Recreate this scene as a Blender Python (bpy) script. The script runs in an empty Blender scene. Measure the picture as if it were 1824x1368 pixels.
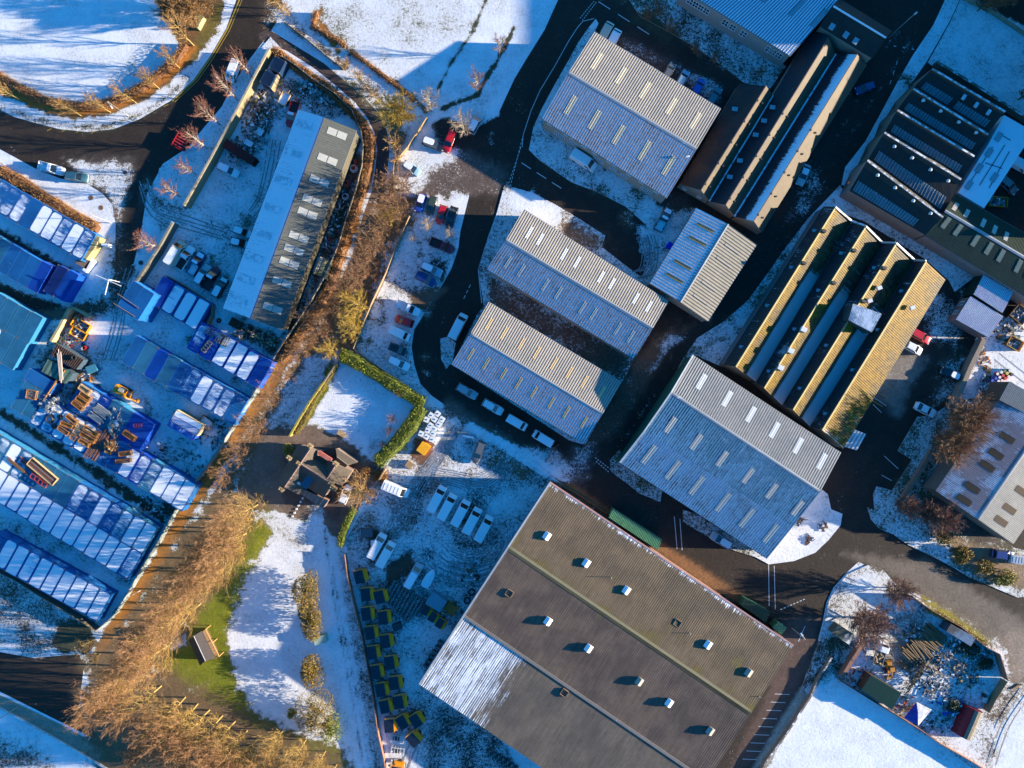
import bpy, math, random
import numpy as np
from mathutils import Vector, Matrix
from mathutils.geometry import delaunay_2d_cdt, tessellate_polygon
R = math.radians
random.seed(7); rng = np.random.default_rng(7)
scn = bpy.context.scene
# ---------------------------------------------------------------- camera
HC = 140.0; S = 8.7                       # camera height (m), photo pixels per metre at the ground
cam_d = bpy.data.cameras.new('camera'); cam = bpy.data.objects.new('camera', cam_d)
scn.collection.objects.link(cam); scn.camera = cam
cam.location = (0, 0, HC); cam.rotation_euler = (0, 0, 0)
cam_d.sensor_width = 36; cam_d.lens = 36*HC/(1824/S); cam_d.clip_end = 9000; cam_d.clip_start = 1
# ---------------------------------------------------------------- sky and sun
SUN_EL = R(10.5); SUN_AZ = R(-1.6)        # sun low in the east (picture right)
w = bpy.data.worlds.new('World'); scn.world = w; w.use_nodes = True
nt = w.node_tree; nt.nodes.clear()
sky = nt.nodes.new('ShaderNodeTexSky'); sky.sky_type = 'NISHITA'; sky.sun_disc = False
sky.sun_elevation = SUN_EL; sky.sun_rotation = R(90) - SUN_AZ
sky.air_density = 1.0; sky.dust_density = 0.15; sky.ozone_density = 4.5; sky.altitude = 120
hs = nt.nodes.new('ShaderNodeHueSaturation'); hs.inputs['Saturation'].default_value = 1.2
bg = nt.nodes.new('ShaderNodeBackground'); bg.inputs['Strength'].default_value = 0.108
wo = nt.nodes.new('ShaderNodeOutputWorld')
nt.links.new(sky.outputs[0], hs.inputs['Color']); nt.links.new(hs.outputs[0], bg.inputs['Color']); nt.links.new(bg.outputs[0], wo.inputs[0])
sd = bpy.data.lights.new('sun', 'SUN'); so = bpy.data.objects.new('sun', sd); scn.collection.objects.link(so)
sd.energy = 5.0; sd.angle = R(0.5); sd.color = (1.0, 0.86, 0.66)
tosun = Vector((math.cos(SUN_EL)*math.cos(SUN_AZ), math.cos(SUN_EL)*math.sin(SUN_AZ), math.sin(SUN_EL)))
so.rotation_euler = tosun.to_track_quat('Z', 'Y').to_euler(); so.location = tosun*300
scn.view_settings.view_transform = 'Standard'; scn.view_settings.look = 'None'
scn.view_settings.gamma = 1; scn.view_settings.exposure = 1.76; scn.view_settings.use_curve_mapping = False
scn.cycles.max_bounces = 4; scn.cycles.diffuse_bounces = 3; scn.cycles.transparent_max_bounces = 8
# ---------------------------------------------------------------- helpers
col = scn.collection
def W(u, v, h=0.0):
    k = (HC-h)/HC/S
    return Vector(((u-912)*k, -(v-684)*k, h))
def tl(c, r, x, y):
    return ((0, 456, 912, 1364)[c] + x/3.965, (0, 340, 680, 1023)[r] + y/3.965)
def hx(rgb): return (rgb[0], rgb[1], rgb[2], 1)
_m = {}
def N(t, ty, **kw):
    n = t.nodes.new(ty)
    for k, v in kw.items(): setattr(n, k, v)
    return n
def math_n(t, op, a, b=None, c=None, clamp=False):
    n = t.nodes.new('ShaderNodeMath'); n.operation = op; n.use_clamp = clamp
    for i, x in enumerate((a, b, c)):
        if x is None: continue
        if isinstance(x, (int, float)): n.inputs[i].default_value = x
        else: t.links.new(x, n.inputs[i])
    return n.outputs[0]
def mix_n(t, f, a, b, blend='MIX'):
    n = t.nodes.new('ShaderNodeMix'); n.data_type = 'RGBA'; n.blend_type = blend
    for s, x in ((n.inputs[0], f), (n.inputs[6], a), (n.inputs[7], b)):
        if isinstance(x, (int, float)): s.default_value = x
        elif isinstance(x, (tuple, list)): s.default_value = (x[0], x[1], x[2], 1)
        else: t.links.new(x, s)
    return n.outputs[2]
def noise_n(t, vec, scale, detail=3, rough=.55):
    n = t.nodes.new('ShaderNodeTexNoise'); n.inputs['Scale'].default_value = scale
    n.inputs['Detail'].default_value = detail; n.inputs['Roughness'].default_value = rough
    if vec is not None: t.links.new(vec, n.inputs['Vector'])
    return n.outputs['Fac']
def smooth_n(t, x, lo, hi):
    n = t.nodes.new('ShaderNodeMapRange'); n.interpolation_type = 'SMOOTHSTEP'
    n.inputs[1].default_value = lo; n.inputs[2].default_value = hi
    t.links.new(x, n.inputs[0]); return n.outputs[0]
def new_mat(name):
    m = bpy.data.materials.new(name); m.use_nodes = True; t = m.node_tree
    b = t.nodes['Principled BSDF']; return m, t, b
SNOW = (.80, .82, .86)
def pm(name, rgb, rough=.6, metal=0., var=.25, scale=1.5, snow=0., bump=0., fine=8.0, coat=0.):
    """painted or plain material: world-space grime, optional snow lying on what faces up"""
    if name in _m: return _m[name]
    m, t, b = new_mat(name)
    g = N(t, 'ShaderNodeNewGeometry').outputs
    n1 = noise_n(t, g['Position'], scale, 4, .65)
    f = math_n(t, 'MULTIPLY_ADD', n1, 2*var, 1-var)
    c = mix_n(t, 1.0, rgb, f, 'MULTIPLY')
    ro = rough
    if snow:
        n2 = noise_n(t, g['Position'], .9, 3, .6); n3 = noise_n(t, g['Position'], fine, 2, .6)
        s = math_n(t, 'ADD', math_n(t, 'MULTIPLY_ADD', n2, 1.1, -.55), math_n(t, 'MULTIPLY_ADD', n3, .5, -.25))
        s = math_n(t, 'ADD', s, snow)
        sx = N(t, 'ShaderNodeSeparateXYZ'); t.links.new(g['Normal'], sx.inputs[0])
        s = math_n(t, 'MULTIPLY', smooth_n(t, s, .46, .56), smooth_n(t, sx.outputs[2], .55, .8))
        c = mix_n(t, s, c, SNOW); t.links.new(math_n(t, 'MULTIPLY_ADD', s, .85-rough, rough), b.inputs['Roughness'])
        t.links.new(math_n(t, 'MULTIPLY_ADD', s, -metal, metal), b.inputs['Metallic'])
    else:
        b.inputs['Roughness'].default_value = rough; b.inputs['Metallic'].default_value = metal
    if coat: b.inputs['Coat Weight'].default_value = coat; b.inputs['Coat Roughness'].default_value = .08
    if bump:
        bp = N(t, 'ShaderNodeBump'); bp.inputs['Strength'].default_value = bump; bp.inputs['Distance'].default_value = .05
        t.links.new(noise_n(t, g['Position'], fine, 3), bp.inputs['Height']); t.links.new(bp.outputs[0], b.inputs['Normal'])
    t.links.new(c, b.inputs['Base Color'])
    _m[name] = m; return m
def ground_mat(name):
    m, t, b = new_mat(name)
    g = N(t, 'ShaderNodeNewGeometry').outputs
    base = N(t, 'ShaderNodeAttribute', attribute_name='base').outputs['Color']
    sn = N(t, 'ShaderNodeAttribute', attribute_name='snow').outputs['Fac']
    n0 = noise_n(t, g['Position'], .35, 5, .62); n1 = noise_n(t, g['Position'], 1.7, 5, .72); n2 = noise_n(t, g['Position'], 5.5, 3, .7)
    c = mix_n(t, 1.0, base, math_n(t, 'MULTIPLY_ADD', n1, 1.3, .35), 'MULTIPLY')
    c = mix_n(t, 1.0, c, math_n(t, 'MULTIPLY_ADD', n0, .9, .55), 'MULTIPLY')
    c = mix_n(t, 1.0, c, math_n(t, 'MULTIPLY_ADD', n2, .8, .6), 'MULTIPLY')
    s = math_n(t, 'ADD', math_n(t, 'MULTIPLY_ADD', n1, 1.25, -.625), math_n(t, 'MULTIPLY_ADD', n2, 1.5, -.75))
    s = math_n(t, 'ADD', s, math_n(t, 'MULTIPLY_ADD', n0, .5, -.25))
    s = math_n(t, 'ADD', s, sn)
    k = smooth_n(t, s, .40, .62)
    tint = mix_n(t, smooth_n(t, n0, .35, .7), (.76, .785, .83), (.84, .85, .87))
    thin = mix_n(t, smooth_n(t, s, .55, 1.05), (.60, .61, .62), tint)
    c = mix_n(t, k, c, thin)
    t.links.new(c, b.inputs['Base Color']); b.inputs['Roughness'].default_value = .8
    b.inputs['Specular IOR Level'].default_value = .3
    bp = N(t, 'ShaderNodeBump'); bp.inputs['Strength'].default_value = .35; bp.inputs['Distance'].default_value = .12
    h = math_n(t, 'ADD', math_n(t, 'MULTIPLY', k, .6), math_n(t, 'ADD', math_n(t, 'MULTIPLY', n2, .6), math_n(t, 'MULTIPLY', n1, 1.2)))
    t.links.new(h, bp.inputs['Height']); t.links.new(bp.outputs[0], b.inputs['Normal'])
    return m
def roof_mat(name, base, base2=None, snow=-9., grad=0., trough=.35, moss=None, mossamt=0., streak=0., rough=.62, metal=0., patch=.9, edge=0., edgepow=.12, mossgrad=0., band=None, ufade=None, groove_shade=.42, snst=.5, blotch=0., orand=0.):
    """sheet roof: 'prof' = 0 in the trough .. 1 on the crest, 'vn' = 0 at the ridge .. 1 at the eave"""
    if name in _m: return _m[name]
    m, t, b = new_mat(name)
    g = N(t, 'ShaderNodeNewGeometry').outputs; P = g['Position']
    prof = N(t, 'ShaderNodeAttribute', attribute_name='prof').outputs['Fac']
    vn = N(t, 'ShaderNodeAttribute', attribute_name='vn').outputs['Fac']
    uv = N(t, 'ShaderNodeUVMap').outputs[0]
    n0 = noise_n(t, P, .22, 3, .55); n1 = noise_n(t, P, 1.3, 4, .65); n2 = noise_n(t, P, 6, 3, .7)
    mp = N(t, 'ShaderNodeMapping'); mp.inputs['Scale'].default_value = (3.5, .16, 1); t.links.new(uv, mp.inputs[0])
    st = noise_n(t, mp.outputs[0], 1.0, 4, .7)
    c = mix_n(t, smooth_n(t, n0, .35, .65), base, base2 or base)
    c = mix_n(t, 1.0, c, math_n(t, 'MULTIPLY_ADD', n1, .5, .75), 'MULTIPLY')
    c = mix_n(t, 1.0, c, math_n(t, 'MULTIPLY_ADD', st, .5+streak, .75-streak*.5), 'MULTIPLY')
    if groove_shade: c = mix_n(t, 1.0, c, math_n(t, 'MULTIPLY_ADD', prof, groove_shade, 1-groove_shade), 'MULTIPLY')  # corrugation shade painted in: sheet colour darkens towards the troughs
    bl = math_n(t, 'MULTIPLY_ADD', smooth_n(t, math_n(t, 'ADD', math_n(t, 'MULTIPLY', n1, .6), math_n(t, 'MULTIPLY', n2, .4)), .36, .6), blotch, 1-blotch) if blotch else None
    if moss:
        q = math_n(t, 'ADD', math_n(t, 'MULTIPLY_ADD', n0, 1.4, -.7), math_n(t, 'MULTIPLY_ADD', st, .7, -.35))
        q = math_n(t, 'ADD', q, math_n(t, 'MULTIPLY_ADD', n2, .8, -.4)); q = math_n(t, 'ADD', q, mossamt)
        q = math_n(t, 'ADD', q, math_n(t, 'MULTIPLY', vn, mossgrad))
        c = mix_n(t, smooth_n(t, q, .3, .75), c, moss)
    if bl is not None: c = mix_n(t, 1.0, c, bl, 'MULTIPLY')
    if snow > -5:
        s = math_n(t, 'ADD', math_n(t, 'MULTIPLY_ADD', n0, patch, -patch/2), math_n(t, 'MULTIPLY_ADD', n2, .5, -.25))
        s = math_n(t, 'ADD', s, math_n(t, 'MULTIPLY_ADD', st, snst, -snst/2))
        s = math_n(t, 'ADD', s, math_n(t, 'MULTIPLY_ADD', n1, .4, -.2))
        s = math_n(t, 'ADD', s, math_n(t, 'MULTIPLY_ADD', prof, -trough, snow+trough/2))
        s = math_n(t, 'ADD', s, math_n(t, 'MULTIPLY', vn, grad))
        if edge:
            e = N(t, 'ShaderNodeAttribute', attribute_name='edge').outputs['Fac']
            s = math_n(t, 'ADD', s, math_n(t, 'MULTIPLY_ADD', smooth_n(t, e, 0, edgepow), edge, -edge))
        if band:
            s = math_n(t, 'ADD', s, math_n(t, 'MULTIPLY', smooth_n(t, vn, band[0], band[1]), band[2]))
        if orand:
            oi = N(t, 'ShaderNodeObjectInfo').outputs['Random']; s = math_n(t, 'ADD', s, math_n(t, 'MULTIPLY_ADD', oi, orand, -orand/2))
        if ufade:
            sx = N(t, 'ShaderNodeSeparateXYZ'); t.links.new(uv, sx.inputs[0])
            s = math_n(t, 'ADD', s, math_n(t, 'MULTIPLY', smooth_n(t, sx.outputs[0], ufade[0], ufade[1]), ufade[2]))
        k = smooth_n(t, s, .4, .6)
        c = mix_n(t, k, c, SNOW)
        t.links.new(math_n(t, 'MULTIPLY_ADD', k, .85-rough, rough), b.inputs['Roughness'])
    else: b.inputs['Roughness'].default_value = rough
    b.inputs['Metallic'].default_value = metal; b.inputs['Specular IOR Level'].default_value = .22
    t.links.new(c, b.inputs['Base Color']); _m[name] = m; return m

class MB:
    def __init__(s): s.v = []; s.f = []; s.m = []; s.a = {}
    def add(s, vs, fs, mi=0):
        o = len(s.v); s.v += [tuple(p) for p in vs]; s.f += [tuple(o+i for i in f) for f in fs]; s.m += [mi]*len(fs)
    def box(s, c, d, rz=0., mi=0, top=1.0, topshift=0.):
        x, y, z = d[0]/2, d[1]/2, d[2]/2; ca, sa = math.cos(rz), math.sin(rz); vs = []
        for zz, k, sh in ((-z, 1, 0), (z, top, topshift)):
            for a, bb in ((-x, -y), (x, -y), (x, y), (-x, y)):
                a = a*k+sh; bb = bb*k
                vs.append((c[0]+a*ca-bb*sa, c[1]+a*sa+bb*ca, c[2]+zz))
        s.add(vs, [(3, 2, 1, 0), (4, 5, 6, 7), (0, 1, 5, 4), (1, 2, 6, 5), (2, 3, 7, 6), (3, 0, 4, 7)], mi)
    def bar(s, p0, p1, wd, ht, mi=0):
        p0 = Vector(p0); p1 = Vector(p1); d = p1-p0
        if d.length < 1e-6: return
        d.normalize(); up = Vector((0, 0, 1)) if abs(d.z) < .9 else Vector((1, 0, 0))
        sd_ = d.cross(up).normalized()*wd/2; u = sd_.cross(d).normalized()*ht/2
        vs = [p+a+bb for p in (p0, p1) for a, bb in ((-sd_, -u), (sd_, -u), (sd_, u), (-sd_, u))]
        s.add(vs, [(3, 2, 1, 0), (4, 5, 6, 7), (0, 1, 5, 4), (1, 2, 6, 5), (2, 3, 7, 6), (3, 0, 4, 7)], mi)
    def tube(s, p0, p1, r0, r1, n=6, mi=0, caps=True):
        p0 = Vector(p0); p1 = Vector(p1); d = (p1-p0)
        if d.length < 1e-6: return
        d.normalize(); up = Vector((0, 0, 1)) if abs(d.z) < .9 else Vector((1, 0, 0))
        a = d.cross(up).normalized(); bb = a.cross(d)
        vs = [p+a*math.cos(2*math.pi*i/n)*r+bb*math.sin(2*math.pi*i/n)*r for p, r in ((p0, r0), (p1, r1)) for i in range(n)]
        fs = [(i, (i+1) % n, n+(i+1) % n, n+i) for i in range(n)]
        if caps: fs += [tuple(range(n-1, -1, -1)), tuple(range(n, 2*n))]
        s.add(vs, fs, mi)
    def quad(s, a, b, c, d, mi=0): s.add([a, b, c, d], [(0, 1, 2, 3)], mi)
    def prism(s, pts, z0, z1, mi=0, ms=None):
        n = len(pts); ar = sum(pts[i][0]*pts[(i+1) % n][1]-pts[(i+1) % n][0]*pts[i][1] for i in range(n))
        if ar < 0: pts = pts[::-1]
        vs = [(p[0], p[1], z0) for p in pts]+[(p[0], p[1], z1) for p in pts]
        s.add(vs, [tuple(range(n, 2*n))], mi)
        s.add(vs, [(i, (i+1) % n, n+(i+1) % n, n+i) for i in range(n)], mi if ms is None else ms)
    def mesh(s, name, mats, smooth=False):
        me = bpy.data.meshes.new(name); me.from_pydata(s.v, [], s.f)
        for x in (mats if isinstance(mats, (list, tuple)) else [mats]): me.materials.append(x)
        if len(me.polygons): me.polygons.foreach_set('material_index', s.m)
        if smooth: me.polygons.foreach_set('use_smooth', [True]*len(me.polygons))
        me.update(); return me
    def build(s, name, mats, parent=None, smooth=False, loc=None, rz=0.):
        return link(name, s.mesh(name, mats, smooth), parent, loc, rz)
def link(name, me, parent=None, loc=None, rz=0.):
    o = bpy.data.objects.new(name, me); col.objects.link(o)
    if parent: o.parent = parent; _kids.setdefault(parent.name, []).append(o)
    if loc is not None: o.location = loc
    if rz: o.rotation_euler[2] = rz
    return o
def tag(o, label, cat, group=None, kind=None):
    o['label'] = label; o['category'] = cat
    if group: o['group'] = group
    if kind: o['kind'] = kind
    return o
def thing(name, label, cat, loc=(0, 0, 0), rz=0., group=None):
    return tag(link(name, None, None, Vector(loc), rz), label, cat, group)
def struct(o): o['kind'] = 'structure'; return o
_kids = {}
def copy_tree(o, parent=None):
    c = o.copy(); col.objects.link(c)
    if parent: c.parent = parent; _kids.setdefault(parent.name, []).append(c)
    for ch in list(_kids.get(o.name, ())): copy_tree(ch, c)
    return c
def setattrs(me, **kw):
    for k, arr in kw.items():
        arr = np.asarray(arr, dtype=np.float32)
        if arr.ndim == 2:
            a = me.attributes.new(k, 'FLOAT_COLOR', 'POINT')
            a.data.foreach_set('color', np.concatenate([arr, np.ones((len(arr), 1), np.float32)], 1).ravel())
        else:
            a = me.attributes.new(k, 'FLOAT', 'POINT'); a.data.foreach_set('value', arr)
ORD = 'first second third fourth fifth sixth seventh eighth ninth tenth eleventh twelfth thirteenth fourteenth fifteenth sixteenth seventeenth eighteenth nineteenth twentieth'.split()
# ---------------------------------------------------------------- the ground and everything laid on it
GRASS = (.085, .085, .035); LITTER = (.20, .10, .038); ASPH = (.033, .023, .017); MUD = (.10, .06, .035)
GREEN = (.165, .185, .012); GRAVEL = (.19, .135, .10); CONC = (.30, .25, .20); ORANGE = (.42, .165, .03); DARKG = (.05, .055, .03)
OPS = []
def P_(pts, rgb=None, snow=None, soft=5): OPS.append(('p', np.array(pts, float), rgb, snow, soft, 0))
def L_(pts, wd, rgb=None, snow=None, soft=4): OPS.append(('l', np.array(pts, float), rgb, snow, soft, wd/2))
def seg_dist(X, A, B):
    d = B-A; L = max((d**2).sum(), 1e-9); t_ = np.clip(((X-A)@d)/L, 0, 1)
    return np.sqrt(((X-A-t_[:, None]*d)**2).sum(1))
def inside(X, P):
    r = np.zeros(len(X), bool); n = len(P)
    for i in range(n):
        x1, y1 = P[i]; x2, y2 = P[(i+1) % n]
        c = ((y1 > X[:, 1]) != (y2 > X[:, 1]))
        if y1 != y2: r ^= c & (X[:, 0] < (x2-x1)*(X[:, 1]-y1)/(y2-y1)+x1)
    return r
def vnoise(X, s, seed):
    """cheap value noise in picture units"""
    g = np.random.default_rng(seed).random((64, 64)); q = X/s; i = np.floor(q).astype(int); f = q-i; f = f*f*(3-2*f)
    a = g[i[:, 0] % 64, i[:, 1] % 64]; b = g[(i[:, 0]+1) % 64, i[:, 1] % 64]; c = g[i[:, 0] % 64, (i[:, 1]+1) % 64]; d = g[(i[:, 0]+1) % 64, (i[:, 1]+1) % 64]
    return (a*(1-f[:, 0])+b*f[:, 0])*(1-f[:, 1])+(c*(1-f[:, 0])+d*f[:, 0])*f[:, 1]
def field(X, rgb0, snow0):
    C = np.tile(np.array(rgb0, float), (len(X), 1)); Sn = np.full(len(X), float(snow0))
    for ty, P, rgb, sn, soft, hw in OPS:
        m = hw+soft+2
        idx = np.nonzero((X[:, 0] > P[:, 0].min()-m) & (X[:, 0] < P[:, 0].max()+m) & (X[:, 1] > P[:, 1].min()-m) & (X[:, 1] < P[:, 1].max()+m))[0]
        if not len(idx): continue
        Y = X[idx]; n = len(P); d = np.full(len(Y), 1e9)
        for i in range(n if ty == 'p' else n-1): d = np.minimum(d, seg_dist(Y, P[i], P[(i+1) % n]))
        sd_ = np.where(inside(Y, P), -d, d) if ty == 'p' else d-hw
        sd_ = sd_+(vnoise(Y, 7, 3)-.5)*soft*1.1
        k = np.clip(.5-sd_/(2*max(soft, .5)), 0, 1); k = k*k*(3-2*k)
        if rgb is not None: C[idx] = C[idx]*(1-k[:, None])+np.array(rgb)*k[:, None]
        if sn is not None: Sn[idx] = Sn[idx]*(1-k)+sn*k
    Sn = np.where(Sn > .35, Sn+.045, Sn)
    Sn = np.minimum(Sn, .93)
    Sn += (vnoise(X, 22, 5)-.5)*.26+(vnoise(X, 60, 9)-.5)*.16
    return C, Sn
GM = ground_mat('snowy_ground')
KERB = pm('kerb_stone', (.30, .28, .25), .8, snow=.42)
def px2w(P): return np.stack([(P[:, 0]-912)/S, -(P[:, 1]-684)/S], 1)
def sheet(name, pts, z, rgb, snow, step=5.0, kerb=0., skirt_mat=None):
    """a flat laid surface; kerb > 0 lifts it and gives it a stone edge"""
    pts = [(float(a), float(b)) for a, b in pts]; P = np.array(pts)
    per = []
    n = len(P)
    for i in range(n):
        a, b = P[i], P[(i+1) % n]; k = max(1, int(np.hypot(*(b-a))/8))
        for j in range(k): per.append(a+(b-a)*j/k)
    per = np.array(per)
    x0, y0 = P.min(0); x1, y1 = P.max(0)
    gx, gy = np.meshgrid(np.arange(x0, x1, step)+.37, np.arange(y0, y1, step)+.41); X = np.stack([gx.ravel(), gy.ravel()], 1)
    X = X[inside(X, P)]
    if len(X):
        d = np.full(len(X), 1e9)
        for i in range(n): d = np.minimum(d, seg_dist(X, P[i], P[(i+1) % n]))
        X = X[d > 2.0]
    allp = np.concatenate([per, X]) if len(X) else per
    vs = [Vector((float(a), float(b))) for a, b in allp]
    out = delaunay_2d_cdt(vs, [], [list(range(len(per)))], 1, 1e-4)
    vo = np.array([(v.x, v.y) for v in out[0]]); fo = [tuple(f) for f in out[2]]
    C, Sn = field(vo, rgb, snow); Wd = px2w(vo); zt = z+kerb
    V = [(float(a), float(b), zt) for a, b in Wd]
    def up(f):
        a, b, c = (V[f[0]], V[f[1]], V[f[2]]); return (b[0]-a[0])*(c[1]-a[1])-(b[1]-a[1])*(c[0]-a[0]) > 0
    F = [f if up(f) else f[::-1] for f in fo]; M = [0]*len(F); Cc = list(map(tuple, C)); Ss = list(Sn)
    if kerb > 0:
        PW = px2w(per); ctr = len(V); k = len(per)
        for q, zz in ((PW, zt+.001), (PW, -.02)):
            V += [(float(a), float(b), zz) for a, b in q]
        for i in range(k):
            j = (i+1) % k; F.append((ctr+i, ctr+j, ctr+k+j, ctr+k+i)); M.append(1)
        Cc += [(.3, .28, .25)]*(2*k); Ss += [0.]*(2*k)
    me = bpy.data.meshes.new(name); me.from_pydata(V, [], F); me.materials.append(GM); me.materials.append(KERB)
    me.polygons.foreach_set('material_index', M); setattrs(me, base=np.array(Cc), snow=np.array(Ss)); me.update()
    return struct(link(name, me))
# --- painted variation of the surfaces (picture coordinates of ground points)
# top-left field, its hedge ring and verge
P_([(-30, 150), (0, 130), (38, 152), (76, 172), (126, 186), (164, 186), (202, 176), (240, 158), (277, 138), (310, 112), (318, 83), (300, 40), (268, -20), (400, -20), (395, 20), (372, 70), (340, 110), (300, 150), (255, 180), (205, 202), (140, 212), (80, 200), (30, 175), (-30, 165)], LITTER, .12, 6)
P_([(380, 10), (400, 0), (385, 60), (350, 100), (330, 120), (345, 80)], (.15, .115, .03), .05, 8)
L_([(-5, 152), (60, 186), (140, 200), (210, 190), (270, 155), (318, 118), (345, 85)], 12, ORANGE, .0, 5)
L_([(0, 190), (60, 212), (120, 226), (180, 228), (240, 208), (300, 172), (335, 138)], 12, DARKG, .36, 8)
# bright snow with dark flecks, centre field
P_([(510, -10), (900, -10), (860, 60), (760, 110), (700, 130), (600, 90), (560, 60)], None, .62, 30)
L_([(600, 90), (560, 25), (570, 20)], 9, ORANGE, .1, 6)
L_([(556, 48), (590, 62), (615, 82), (650, 110), (690, 140), (735, 175), (760, 200)], 9, LITTER, .25, 7)
L_([(512, 42), (560, 75), (600, 105), (640, 145), (680, 178), (710, 200)], 10, LITTER, .35, 8)
L_([(865, 0), (840, 60), (805, 110), (780, 160)], 5, DARKG, .1, 4)
L_([(915, 50), (885, 110), (860, 150), (850, 170), (790, 192)], 7, DARKG, .05, 4)
P_([(610, 130), (650, 160), (690, 190), (725, 230), (720, 280), (700, 290), (690, 240), (660, 190), (620, 150)], (.16, .12, .05), .25, 14)
P_([(468, 0), (510, 10), (540, 60), (500, 40), (470, 50)], MUD, .45, 12)
# road mouth, left yard entrance
P_([(120, 285), (250, 285), (262, 330), (235, 420), (205, 430), (205, 380), (180, 335), (150, 325)], (.15, .12, .10), .62, 14)
L_([(262, 270), (240, 340), (232, 400), (222, 470), (212, 520)], 30, ASPH, .10, 14)
L_([(330, 372), (290, 368), (262, 330)], 12, MUD, .35, 10)
L_([(380, 400), (330, 392), (280, 372), (258, 335)], 7, MUD, .42, 8)
L_([(212, 440), (200, 540), (140, 560), (100, 600), (60, 680)], 30, MUD, .32, 22)
P_([(60, 545), (150, 545), (130, 570), (30, 570)], (.20, .13, .09), 0, 10)
P_([(-10, 400), (130, 480), (150, 500), (120, 500), (-10, 430)], ASPH, .1, 8)
P_([(-10, 500), (60, 530), (130, 545), (60, 560), (-10, 540)], ASPH, .08, 8)
P_([(160, 660), (260, 730), (250, 760), (190, 730), (120, 680)], (.14, .09, .05), .05, 12)
P_([(255, 600), (330, 620), (340, 640), (300, 620), (255, 612)], DARKG, .3, 10)
L_([(0, 735), (60, 770), (140, 820), (230, 880), (290, 925)], 12, ASPH, .12, 8)
L_([(20, 745), (100, 800), (200, 865), (270, 905)], 8, DARKG, .22, 8)
P_([(300, 840), (350, 870), (320, 930), (280, 920)], DARKG, .2, 14)
P_([(-10, 910), (60, 930), (240, 1030), (230, 1050), (140, 1000), (-10, 945)], GRASS, .62, 10)
# rough snow bottom-left, dark road, river path
P_([(-10, 1010), (60, 1040), (160, 1100), (150, 1150), (60, 1170), (-10, 1150)], (.12, .065, .04), .48, 14)
P_([(105, 1110), (165, 1105), (160, 1160), (100, 1160)], DARKG, .12, 14)
P_([(-20, 1300), (60, 1330), (110, 1380), (-20, 1390)], MUD, .35, 24)
P_([(400, 300), (480, 250), (520, 200), (440, 540), (380, 560), (250, 520), (300, 420), (260, 380), (330, 370)], None, .66, 14)
P_([(120, 640), (240, 560), (420, 620), (480, 680), (340, 860), (200, 720)], None, .70, 14)
P_([(500, 130), (540, 140), (620, 200), (590, 215), (540, 190), (500, 200), (470, 250), (440, 300), (420, 290), (440, 220), (470, 170)], MUD, .42, 10)
P_([(600, 350), (640, 260), (650, 300), (600, 440), (560, 520), (520, 590), (500, 600), (560, 480)], MUD, .32, 8)
P_([(440, 575), (500, 600), (490, 640), (430, 600)], MUD, .3, 8)
rb = random.Random(11)
for (x0, y0, x1, y1, n_) in ((90, 540, 470, 860, 46), (260, 380, 480, 560, 16), (440, 180, 560, 420, 16), (640, 740, 960, 1200, 40), (0, 930, 220, 1040, 16), (930, 290, 1180, 480, 20), (640, 420, 810, 680, 22), (1390, 60, 1640, 440, 20), (1545, 590, 1700, 760, 16), (1170, 560, 1400, 640, 10), (1640, 500, 1720, 620, 10), (700, 230, 900, 345, 12)):
    for _ in range(n_):
        cx, cy, r_ = rb.uniform(x0, x1), rb.uniform(y0, y1), rb.uniform(4, 15); an = rb.uniform(0, 3.1); e_ = rb.uniform(.25, .7)
        P_([(cx+r_*math.cos(k)*math.cos(an)-r_*e_*math.sin(k)*math.sin(an), cy+r_*math.cos(k)*math.sin(an)+r_*e_*math.sin(k)*math.cos(an)) for k in (0, .8, 1.6, 2.4, 3.1, 3.9, 4.7, 5.5)], MUD if rb.random() < .5 else None, rb.uniform(.24, .42) if cx > 1100 else rb.uniform(.30, .55), r_*.6)
# hedge walk: leaves and orange litter
L_([(640, 350), (617, 425), (600, 470), (588, 511), (562, 556), (533, 597), (505, 643), (480, 690), (445, 742), (405, 800), (365, 862), (325, 925), (275, 1010), (240, 1060), (200, 1120), (180, 1160)], 22, ORANGE, .0, 6)
L_([(488, 92), (532, 124), (582, 156), (620, 192), (648, 222), (660, 245), (662, 278), (656, 315), (645, 345)], 15, ORANGE, .05, 4)
P_([(690, 330), (740, 350), (745, 390), (700, 440), (670, 510), (635, 600), (620, 630), (560, 640), (520, 700), (470, 780), (440, 850), (400, 900), (380, 860), (440, 760), (520, 640), (590, 530), (630, 440), (650, 370)], LITTER, .26, 16)
P_([(590, 540), (650, 520), (640, 600), (600, 620)], (.17, .12, .045), .15, 18)
P_([(550, 640), (600, 640), (560, 720), (520, 740), (500, 700)], GRASS, .62, 14)
P_([(500, 720), (530, 720), (480, 850), (450, 880)], GRASS, .45, 14)
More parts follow.
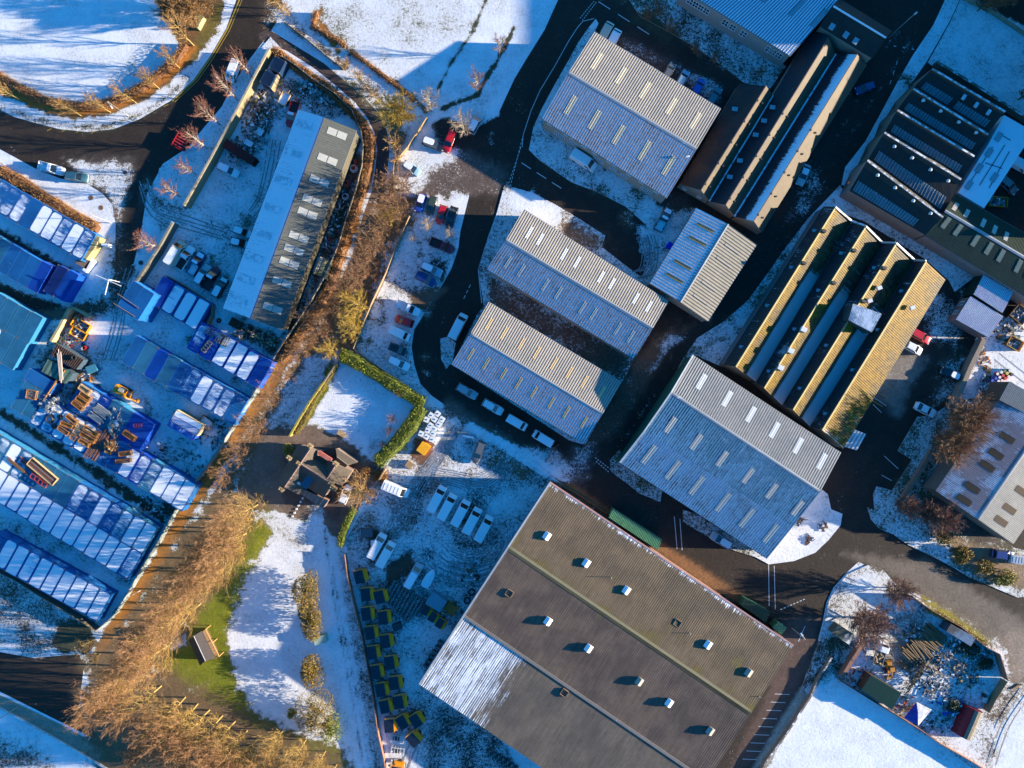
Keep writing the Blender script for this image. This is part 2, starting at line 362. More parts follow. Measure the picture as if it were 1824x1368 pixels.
# garden lawn, gravel, big lawn
P_([(600, 660), (560, 740), (545, 760), (520, 780), (560, 720), (590, 640)], GREEN, .05, 6)
P_([(470, 770), (560, 755), (600, 775), (672, 826), (690, 850), (660, 870), (640, 900), (600, 960), (555, 935), (500, 915), (440, 905), (400, 930), (420, 880)], GRAVEL, .04, 8)
P_([(520, 790), (640, 800), (640, 870), (600, 930), (500, 900)], (.10, .07, .055), .02, 10)
P_([(540, 890), (580, 900), (575, 925), (545, 915)], GRAVEL, .5, 8)
P_([(420, 940), (478, 912), (497, 925), (465, 975), (425, 1050), (405, 1140), (380, 1180), (330, 1130), (370, 1000)], GREEN, .08, 14)
L_([(490, 925), (462, 980), (424, 1050), (402, 1130), (405, 1200), (440, 1262)], 10, (.26, .25, .015), .22, 12)
P_([(290, 1170), (400, 1100), (412, 1200), (440, 1260), (530, 1310), (600, 1330), (620, 1368), (540, 1390), (380, 1260), (300, 1210)], GREEN, .0, 14)
P_([(470, 925), (500, 920), (540, 945), (555, 960), (540, 985), (490, 950)], CONC, .6, 6)
P_([(380, 870), (470, 880), (430, 980), (340, 1120), (260, 1200), (180, 1240), (140, 1180), (240, 1080), (310, 960)], (.19, .12, .06), .10, 22)
P_([(140, 1230), (300, 1190), (440, 1270), (600, 1340), (640, 1390), (180, 1390), (150, 1300)], (.16, .105, .055), .12, 24)
L_([(560, 930), (578, 960), (590, 1020), (603, 1100), (620, 1190), (640, 1290), (655, 1390)], 30, GRASS, .92, 6)
L_([(578, 940), (588, 1020), (600, 1100), (617, 1190), (636, 1290), (650, 1390)], 3, MUD, .42, 3)
L_([(592, 1010), (607, 1100), (625, 1190), (646, 1290), (661, 1390)], 3, MUD, .42, 3)
P_([(600, 960), (622, 1000), (640, 1090), (668, 1230), (690, 1380), (665, 1380), (640, 1230), (615, 1090)], DARKG, .50, 8)
# sign yard (vans) : dirt, melt and wheel-polished patches
P_([(752, 722), (800, 730), (830, 760), (800, 830), (750, 900), (720, 960), (640, 960), (650, 900), (672, 830)], (.17, .10, .065), .5, 12)
P_([(740, 780), (770, 790), (760, 830), (735, 815)], (.20, .09, .045), .0, 8)
L_([(820, 740), (800, 800), (770, 850), (735, 900), (700, 960)], 16, (.15, .11, .085), .42, 10)
L_([(805, 725), (850, 760), (900, 790)], 26, (.13, .10, .08), .1, 9)
P_([(872, 815), (890, 806), (945, 838), (930, 852), (900, 850), (872, 832)], (.18, .11, .06), .34, 9)
P_([(688, 1010), (730, 985), (735, 1015), (705, 1030), (695, 1040)], (.10, .06, .04), .0, 8)
P_([(745, 860), (760, 850), (750, 905), (740, 925)], ASPH, .25, 12)
P_([(690, 1335), (760, 1335), (800, 1370), (700, 1380)], (.22, .15, .11), .65, 12)
P_([(770, 1240), (900, 1290), (900, 1380), (760, 1380)], ASPH, .40, 30)
P_([(660, 945), (700, 950), (690, 960), (660, 975)], DARKG, .1, 8)
# estate: melted and trodden parts
P_([(835, 196), (890, 200), (888, 205), (862, 222), (845, 232), (830, 215)], None, .8, 4)
P_([(730, 240), (770, 215), (800, 235), (830, 260), (850, 300), (820, 335), (760, 345), (715, 350), (702, 310), (715, 270)], (.14, .10, .085), .66, 10)
P_([(770, 215), (800, 212), (850, 240), (870, 262), (850, 280), (800, 262), (775, 250)], ASPH, .05, 7)
P_([(770, 300), (830, 270), (900, 300), (905, 330), (880, 345), (770, 350), (750, 345)], (.12, .085, .07), .22, 12)
P_([(690, 505), (720, 500), (790, 515), (775, 530), (740, 535), (700, 530)], (.16, .10, .07), .35, 12)
P_([(730, 520), (790, 515), (770, 545), (735, 545)], (.14, .085, .055), .1, 8)
P_([(770, 455), (800, 462), (790, 500), (765, 480)], ASPH, .3, 9)
P_([(860, 1000), (1000, 1020), (1100, 1300)], None, None, 2)
P_([(912, 345), (950, 345), (985, 368), (1010, 395), (985, 400), (940, 375), (910, 365)], None, 1.15, 6)
P_([(1000, 390), (1075, 420), (1065, 445), (1040, 450), (1000, 420)], (.20, .11, .06), .28, 12)
P_([(872, 490), (1125, 640), (1105, 676), (872, 540)], (.13, .075, .05), .25, 8)
P_([(1130, 642), (1170, 600), (1240, 575), (1215, 600), (1180, 635), (1150, 690), (1100, 770), (1045, 800), (1040, 795), (1108, 682)], (.12, .075, .05), .16, 12)
P_([(1185, 600), (1240, 590), (1200, 615), (1160, 660)], None, .5, 10)
P_([(1075, 48), (1180, 98), (1285, 155), (1285, 190), (1060, 60)], (.09, .055, .045), .32, 8)
P_([(1210, 120), (1290, 150), (1285, 190), (1230, 160)], None, .45, 8)
P_([(1100, 0), (1180, 45), (1300, 130), (1380, 155), (1380, 110), (1215, 10)], MUD, .50, 14)
P_([(1150, 20), (1200, 60), (1190, 75), (1130, 35)], DARKG, .1, 10)
P_([(960, 290), (1030, 325), (1114, 368), (1080, 350), (1000, 300)], DARKG, .35, 14)
P_([(1130, 400), (1180, 400), (1185, 440), (1150, 500)], None, .58, 12)
P_([(1160, 340), (1230, 350), (1230, 372), (1180, 375)], (.06, .045, .04), .05, 8)
P_([(905, 793), (985, 800), (1050, 850), (1020, 860), (980, 830)], (.16, .12, .09), .62, 9)
L_([(838, 760), (900, 792), (985, 840), (1010, 858)], 14, GRASS, .95, 4)
P_([(985, 858), (1023, 862), (1080, 905), (1160, 955), (1230, 1000), (1300, 1045), (1340, 1075), (1330, 1085), (1240, 1030), (1100, 935)], (.24, .12, .05), .06, 5)
P_([(1020, 800), (1060, 800), (1040, 860), (1000, 850)], (.1, .09, .085), .42, 14)
L_([(1400, 450), (1352, 560), (1300, 600), (1230, 625), (1190, 660), (1160, 710), (1100, 800)], 6, None, .35, 6)
L_([(1640, 40), (1560, 170), (1500, 270), (1440, 370), (1380, 470), (1345, 545)], 5, None, .30, 8)
L_([(1600, 50), (1520, 190), (1460, 300), (1400, 420)], 5, None, .28, 9)
P_([(1440, 290), (1470, 330), (1430, 380), (1395, 400), (1420, 340)], ASPH, .32, 14)
P_([(1560, 660), (1620, 620), (1650, 640), (1620, 690), (1600, 740), (1560, 700)], (.20, .17, .145), .22, 12)
P_([(1650, 500), (1720, 560), (1700, 620), (1650, 600), (1640, 560)], None, .50, 14)
P_([(1680, 640), (1740, 620), (1700, 710), (1650, 740)], MUD, .42, 16)
P_([(1510, 1030), (1560, 1020), (1590, 1070), (1540, 1080)], GRASS, .75, 8)
P_([(1500, 985), (1650, 1000), (1780, 1080), (1840, 1110), (1840, 1180), (1740, 1130), (1620, 1040), (1540, 1000)], (.16, .125, .095), .0, 10)
L_([(1630, 1060), (1700, 1095), (1770, 1150)], 14, (.2, .16, .1), .42, 8)
L_([(1645, 1068), (1700, 1100), (1755, 1140)], 8, (.30, .24, .02), .0, 4)
L_([(1775, 1140), (1788, 1170), (1790, 1210), (1780, 1250)], 12, (.25, .2, .15), .55, 8)
P_([(1785, 1120), (1840, 1120), (1840, 1240), (1800, 1240), (1795, 1180)], (.26, .20, .15), .15, 14)
P_([(1760, 1250), (1830, 1210), (1800, 1300), (1760, 1368), (1740, 1350)], MUD, .45, 20)
P_([(1600, 1080), (1655, 1085), (1640, 1150), (1590, 1200), (1560, 1180), (1580, 1110)], (.20, .16, .13), .30, 14)
P_([(1470, 1120), (1520, 1130), (1500, 1200), (1430, 1230)], DARKG, .35, 14)
P_([(1395, 1100), (1460, 1100), (1440, 1200), (1415, 1240), (1360, 1340), (1330, 1368), (1300, 1368), (1370, 1230)], (.10, .062, .05), .0, 10)
P_([(1425, 1225), (1440, 1235), (1365, 1368), (1340, 1368)], (.42, .36, .29), .1, 4)
P_([(1690, 950), (1840, 1000), (1840, 1060), (1700, 1000)], (.26, .17, .10), .12, 10)
P_([(1640, 880), (1680, 885), (1800, 975), (1740, 970), (1660, 920)], (.07, .05, .04), .1, 8)
P_([(1655, 780), (1700, 780), (1690, 830), (1620, 870), (1600, 860)], (.08, .1, .05), .42, 12)
P_([(1700, -10), (1840, -10), (1840, 55), (1760, 15)], ASPH, .05, 8)
# --- far ground sheet
step = .42
xs = np.concatenate([[-3500, -1200, -500, -250, -160], np.arange(-124, 124, step), [160, 250, 500, 1200, 3500]])
ys = np.concatenate([[-3500, -1200, -500, -250, -140], np.arange(-98, 98, step), [140, 250, 500, 1200, 3500]])
GX, GY = np.meshgrid(xs, ys); nx, ny = len(xs), len(ys)
PX = np.stack([GX.ravel()*S+912, 684-GY.ravel()*S], 1)
C, Sn = field(PX, GRASS, .84)
me = bpy.data.meshes.new('ground'); nv = nx*ny
me.vertices.add(nv); me.vertices.foreach_set('co', np.stack([GX.ravel(), GY.ravel(), np.zeros(nv)], 1).astype(np.float32).ravel())
ii, jj = np.meshgrid(np.arange(nx-1), np.arange(ny-1)); a0 = (jj*nx+ii).ravel()
fq = np.stack([a0, a0+1, a0+1+nx, a0+nx], 1).astype(np.int32)
me.loops.add(fq.size); me.loops.foreach_set('vertex_index', fq.ravel()); me.polygons.add(len(fq))
me.polygons.foreach_set('loop_start', np.arange(0, fq.size, 4, dtype=np.int32)); me.update(calc_edges=True)
me.materials.append(GM); setattrs(me, base=C, snow=Sn); struct(link('ground', me))
# --- roads and yards
sheet('road', [(462, -20), (500, -20), (505, 20), (478, 62), (445, 105), (415, 150), (395, 190), (365, 225), (335, 262), (290, 292), (278, 315), (262, 345), (250, 420), (238, 470), (205, 480), (206, 400), (200, 365), (183, 345), (156, 328), (108, 318), (66, 302), (28, 281), (-20, 255), (-20, 185), (25, 208), (63, 219), (106, 230), (156, 235), (202, 230), (247, 213), (305, 179), (345, 142), (373, 102), (403, 51), (428, -20)], .004, ASPH, .02, 6)
sheet('path', [(460, 60), (478, 52), (524, 80), (576, 112), (614, 144), (648, 172), (675, 203), (690, 234), (694, 268), (690, 305), (684, 345), (668, 382), (652, 425), (640, 465), (612, 520), (585, 575), (572, 560), (600, 512), (626, 460), (636, 423), (648, 380), (662, 342), (668, 303), (672, 268), (667, 236), (655, 211), (631, 181), (600, 154), (562, 123), (512, 91), (462, 72)], .008, (.075, .05, .042), .12, 4)
estate = [(1003, -20), (1860, -20), (1860, 1180), (1760, 1130), (1660, 1072), (1600, 1045), (1530, 1000), (1505, 1023), (1485, 1046), (1472, 1073), (1465, 1109), (1460, 1129), (1450, 1164), (1437, 1195), (1427, 1228), (1340, 1390), (1255, 1390), (1330, 1262), (1404, 1150), (1337, 1098), (1240, 1030), (1100, 935), (1040, 890), (985, 850), (912, 795), (885, 768), (849, 755), (801, 727), (769, 705), (749, 684), (738, 650), (733, 617), (738, 587), (759, 554), (784, 514), (804, 479), (817, 441), (819, 416), (838, 340), (845, 300), (800, 262), (772, 250), (765, 225), (785, 212), (840, 225), (888, 202), (902, 171), (916, 141), (937, 106), (970, 53)]
sheet('estate_road', estate, .004, ASPH, .03, 5.5)
sheet('yard_surface', [(757, 724), (800, 728), (812, 742), (905, 795), (985, 850), (975, 858), (750, 1215), (905, 1330), (930, 1390), (700, 1390), (686, 1300), (668, 1190), (645, 1080), (625, 1005), (615, 965), (650, 900), (676, 830)], .006, (.085, .06, .045), .56, 5)
sheet('riverside_path', [(-20, 1228), (120, 1296), (250, 1372), (280, 1400), (235, 1400), (110, 1322), (-20, 1252)], .02, (.33, .27, .2), .1, 5)
sheet('dark_lane', [(-20, 1158), (60, 1172), (140, 1165), (150, 1185), (140, 1260), (190, 1330), (160, 1312), (60, 1262), (-20, 1222)], .006, ASPH, .0, 6)
# raised, kerbed verges with snow lying on them
_vi = [0]
def V(n, pts, rgb, sn, st=5):
    _vi[0] += 1; return sheet(n, pts, .008+_vi[0]*.0035, rgb, sn, st, kerb=.10)
V('grass_verge', [(482, 66), (500, 85), (470, 130), (433, 201), (385, 290), (338, 372), (312, 362), (290, 338), (281, 318), (284, 300), (310, 285), (345, 264), (372, 232), (398, 195), (420, 152), (450, 105)], GRASS, .70)
V('grass_verge', [(1061, 34), (1066, 42), (1060, 56), (1285, 193), (1184, 356), (1240, 372), (1157, 503), (1140, 497), (1150, 480), (1160, 430), (1150, 400), (1114, 368), (1063, 342), (1018, 325), (960, 285), (942, 267), (950, 227), (965, 194), (988, 151), (1008, 116), (1030, 76), (1048, 50)], GRASS, .66)
V('grass_verge', [(1108, -20), (1140, 30), (1182, 52), (1240, 85), (1290, 120), (1325, 148), (1372, 158), (1400, 118), (1215, -20)], GRASS, .50)
V('grass_verge', [(903, 323), (912, 333), (952, 345), (990, 365), (1035, 392), (1078, 420), (1072, 440), (1110, 470), (1158, 505), (1190, 540), (1130, 640), (1108, 680), (1042, 792), (1015, 785), (806, 650), (850, 560), (862, 545), (852, 481), (870, 420), (885, 380), (897, 335)], (.12, .08, .05), .55)
V('traffic_island', [(784, 603), (797, 600), (812, 610), (806, 645), (795, 657), (786, 640)], GRASS, .5)
V('grass_verge', [(1496, 330), (1440, 388), (1400, 440), (1365, 490), (1332, 535), (1290, 572), (1242, 602), (1216, 640), (1190, 690), (1210, 680), (1236, 632), (1290, 655), (1330, 590), (1400, 470), (1468, 368), (1540, 395), (1645, 460), (1690, 500), (1700, 520), (1740, 490), (1505, 345)], GRASS, .62)
V('grass_verge', [(1086, 820), (1104, 800), (1110, 826), (1180, 872), (1176, 894), (1139, 879), (1114, 859), (1089, 841)], GRASS, .42)
V('grass_verge', [(1216, 908), (1240, 915), (1330, 972), (1366, 996), (1345, 992), (1300, 978), (1216, 930)], GRASS, .45)
V('lawn', [(1464, 872), (1474, 880), (1480, 907), (1500, 915), (1497, 935), (1475, 962), (1452, 984), (1414, 999), (1369, 1005), (1345, 992), (1366, 990)], GRASS, .82)
V('grass_verge', [(1634, 742), (1598, 803), (1624, 819), (1589, 873), (1561, 866), (1555, 880), (1557, 908), (1544, 903), (1551, 925), (1566, 942), (1591, 952), (1616, 970), (1659, 990), (1700, 1012), (1725, 1028), (1812, 1064), (1860, 1060), (1860, 990), (1805, 975), (1668, 884), (1765, 715), (1710, 690), (1687, 722), (1660, 740)], GRASS, .50)
V('compound_ground', [(1545, 1006), (1570, 1012), (1590, 1035), (1618, 1056), (1646, 1077), (1757, 1139), (1786, 1170), (1790, 1205), (1770, 1245), (1768, 1390), (1700, 1390), (1667, 1316), (1586, 1265), (1490, 1207), (1475, 1185), (1440, 1238), (1424, 1232), (1440, 1195), (1452, 1164), (1463, 1129), (1468, 1109), (1475, 1073), (1488, 1046), (1508, 1023)], (.11, .08, .06), .62)
V('snow_field', [(1489, 1207), (1586, 1268), (1667, 1320), (1760, 1390), (1352, 1390), (1366, 1355), (1441, 1243), (1475, 1188)], GRASS, .92)
V('pavement', [(1692, -20), (1662, 45), (1626, 98), (1601, 141), (1571, 197), (1541, 252), (1505, 298), (1498, 330), (1512, 332), (1560, 255), (1612, 165), (1650, 110), (1690, 40), (1718, -20)], GRASS, .80)
V('snow_field', [(1719, -20), (1691, 42), (1652, 112), (1663, 120), (1800, 200), (1860, 235), (1860, 70), (1800, 30), (1762, 5), (1745, -20)], GRASS, .74)
V('compound_ground', [(1742, 606), (1800, 560), (1860, 540), (1860, 720), (1800, 680), (1782, 700), (1700, 715), (1690, 722)], (.15, .11, .08), .72)
V('car_park', [(820, 416), (800, 400), (770, 395), (740, 388), (708, 441), (692, 486), (667, 539), (640, 600), (634, 622), (690, 665), (757, 722), (766, 703), (748, 684), (737, 650), (732, 617), (737, 587), (758, 554), (783, 514), (803, 479), (816, 441)], GRASS, .66)
V('grass_verge', [(836, 762), (846, 754), (884, 768), (912, 793), (980, 845), (972, 852), (900, 806), (850, 780)], GRASS, .85)
# --- painted road marks
WP = pm('road_paint_white', (.55, .55, .55), .7, var=.35); YP = pm('road_paint_yellow', (.42, .28, .04), .7, var=.3)
def ribbon(name, pts, wd, m, z=.016, h=0):
    P = [W(a, b)[:2] for a, b in pts]; mb = MB(); L, Rr = [], []
    for i, p in enumerate(P):
        a = Vector(P[max(0, i-1)]); b = Vector(P[min(len(P)-1, i+1)]); d = (b-a).normalized(); n = Vector((-d.y, d.x))*wd/2
        L.append((p[0]+n.x, p[1]+n.y, z)); Rr.append((p[0]-n.x, p[1]-n.y, z))
    for i in range(len(P)-1): mb.quad(Rr[i], Rr[i+1], L[i+1], L[i])
    return struct(mb.build(name, m))
def dashes(p, q, n, frac, wd=.12, m=None):
    p = Vector(p); q = Vector(q)
    for i in range(n):
        a = p+(q-p)*(i/n); b = p+(q-p)*((i+frac)/n); ribbon('lane_marking', [a, b], wd, m or WP)
dashes((1062, 4), (1036, 38), 9, .6, .14); dashes((1058, 2), (1032, 34), 9, .6, .14)
dashes((1066, 3), (1170, 70), 3, .6, .16); dashes((929, 290), (1010, 342), 3, .62, .16)
dashes((932, 240), (908, 335), 14, .6, .13); dashes((928, 262), (905, 330), 10, .6, .13)
dashes((826, 532), (840, 503), 3, .6, .14); dashes((1060, 815), (1090, 838), 7, .55, .2); dashes((1062, 822), (1086, 842), 6, .55, .2)
dashes((1585, 150), (1602, 98), 3, .4, .14); dashes((1592, 82), (1640, 90), 3, .25, .2)
for a, b in (((1201, 920), (1206, 978)), ((1211, 924), (1215, 980)), ((1369, 1005), (1370, 1080)), ((1379, 1008), (1381, 1085))): ribbon('lane_marking', [a, b], .14, WP)
dashes((1390, 1086), (1436, 1066), 8, .6, .16); ribbon('lane_marking', [(1434, 1115), (1422, 1143)], .14, WP)
for a, b in (((1575, 812), (1600, 835)), ((1570, 846), (1588, 856)), ((1548, 702), (1579, 723)), ((1555, 720), (1570, 735))): ribbon('bay_marking', [a, b], .12, WP)
for i in range(9): ribbon('bay_marking', [(1406+i*-7.2, 1245+i*14.5-8), (1380+i*-7.2, 1245+i*14.5-9)], .12, WP)
for i in range(3): ribbon('bay_marking', [(1550+i*9, 712+i*-16), (1572+i*9, 724+i*-16)], .12, YP)
K1 = [(428, -10), (403, 51), (373, 102), (345, 142), (305, 179)]
ribbon('kerb_line', [(a+2, b+1) for a, b in K1], .28, YP); ribbon('kerb_line', [(a+6, b+3) for a, b in K1], .12, YP)
for i in range(9):
    a = .3+i*.08; ribbon('lane_marking', [(300-i*26, 186+min(i, 5)*9.5-max(0, i-5)*1.5), (292-i*26, 190+min(i, 5)*9.5-max(0, i-5)*1.5)], .12, YP)
K2 = [(1058, 33), (1038, 38), (1028, 50), (1013, 73), (988, 118), (962, 161), (946, 197), (932, 240), (930, 262)]
ribbon('kerb_line', K2, .14, WP)
ribbon('kerb_line', [(896, 340), (885, 380), (864, 441), (852, 481), (858, 540)], .18, WP)
# wheel tracks pressed through the snow
TR = pm('wheel_track_slush', (.24, .245, .25), .7, snow=.36, fine=3)
random.seed(3)
def track(pts, wd=.28, gauge=1.6):
    P = [Vector(p) for p in pts]; Q = []
    for i in range(len(P)-1):
        for k in range(4):
            t_ = k/4; p0 = P[max(0, i-1)]; p1 = P[i]; p2 = P[i+1]; p3 = P[min(len(P)-1, i+2)]
            Q.append(.5*((2*p1)+(-p0+p2)*t_+(2*p0-5*p1+4*p2-p3)*t_*t_+(-p0+3*p1-3*p2+p3)*t_**3))
    Q.append(P[-1])
    for sgn in (-1, 1):
        out = []
        for i, p in enumerate(Q):
            d = (Q[min(len(Q)-1, i+1)]-Q[max(0, i-1)]).normalized(); out.append(p+Vector((-d.y, d.x))*sgn*gauge/2*S)
        z = track.z = track.z+.0004
        ribbon('wheel_track', out, wd, TR, z=z)
track.z = .02
for i in range(16):
    c = (835+random.uniform(-14, 14), 965+random.uniform(-10, 10)); r = 30+i*4.6+random.uniform(-4, 4); a0 = random.uniform(-.3, .4); a1 = a0+random.uniform(1.6, 3.0)
    track([(c[0]+r*math.cos(a0+(a1-a0)*k/8)*1.1, c[1]+r*.8*math.sin(a0+(a1-a0)*k/8)) for k in range(9)], .16, 1.2+random.random())
for i in range(8):
    c = (835+random.uniform(-10, 10), 1400+random.uniform(-30, 30)); r = 70+i*8; a0 = 3.3+random.uniform(-.2, .2); a1 = a0+random.uniform(.9, 1.5)
    track([(c[0]+r*math.cos(a0+(a1-a0)*k/7), c[1]+r*1.2*math.sin(a0+(a1-a0)*k/7)) for k in range(8)], .15, 1.5)
for i in range(4): track([(815-i*4, 760+i*3), (795-i*4, 800), (765-i*5, 845), (735-i*6, 900), (705-i*6, 955)], .2, 1.5)
for i in range(2): track([(232+i*9, 480), (215+i*4, 540), (205+i*6, 590), (190+i*5, 640)], .22, 1.6)
for i in range(2): track([(400+i*14, 420), (330+i*8, 400-i*6), (275+i*4, 380-i*10), (255, 330-i*10)], .25, 1.6)
for i in range(2): track([(484+i*9, 250), (478+i*6, 300), (462+i*5, 360), (430+i*6, 400)], .2, 1.6)
track.z = .17
for i in range(4): track([(1140+i*6, 420), (1150+i*5, 450), (1145+i*5, 480), (1130+i*4, 490)], .2, 1.5)
for i in range(5): track([(900+i*3, 822+i*2), (862, 850+i*5), (812-i*3, 845+i*3), (775, 838+i*5)], .16, 1.4)
track([(1775, 635), (1800, 655), (1835, 682)], .25, 1.6); track([(1830, 1230), (1790, 1290), (1765, 1360)], .3, 1.7)
# ---------------------------------------------------------------- buildings
def corr(A0, A1, B0, B1, per=.5, amp=.06, rows=2, shape=(0, .1, .5, .6), lift=0., frac=None):
    """profiled sheet between ridge line A0-A1 and eave line B0-B1"""
    A0, A1, B0, B1 = map(Vector, (A0, A1, B0, B1)); L = (A1-A0).length
    n = max(1, round(L/per)); ts, pr = [], []
    if amp == 0: n = max(1, round(L/2)); ts = [i/n for i in range(n+1)]; pr = [0]*(n+1)
    else:
        for i in range(n):
            for s_, h in zip(shape, (1, 0, 0, 1)): ts.append((i+s_)/n); pr.append(h)
        ts.append(1.); pr.append(1)
    nrm = (A1-A0).cross(B0-A0).normalized()
    if nrm.z < 0: nrm = -nrm
    V, F, PR, VN, UV = [], [], [], [], []; k = rows+1; SL = (B0-A0).length
    for t_, h in zip(ts, pr):
        for j in range(k):
            s_ = j/rows; p = (A0.lerp(A1, t_)).lerp(B0.lerp(B1, t_), s_)+nrm*(h*amp+lift)
            V.append(p); PR.append(h); VN.append(s_); UV.append((t_*L, s_*SL))
    flip = ((A1-A0).cross(B0-A0)).z > 0
    for i in range(len(ts)-1):
        for j in range(rows):
            a = i*k+j; q = (a, a+k, a+k+1, a+1) if flip else (a, a+1, a+k+1, a+k)
            F.append(q)
    return V, F, PR, VN, UV
def corr_obj(name, mat, parent, *a, **kw):
    V, F, PR, VN, UV = corr(*a, **kw)
    me = bpy.data.meshes.new(name); me.from_pydata([tuple(v) for v in V], [], F); me.materials.append(mat)
    setattrs(me, prof=PR, vn=VN); ul = me.uv_layers.new(name='UVMap')
    li = np.empty(len(me.loops), np.int32); me.loops.foreach_get('vertex_index', li)
    ul.data.foreach_set('uv', np.array(UV, np.float32)[li].ravel()); me.update()
    return link(name, me, parent)
def inset(p, c, d):
    v = Vector((c.x-p.x, c.y-p.y, 0)); return p+v.normalized()*d if v.length else p
SKYM = pm('rooflight_yellowed', (.60, .50, .34), .5, var=.15)
SKYW = pm('rooflight_white', (.78, .77, .72), .4, var=.1)
SKYP = pm('rooflight_pale', (.55, .50, .42), .5, var=.15)
SKYB = pm('rooflight_clear', (.24, .34, .38), .25, var=.15)
FLASH = pm('ridge_flashing', (.34, .36, .37), .4, .3, snow=.25)
GUT = pm('gutter_grey', (.16, .16, .17), .5, snow=.2)
GLASS = pm('window_glass', (.02, .03, .045), .12, var=.1, coat=1.)
WFR = pm('window_frame_white', (.75, .75, .74), .5)
HARL = pm('harled_wall', (.36, .29, .22), .9, var=.2, bump=.3)
def span(root, ra, rb, la, lb, ea, eb, hr, hl, he, ml, mr, per=.5, amp=.06, wall=None, skyl=(), skyr=(), skm=(None, None), skw=.85, skv=(.31, .69), ridge=True, gut=True, skflat=False, ends=(1, 1), sides=(1, 1), fl=None, shape=(0, .1, .5, .6), rname='roof', overhang=.25):
    """two roof slopes and the walls below; all corners are picture coordinates seen at their own heights"""
    A, B = W(*ra, hr), W(*rb, hr); L0, L1 = W(*la, hl), W(*lb, hl); E0, E1 = W(*ea, he), W(*eb, he)
    out = []
    for (p, q, m, sk, sm, nm) in ((L0, L1, ml, skyl, skm[0], 'l'), (E0, E1, mr, skyr, skm[1], 'r')):
        if m is None: continue
        ro = corr_obj(rname, m, root, A, B, p, q, per=per, amp=amp, shape=shape); out.append(ro)
        Lr = (B-A).length
        for s_ in sk:
            u, vv = (s_, skv) if isinstance(s_, (int, float)) else (s_[0], s_[1:])
            du = skw/2/Lr
            def pt(uu, v_): return A.lerp(B, uu).lerp(p.lerp(q, uu), v_)
            pp = Lr/max(1, round(Lr/per)) if amp else .5
            uu0 = round((u-du)*Lr/pp)*pp/Lr; uu1 = uu0+max(1, round(skw/pp))*pp/Lr
            corr_obj('skylight', sm or SKYM, ro, pt(uu0, vv[0]), pt(uu1, vv[0]), pt(uu0, vv[1]), pt(uu1, vv[1]), per=pp, amp=0 if skflat else amp, lift=amp+.05 if skflat else .045, rows=1, shape=shape)
        if gut:
            g = MB(); g.bar(p+Vector((0, 0, -.08)), q+Vector((0, 0, -.08)), .16, .14); g.build('gutter', GUT, root)
    if ridge:
        g = MB(); dz = Vector((0, 0, amp+.06))
        for (p, q) in ((L0, L1), (E0, E1)):
            a2 = A.lerp(p, .035 if (p-A).length > 7 else .06); b2 = B.lerp(q, .035 if (p-A).length > 7 else .06)
            g.quad(A+dz, B+dz, b2+dz*.8, a2+dz*.8); g.quad(a2+dz*.8, b2+dz*.8, B+dz, A+dz)
        g.build('ridge_cap', fl or FLASH, root)
    c = (L0+L1+E0+E1)/4; wm = wall or HARL; g = MB()
    ii = [inset(p, c, overhang) for p in (L0, L1, E1, E0)]; Ai, Bi = inset(A, c, overhang), inset(B, c, overhang)
    l0, l1, e1, e0 = ii; dn = lambda p: Vector((p.x, p.y, 0)); z = Vector((0, 0, -.07))
    if sides[0]: g.quad(dn(l0), dn(l1), l1+z, l0+z)
    if sides[1]: g.quad(dn(e1), dn(e0), e0+z, e1+z)
    if ends[0]: g.add([dn(l0), l0+z, Ai+z, e0+z, dn(e0)], [(0, 1, 2, 3, 4)])
    if ends[1]: g.add([dn(e1), e1+z, Bi+z, l1+z, dn(l1)], [(0, 1, 2, 3, 4)])
    if g.f: g.build('wall', wm, root)
    return dict(A=A, B=B, l0=l0, l1=l1, e0=e0, e1=e1, roofs=out)
def windows(root, p, q, c, us, z0, z1, wd, panes=3, name='window'):
    p = Vector((p.x, p.y, 0)); q = Vector((q.x, q.y, 0)); d = (q-p).normalized(); n = Vector((-d.y, d.x, 0))
    if n.dot(Vector((c.x, c.y, 0))-p) > 0: n = -n
    L = (q-p).length
    for u in us:
        o = p+d*(u*L)+n*.03; z = Vector((0, 0, 1)); g = MB()
        g.quad(o-d*wd/2+z*z0, o+d*wd/2+z*z0, o+d*wd/2+z*z1, o-d*wd/2+z*z1); wn = g.build(name, GLASS, root)
        f = MB(); o2 = o+n*.03
        for a in (z0, z1, (z0+z1)/2): f.bar(o2-d*(wd/2+.05)+z*a, o2+d*(wd/2+.05)+z*a, .08, .09)
        for k in range(panes+1): f.bar(o2+d*(-wd/2+wd*k/panes)+z*z0, o2+d*(-wd/2+wd*k/panes)+z*z1, .09, .08)
        f.build('frame', WFR, wn)
def centroid(px): return W(sum(a for a, b in px)/len(px), sum(b for a, b in px)/len(px))
# sheet roofs
RN = roof_mat('grey_sheet_sunny', (.41, .365, .31), (.34, .31, .275), snow=-.35, grad=.55, trough=.1, groove_shade=.36)  # sunward slopes: extra sunlight painted into the sheet colour
RS = roof_mat('grey_sheet_frosted_shade', (.22, .22, .25), (.19, .19, .23), snow=.30, trough=.55, patch=.4)  # slopes turned from the sun: shade in the base colour, frost on top
RS2 = roof_mat('grey_sheet_lilac_shade', (.22, .21, .25), (.17, .17, .22), snow=.38, trough=.5, patch=.5)  # same shade put into the base, with a lilac cast, under frost
b1 = thing('warehouse', 'large gable warehouse with ten yellowed rooflights, delivery van parked at its long wall', 'warehouse')
r = span(b1, (1013, 129.5), (1241, 266), (966, 212), (1188, 353), (1059.5, 57), (1284, 194), 6.5, 5.1, 5.1, RS, RN, skyl=(.113, .31, .505, .70, .897), skyr=(.112, .308, .505, .70, .897))
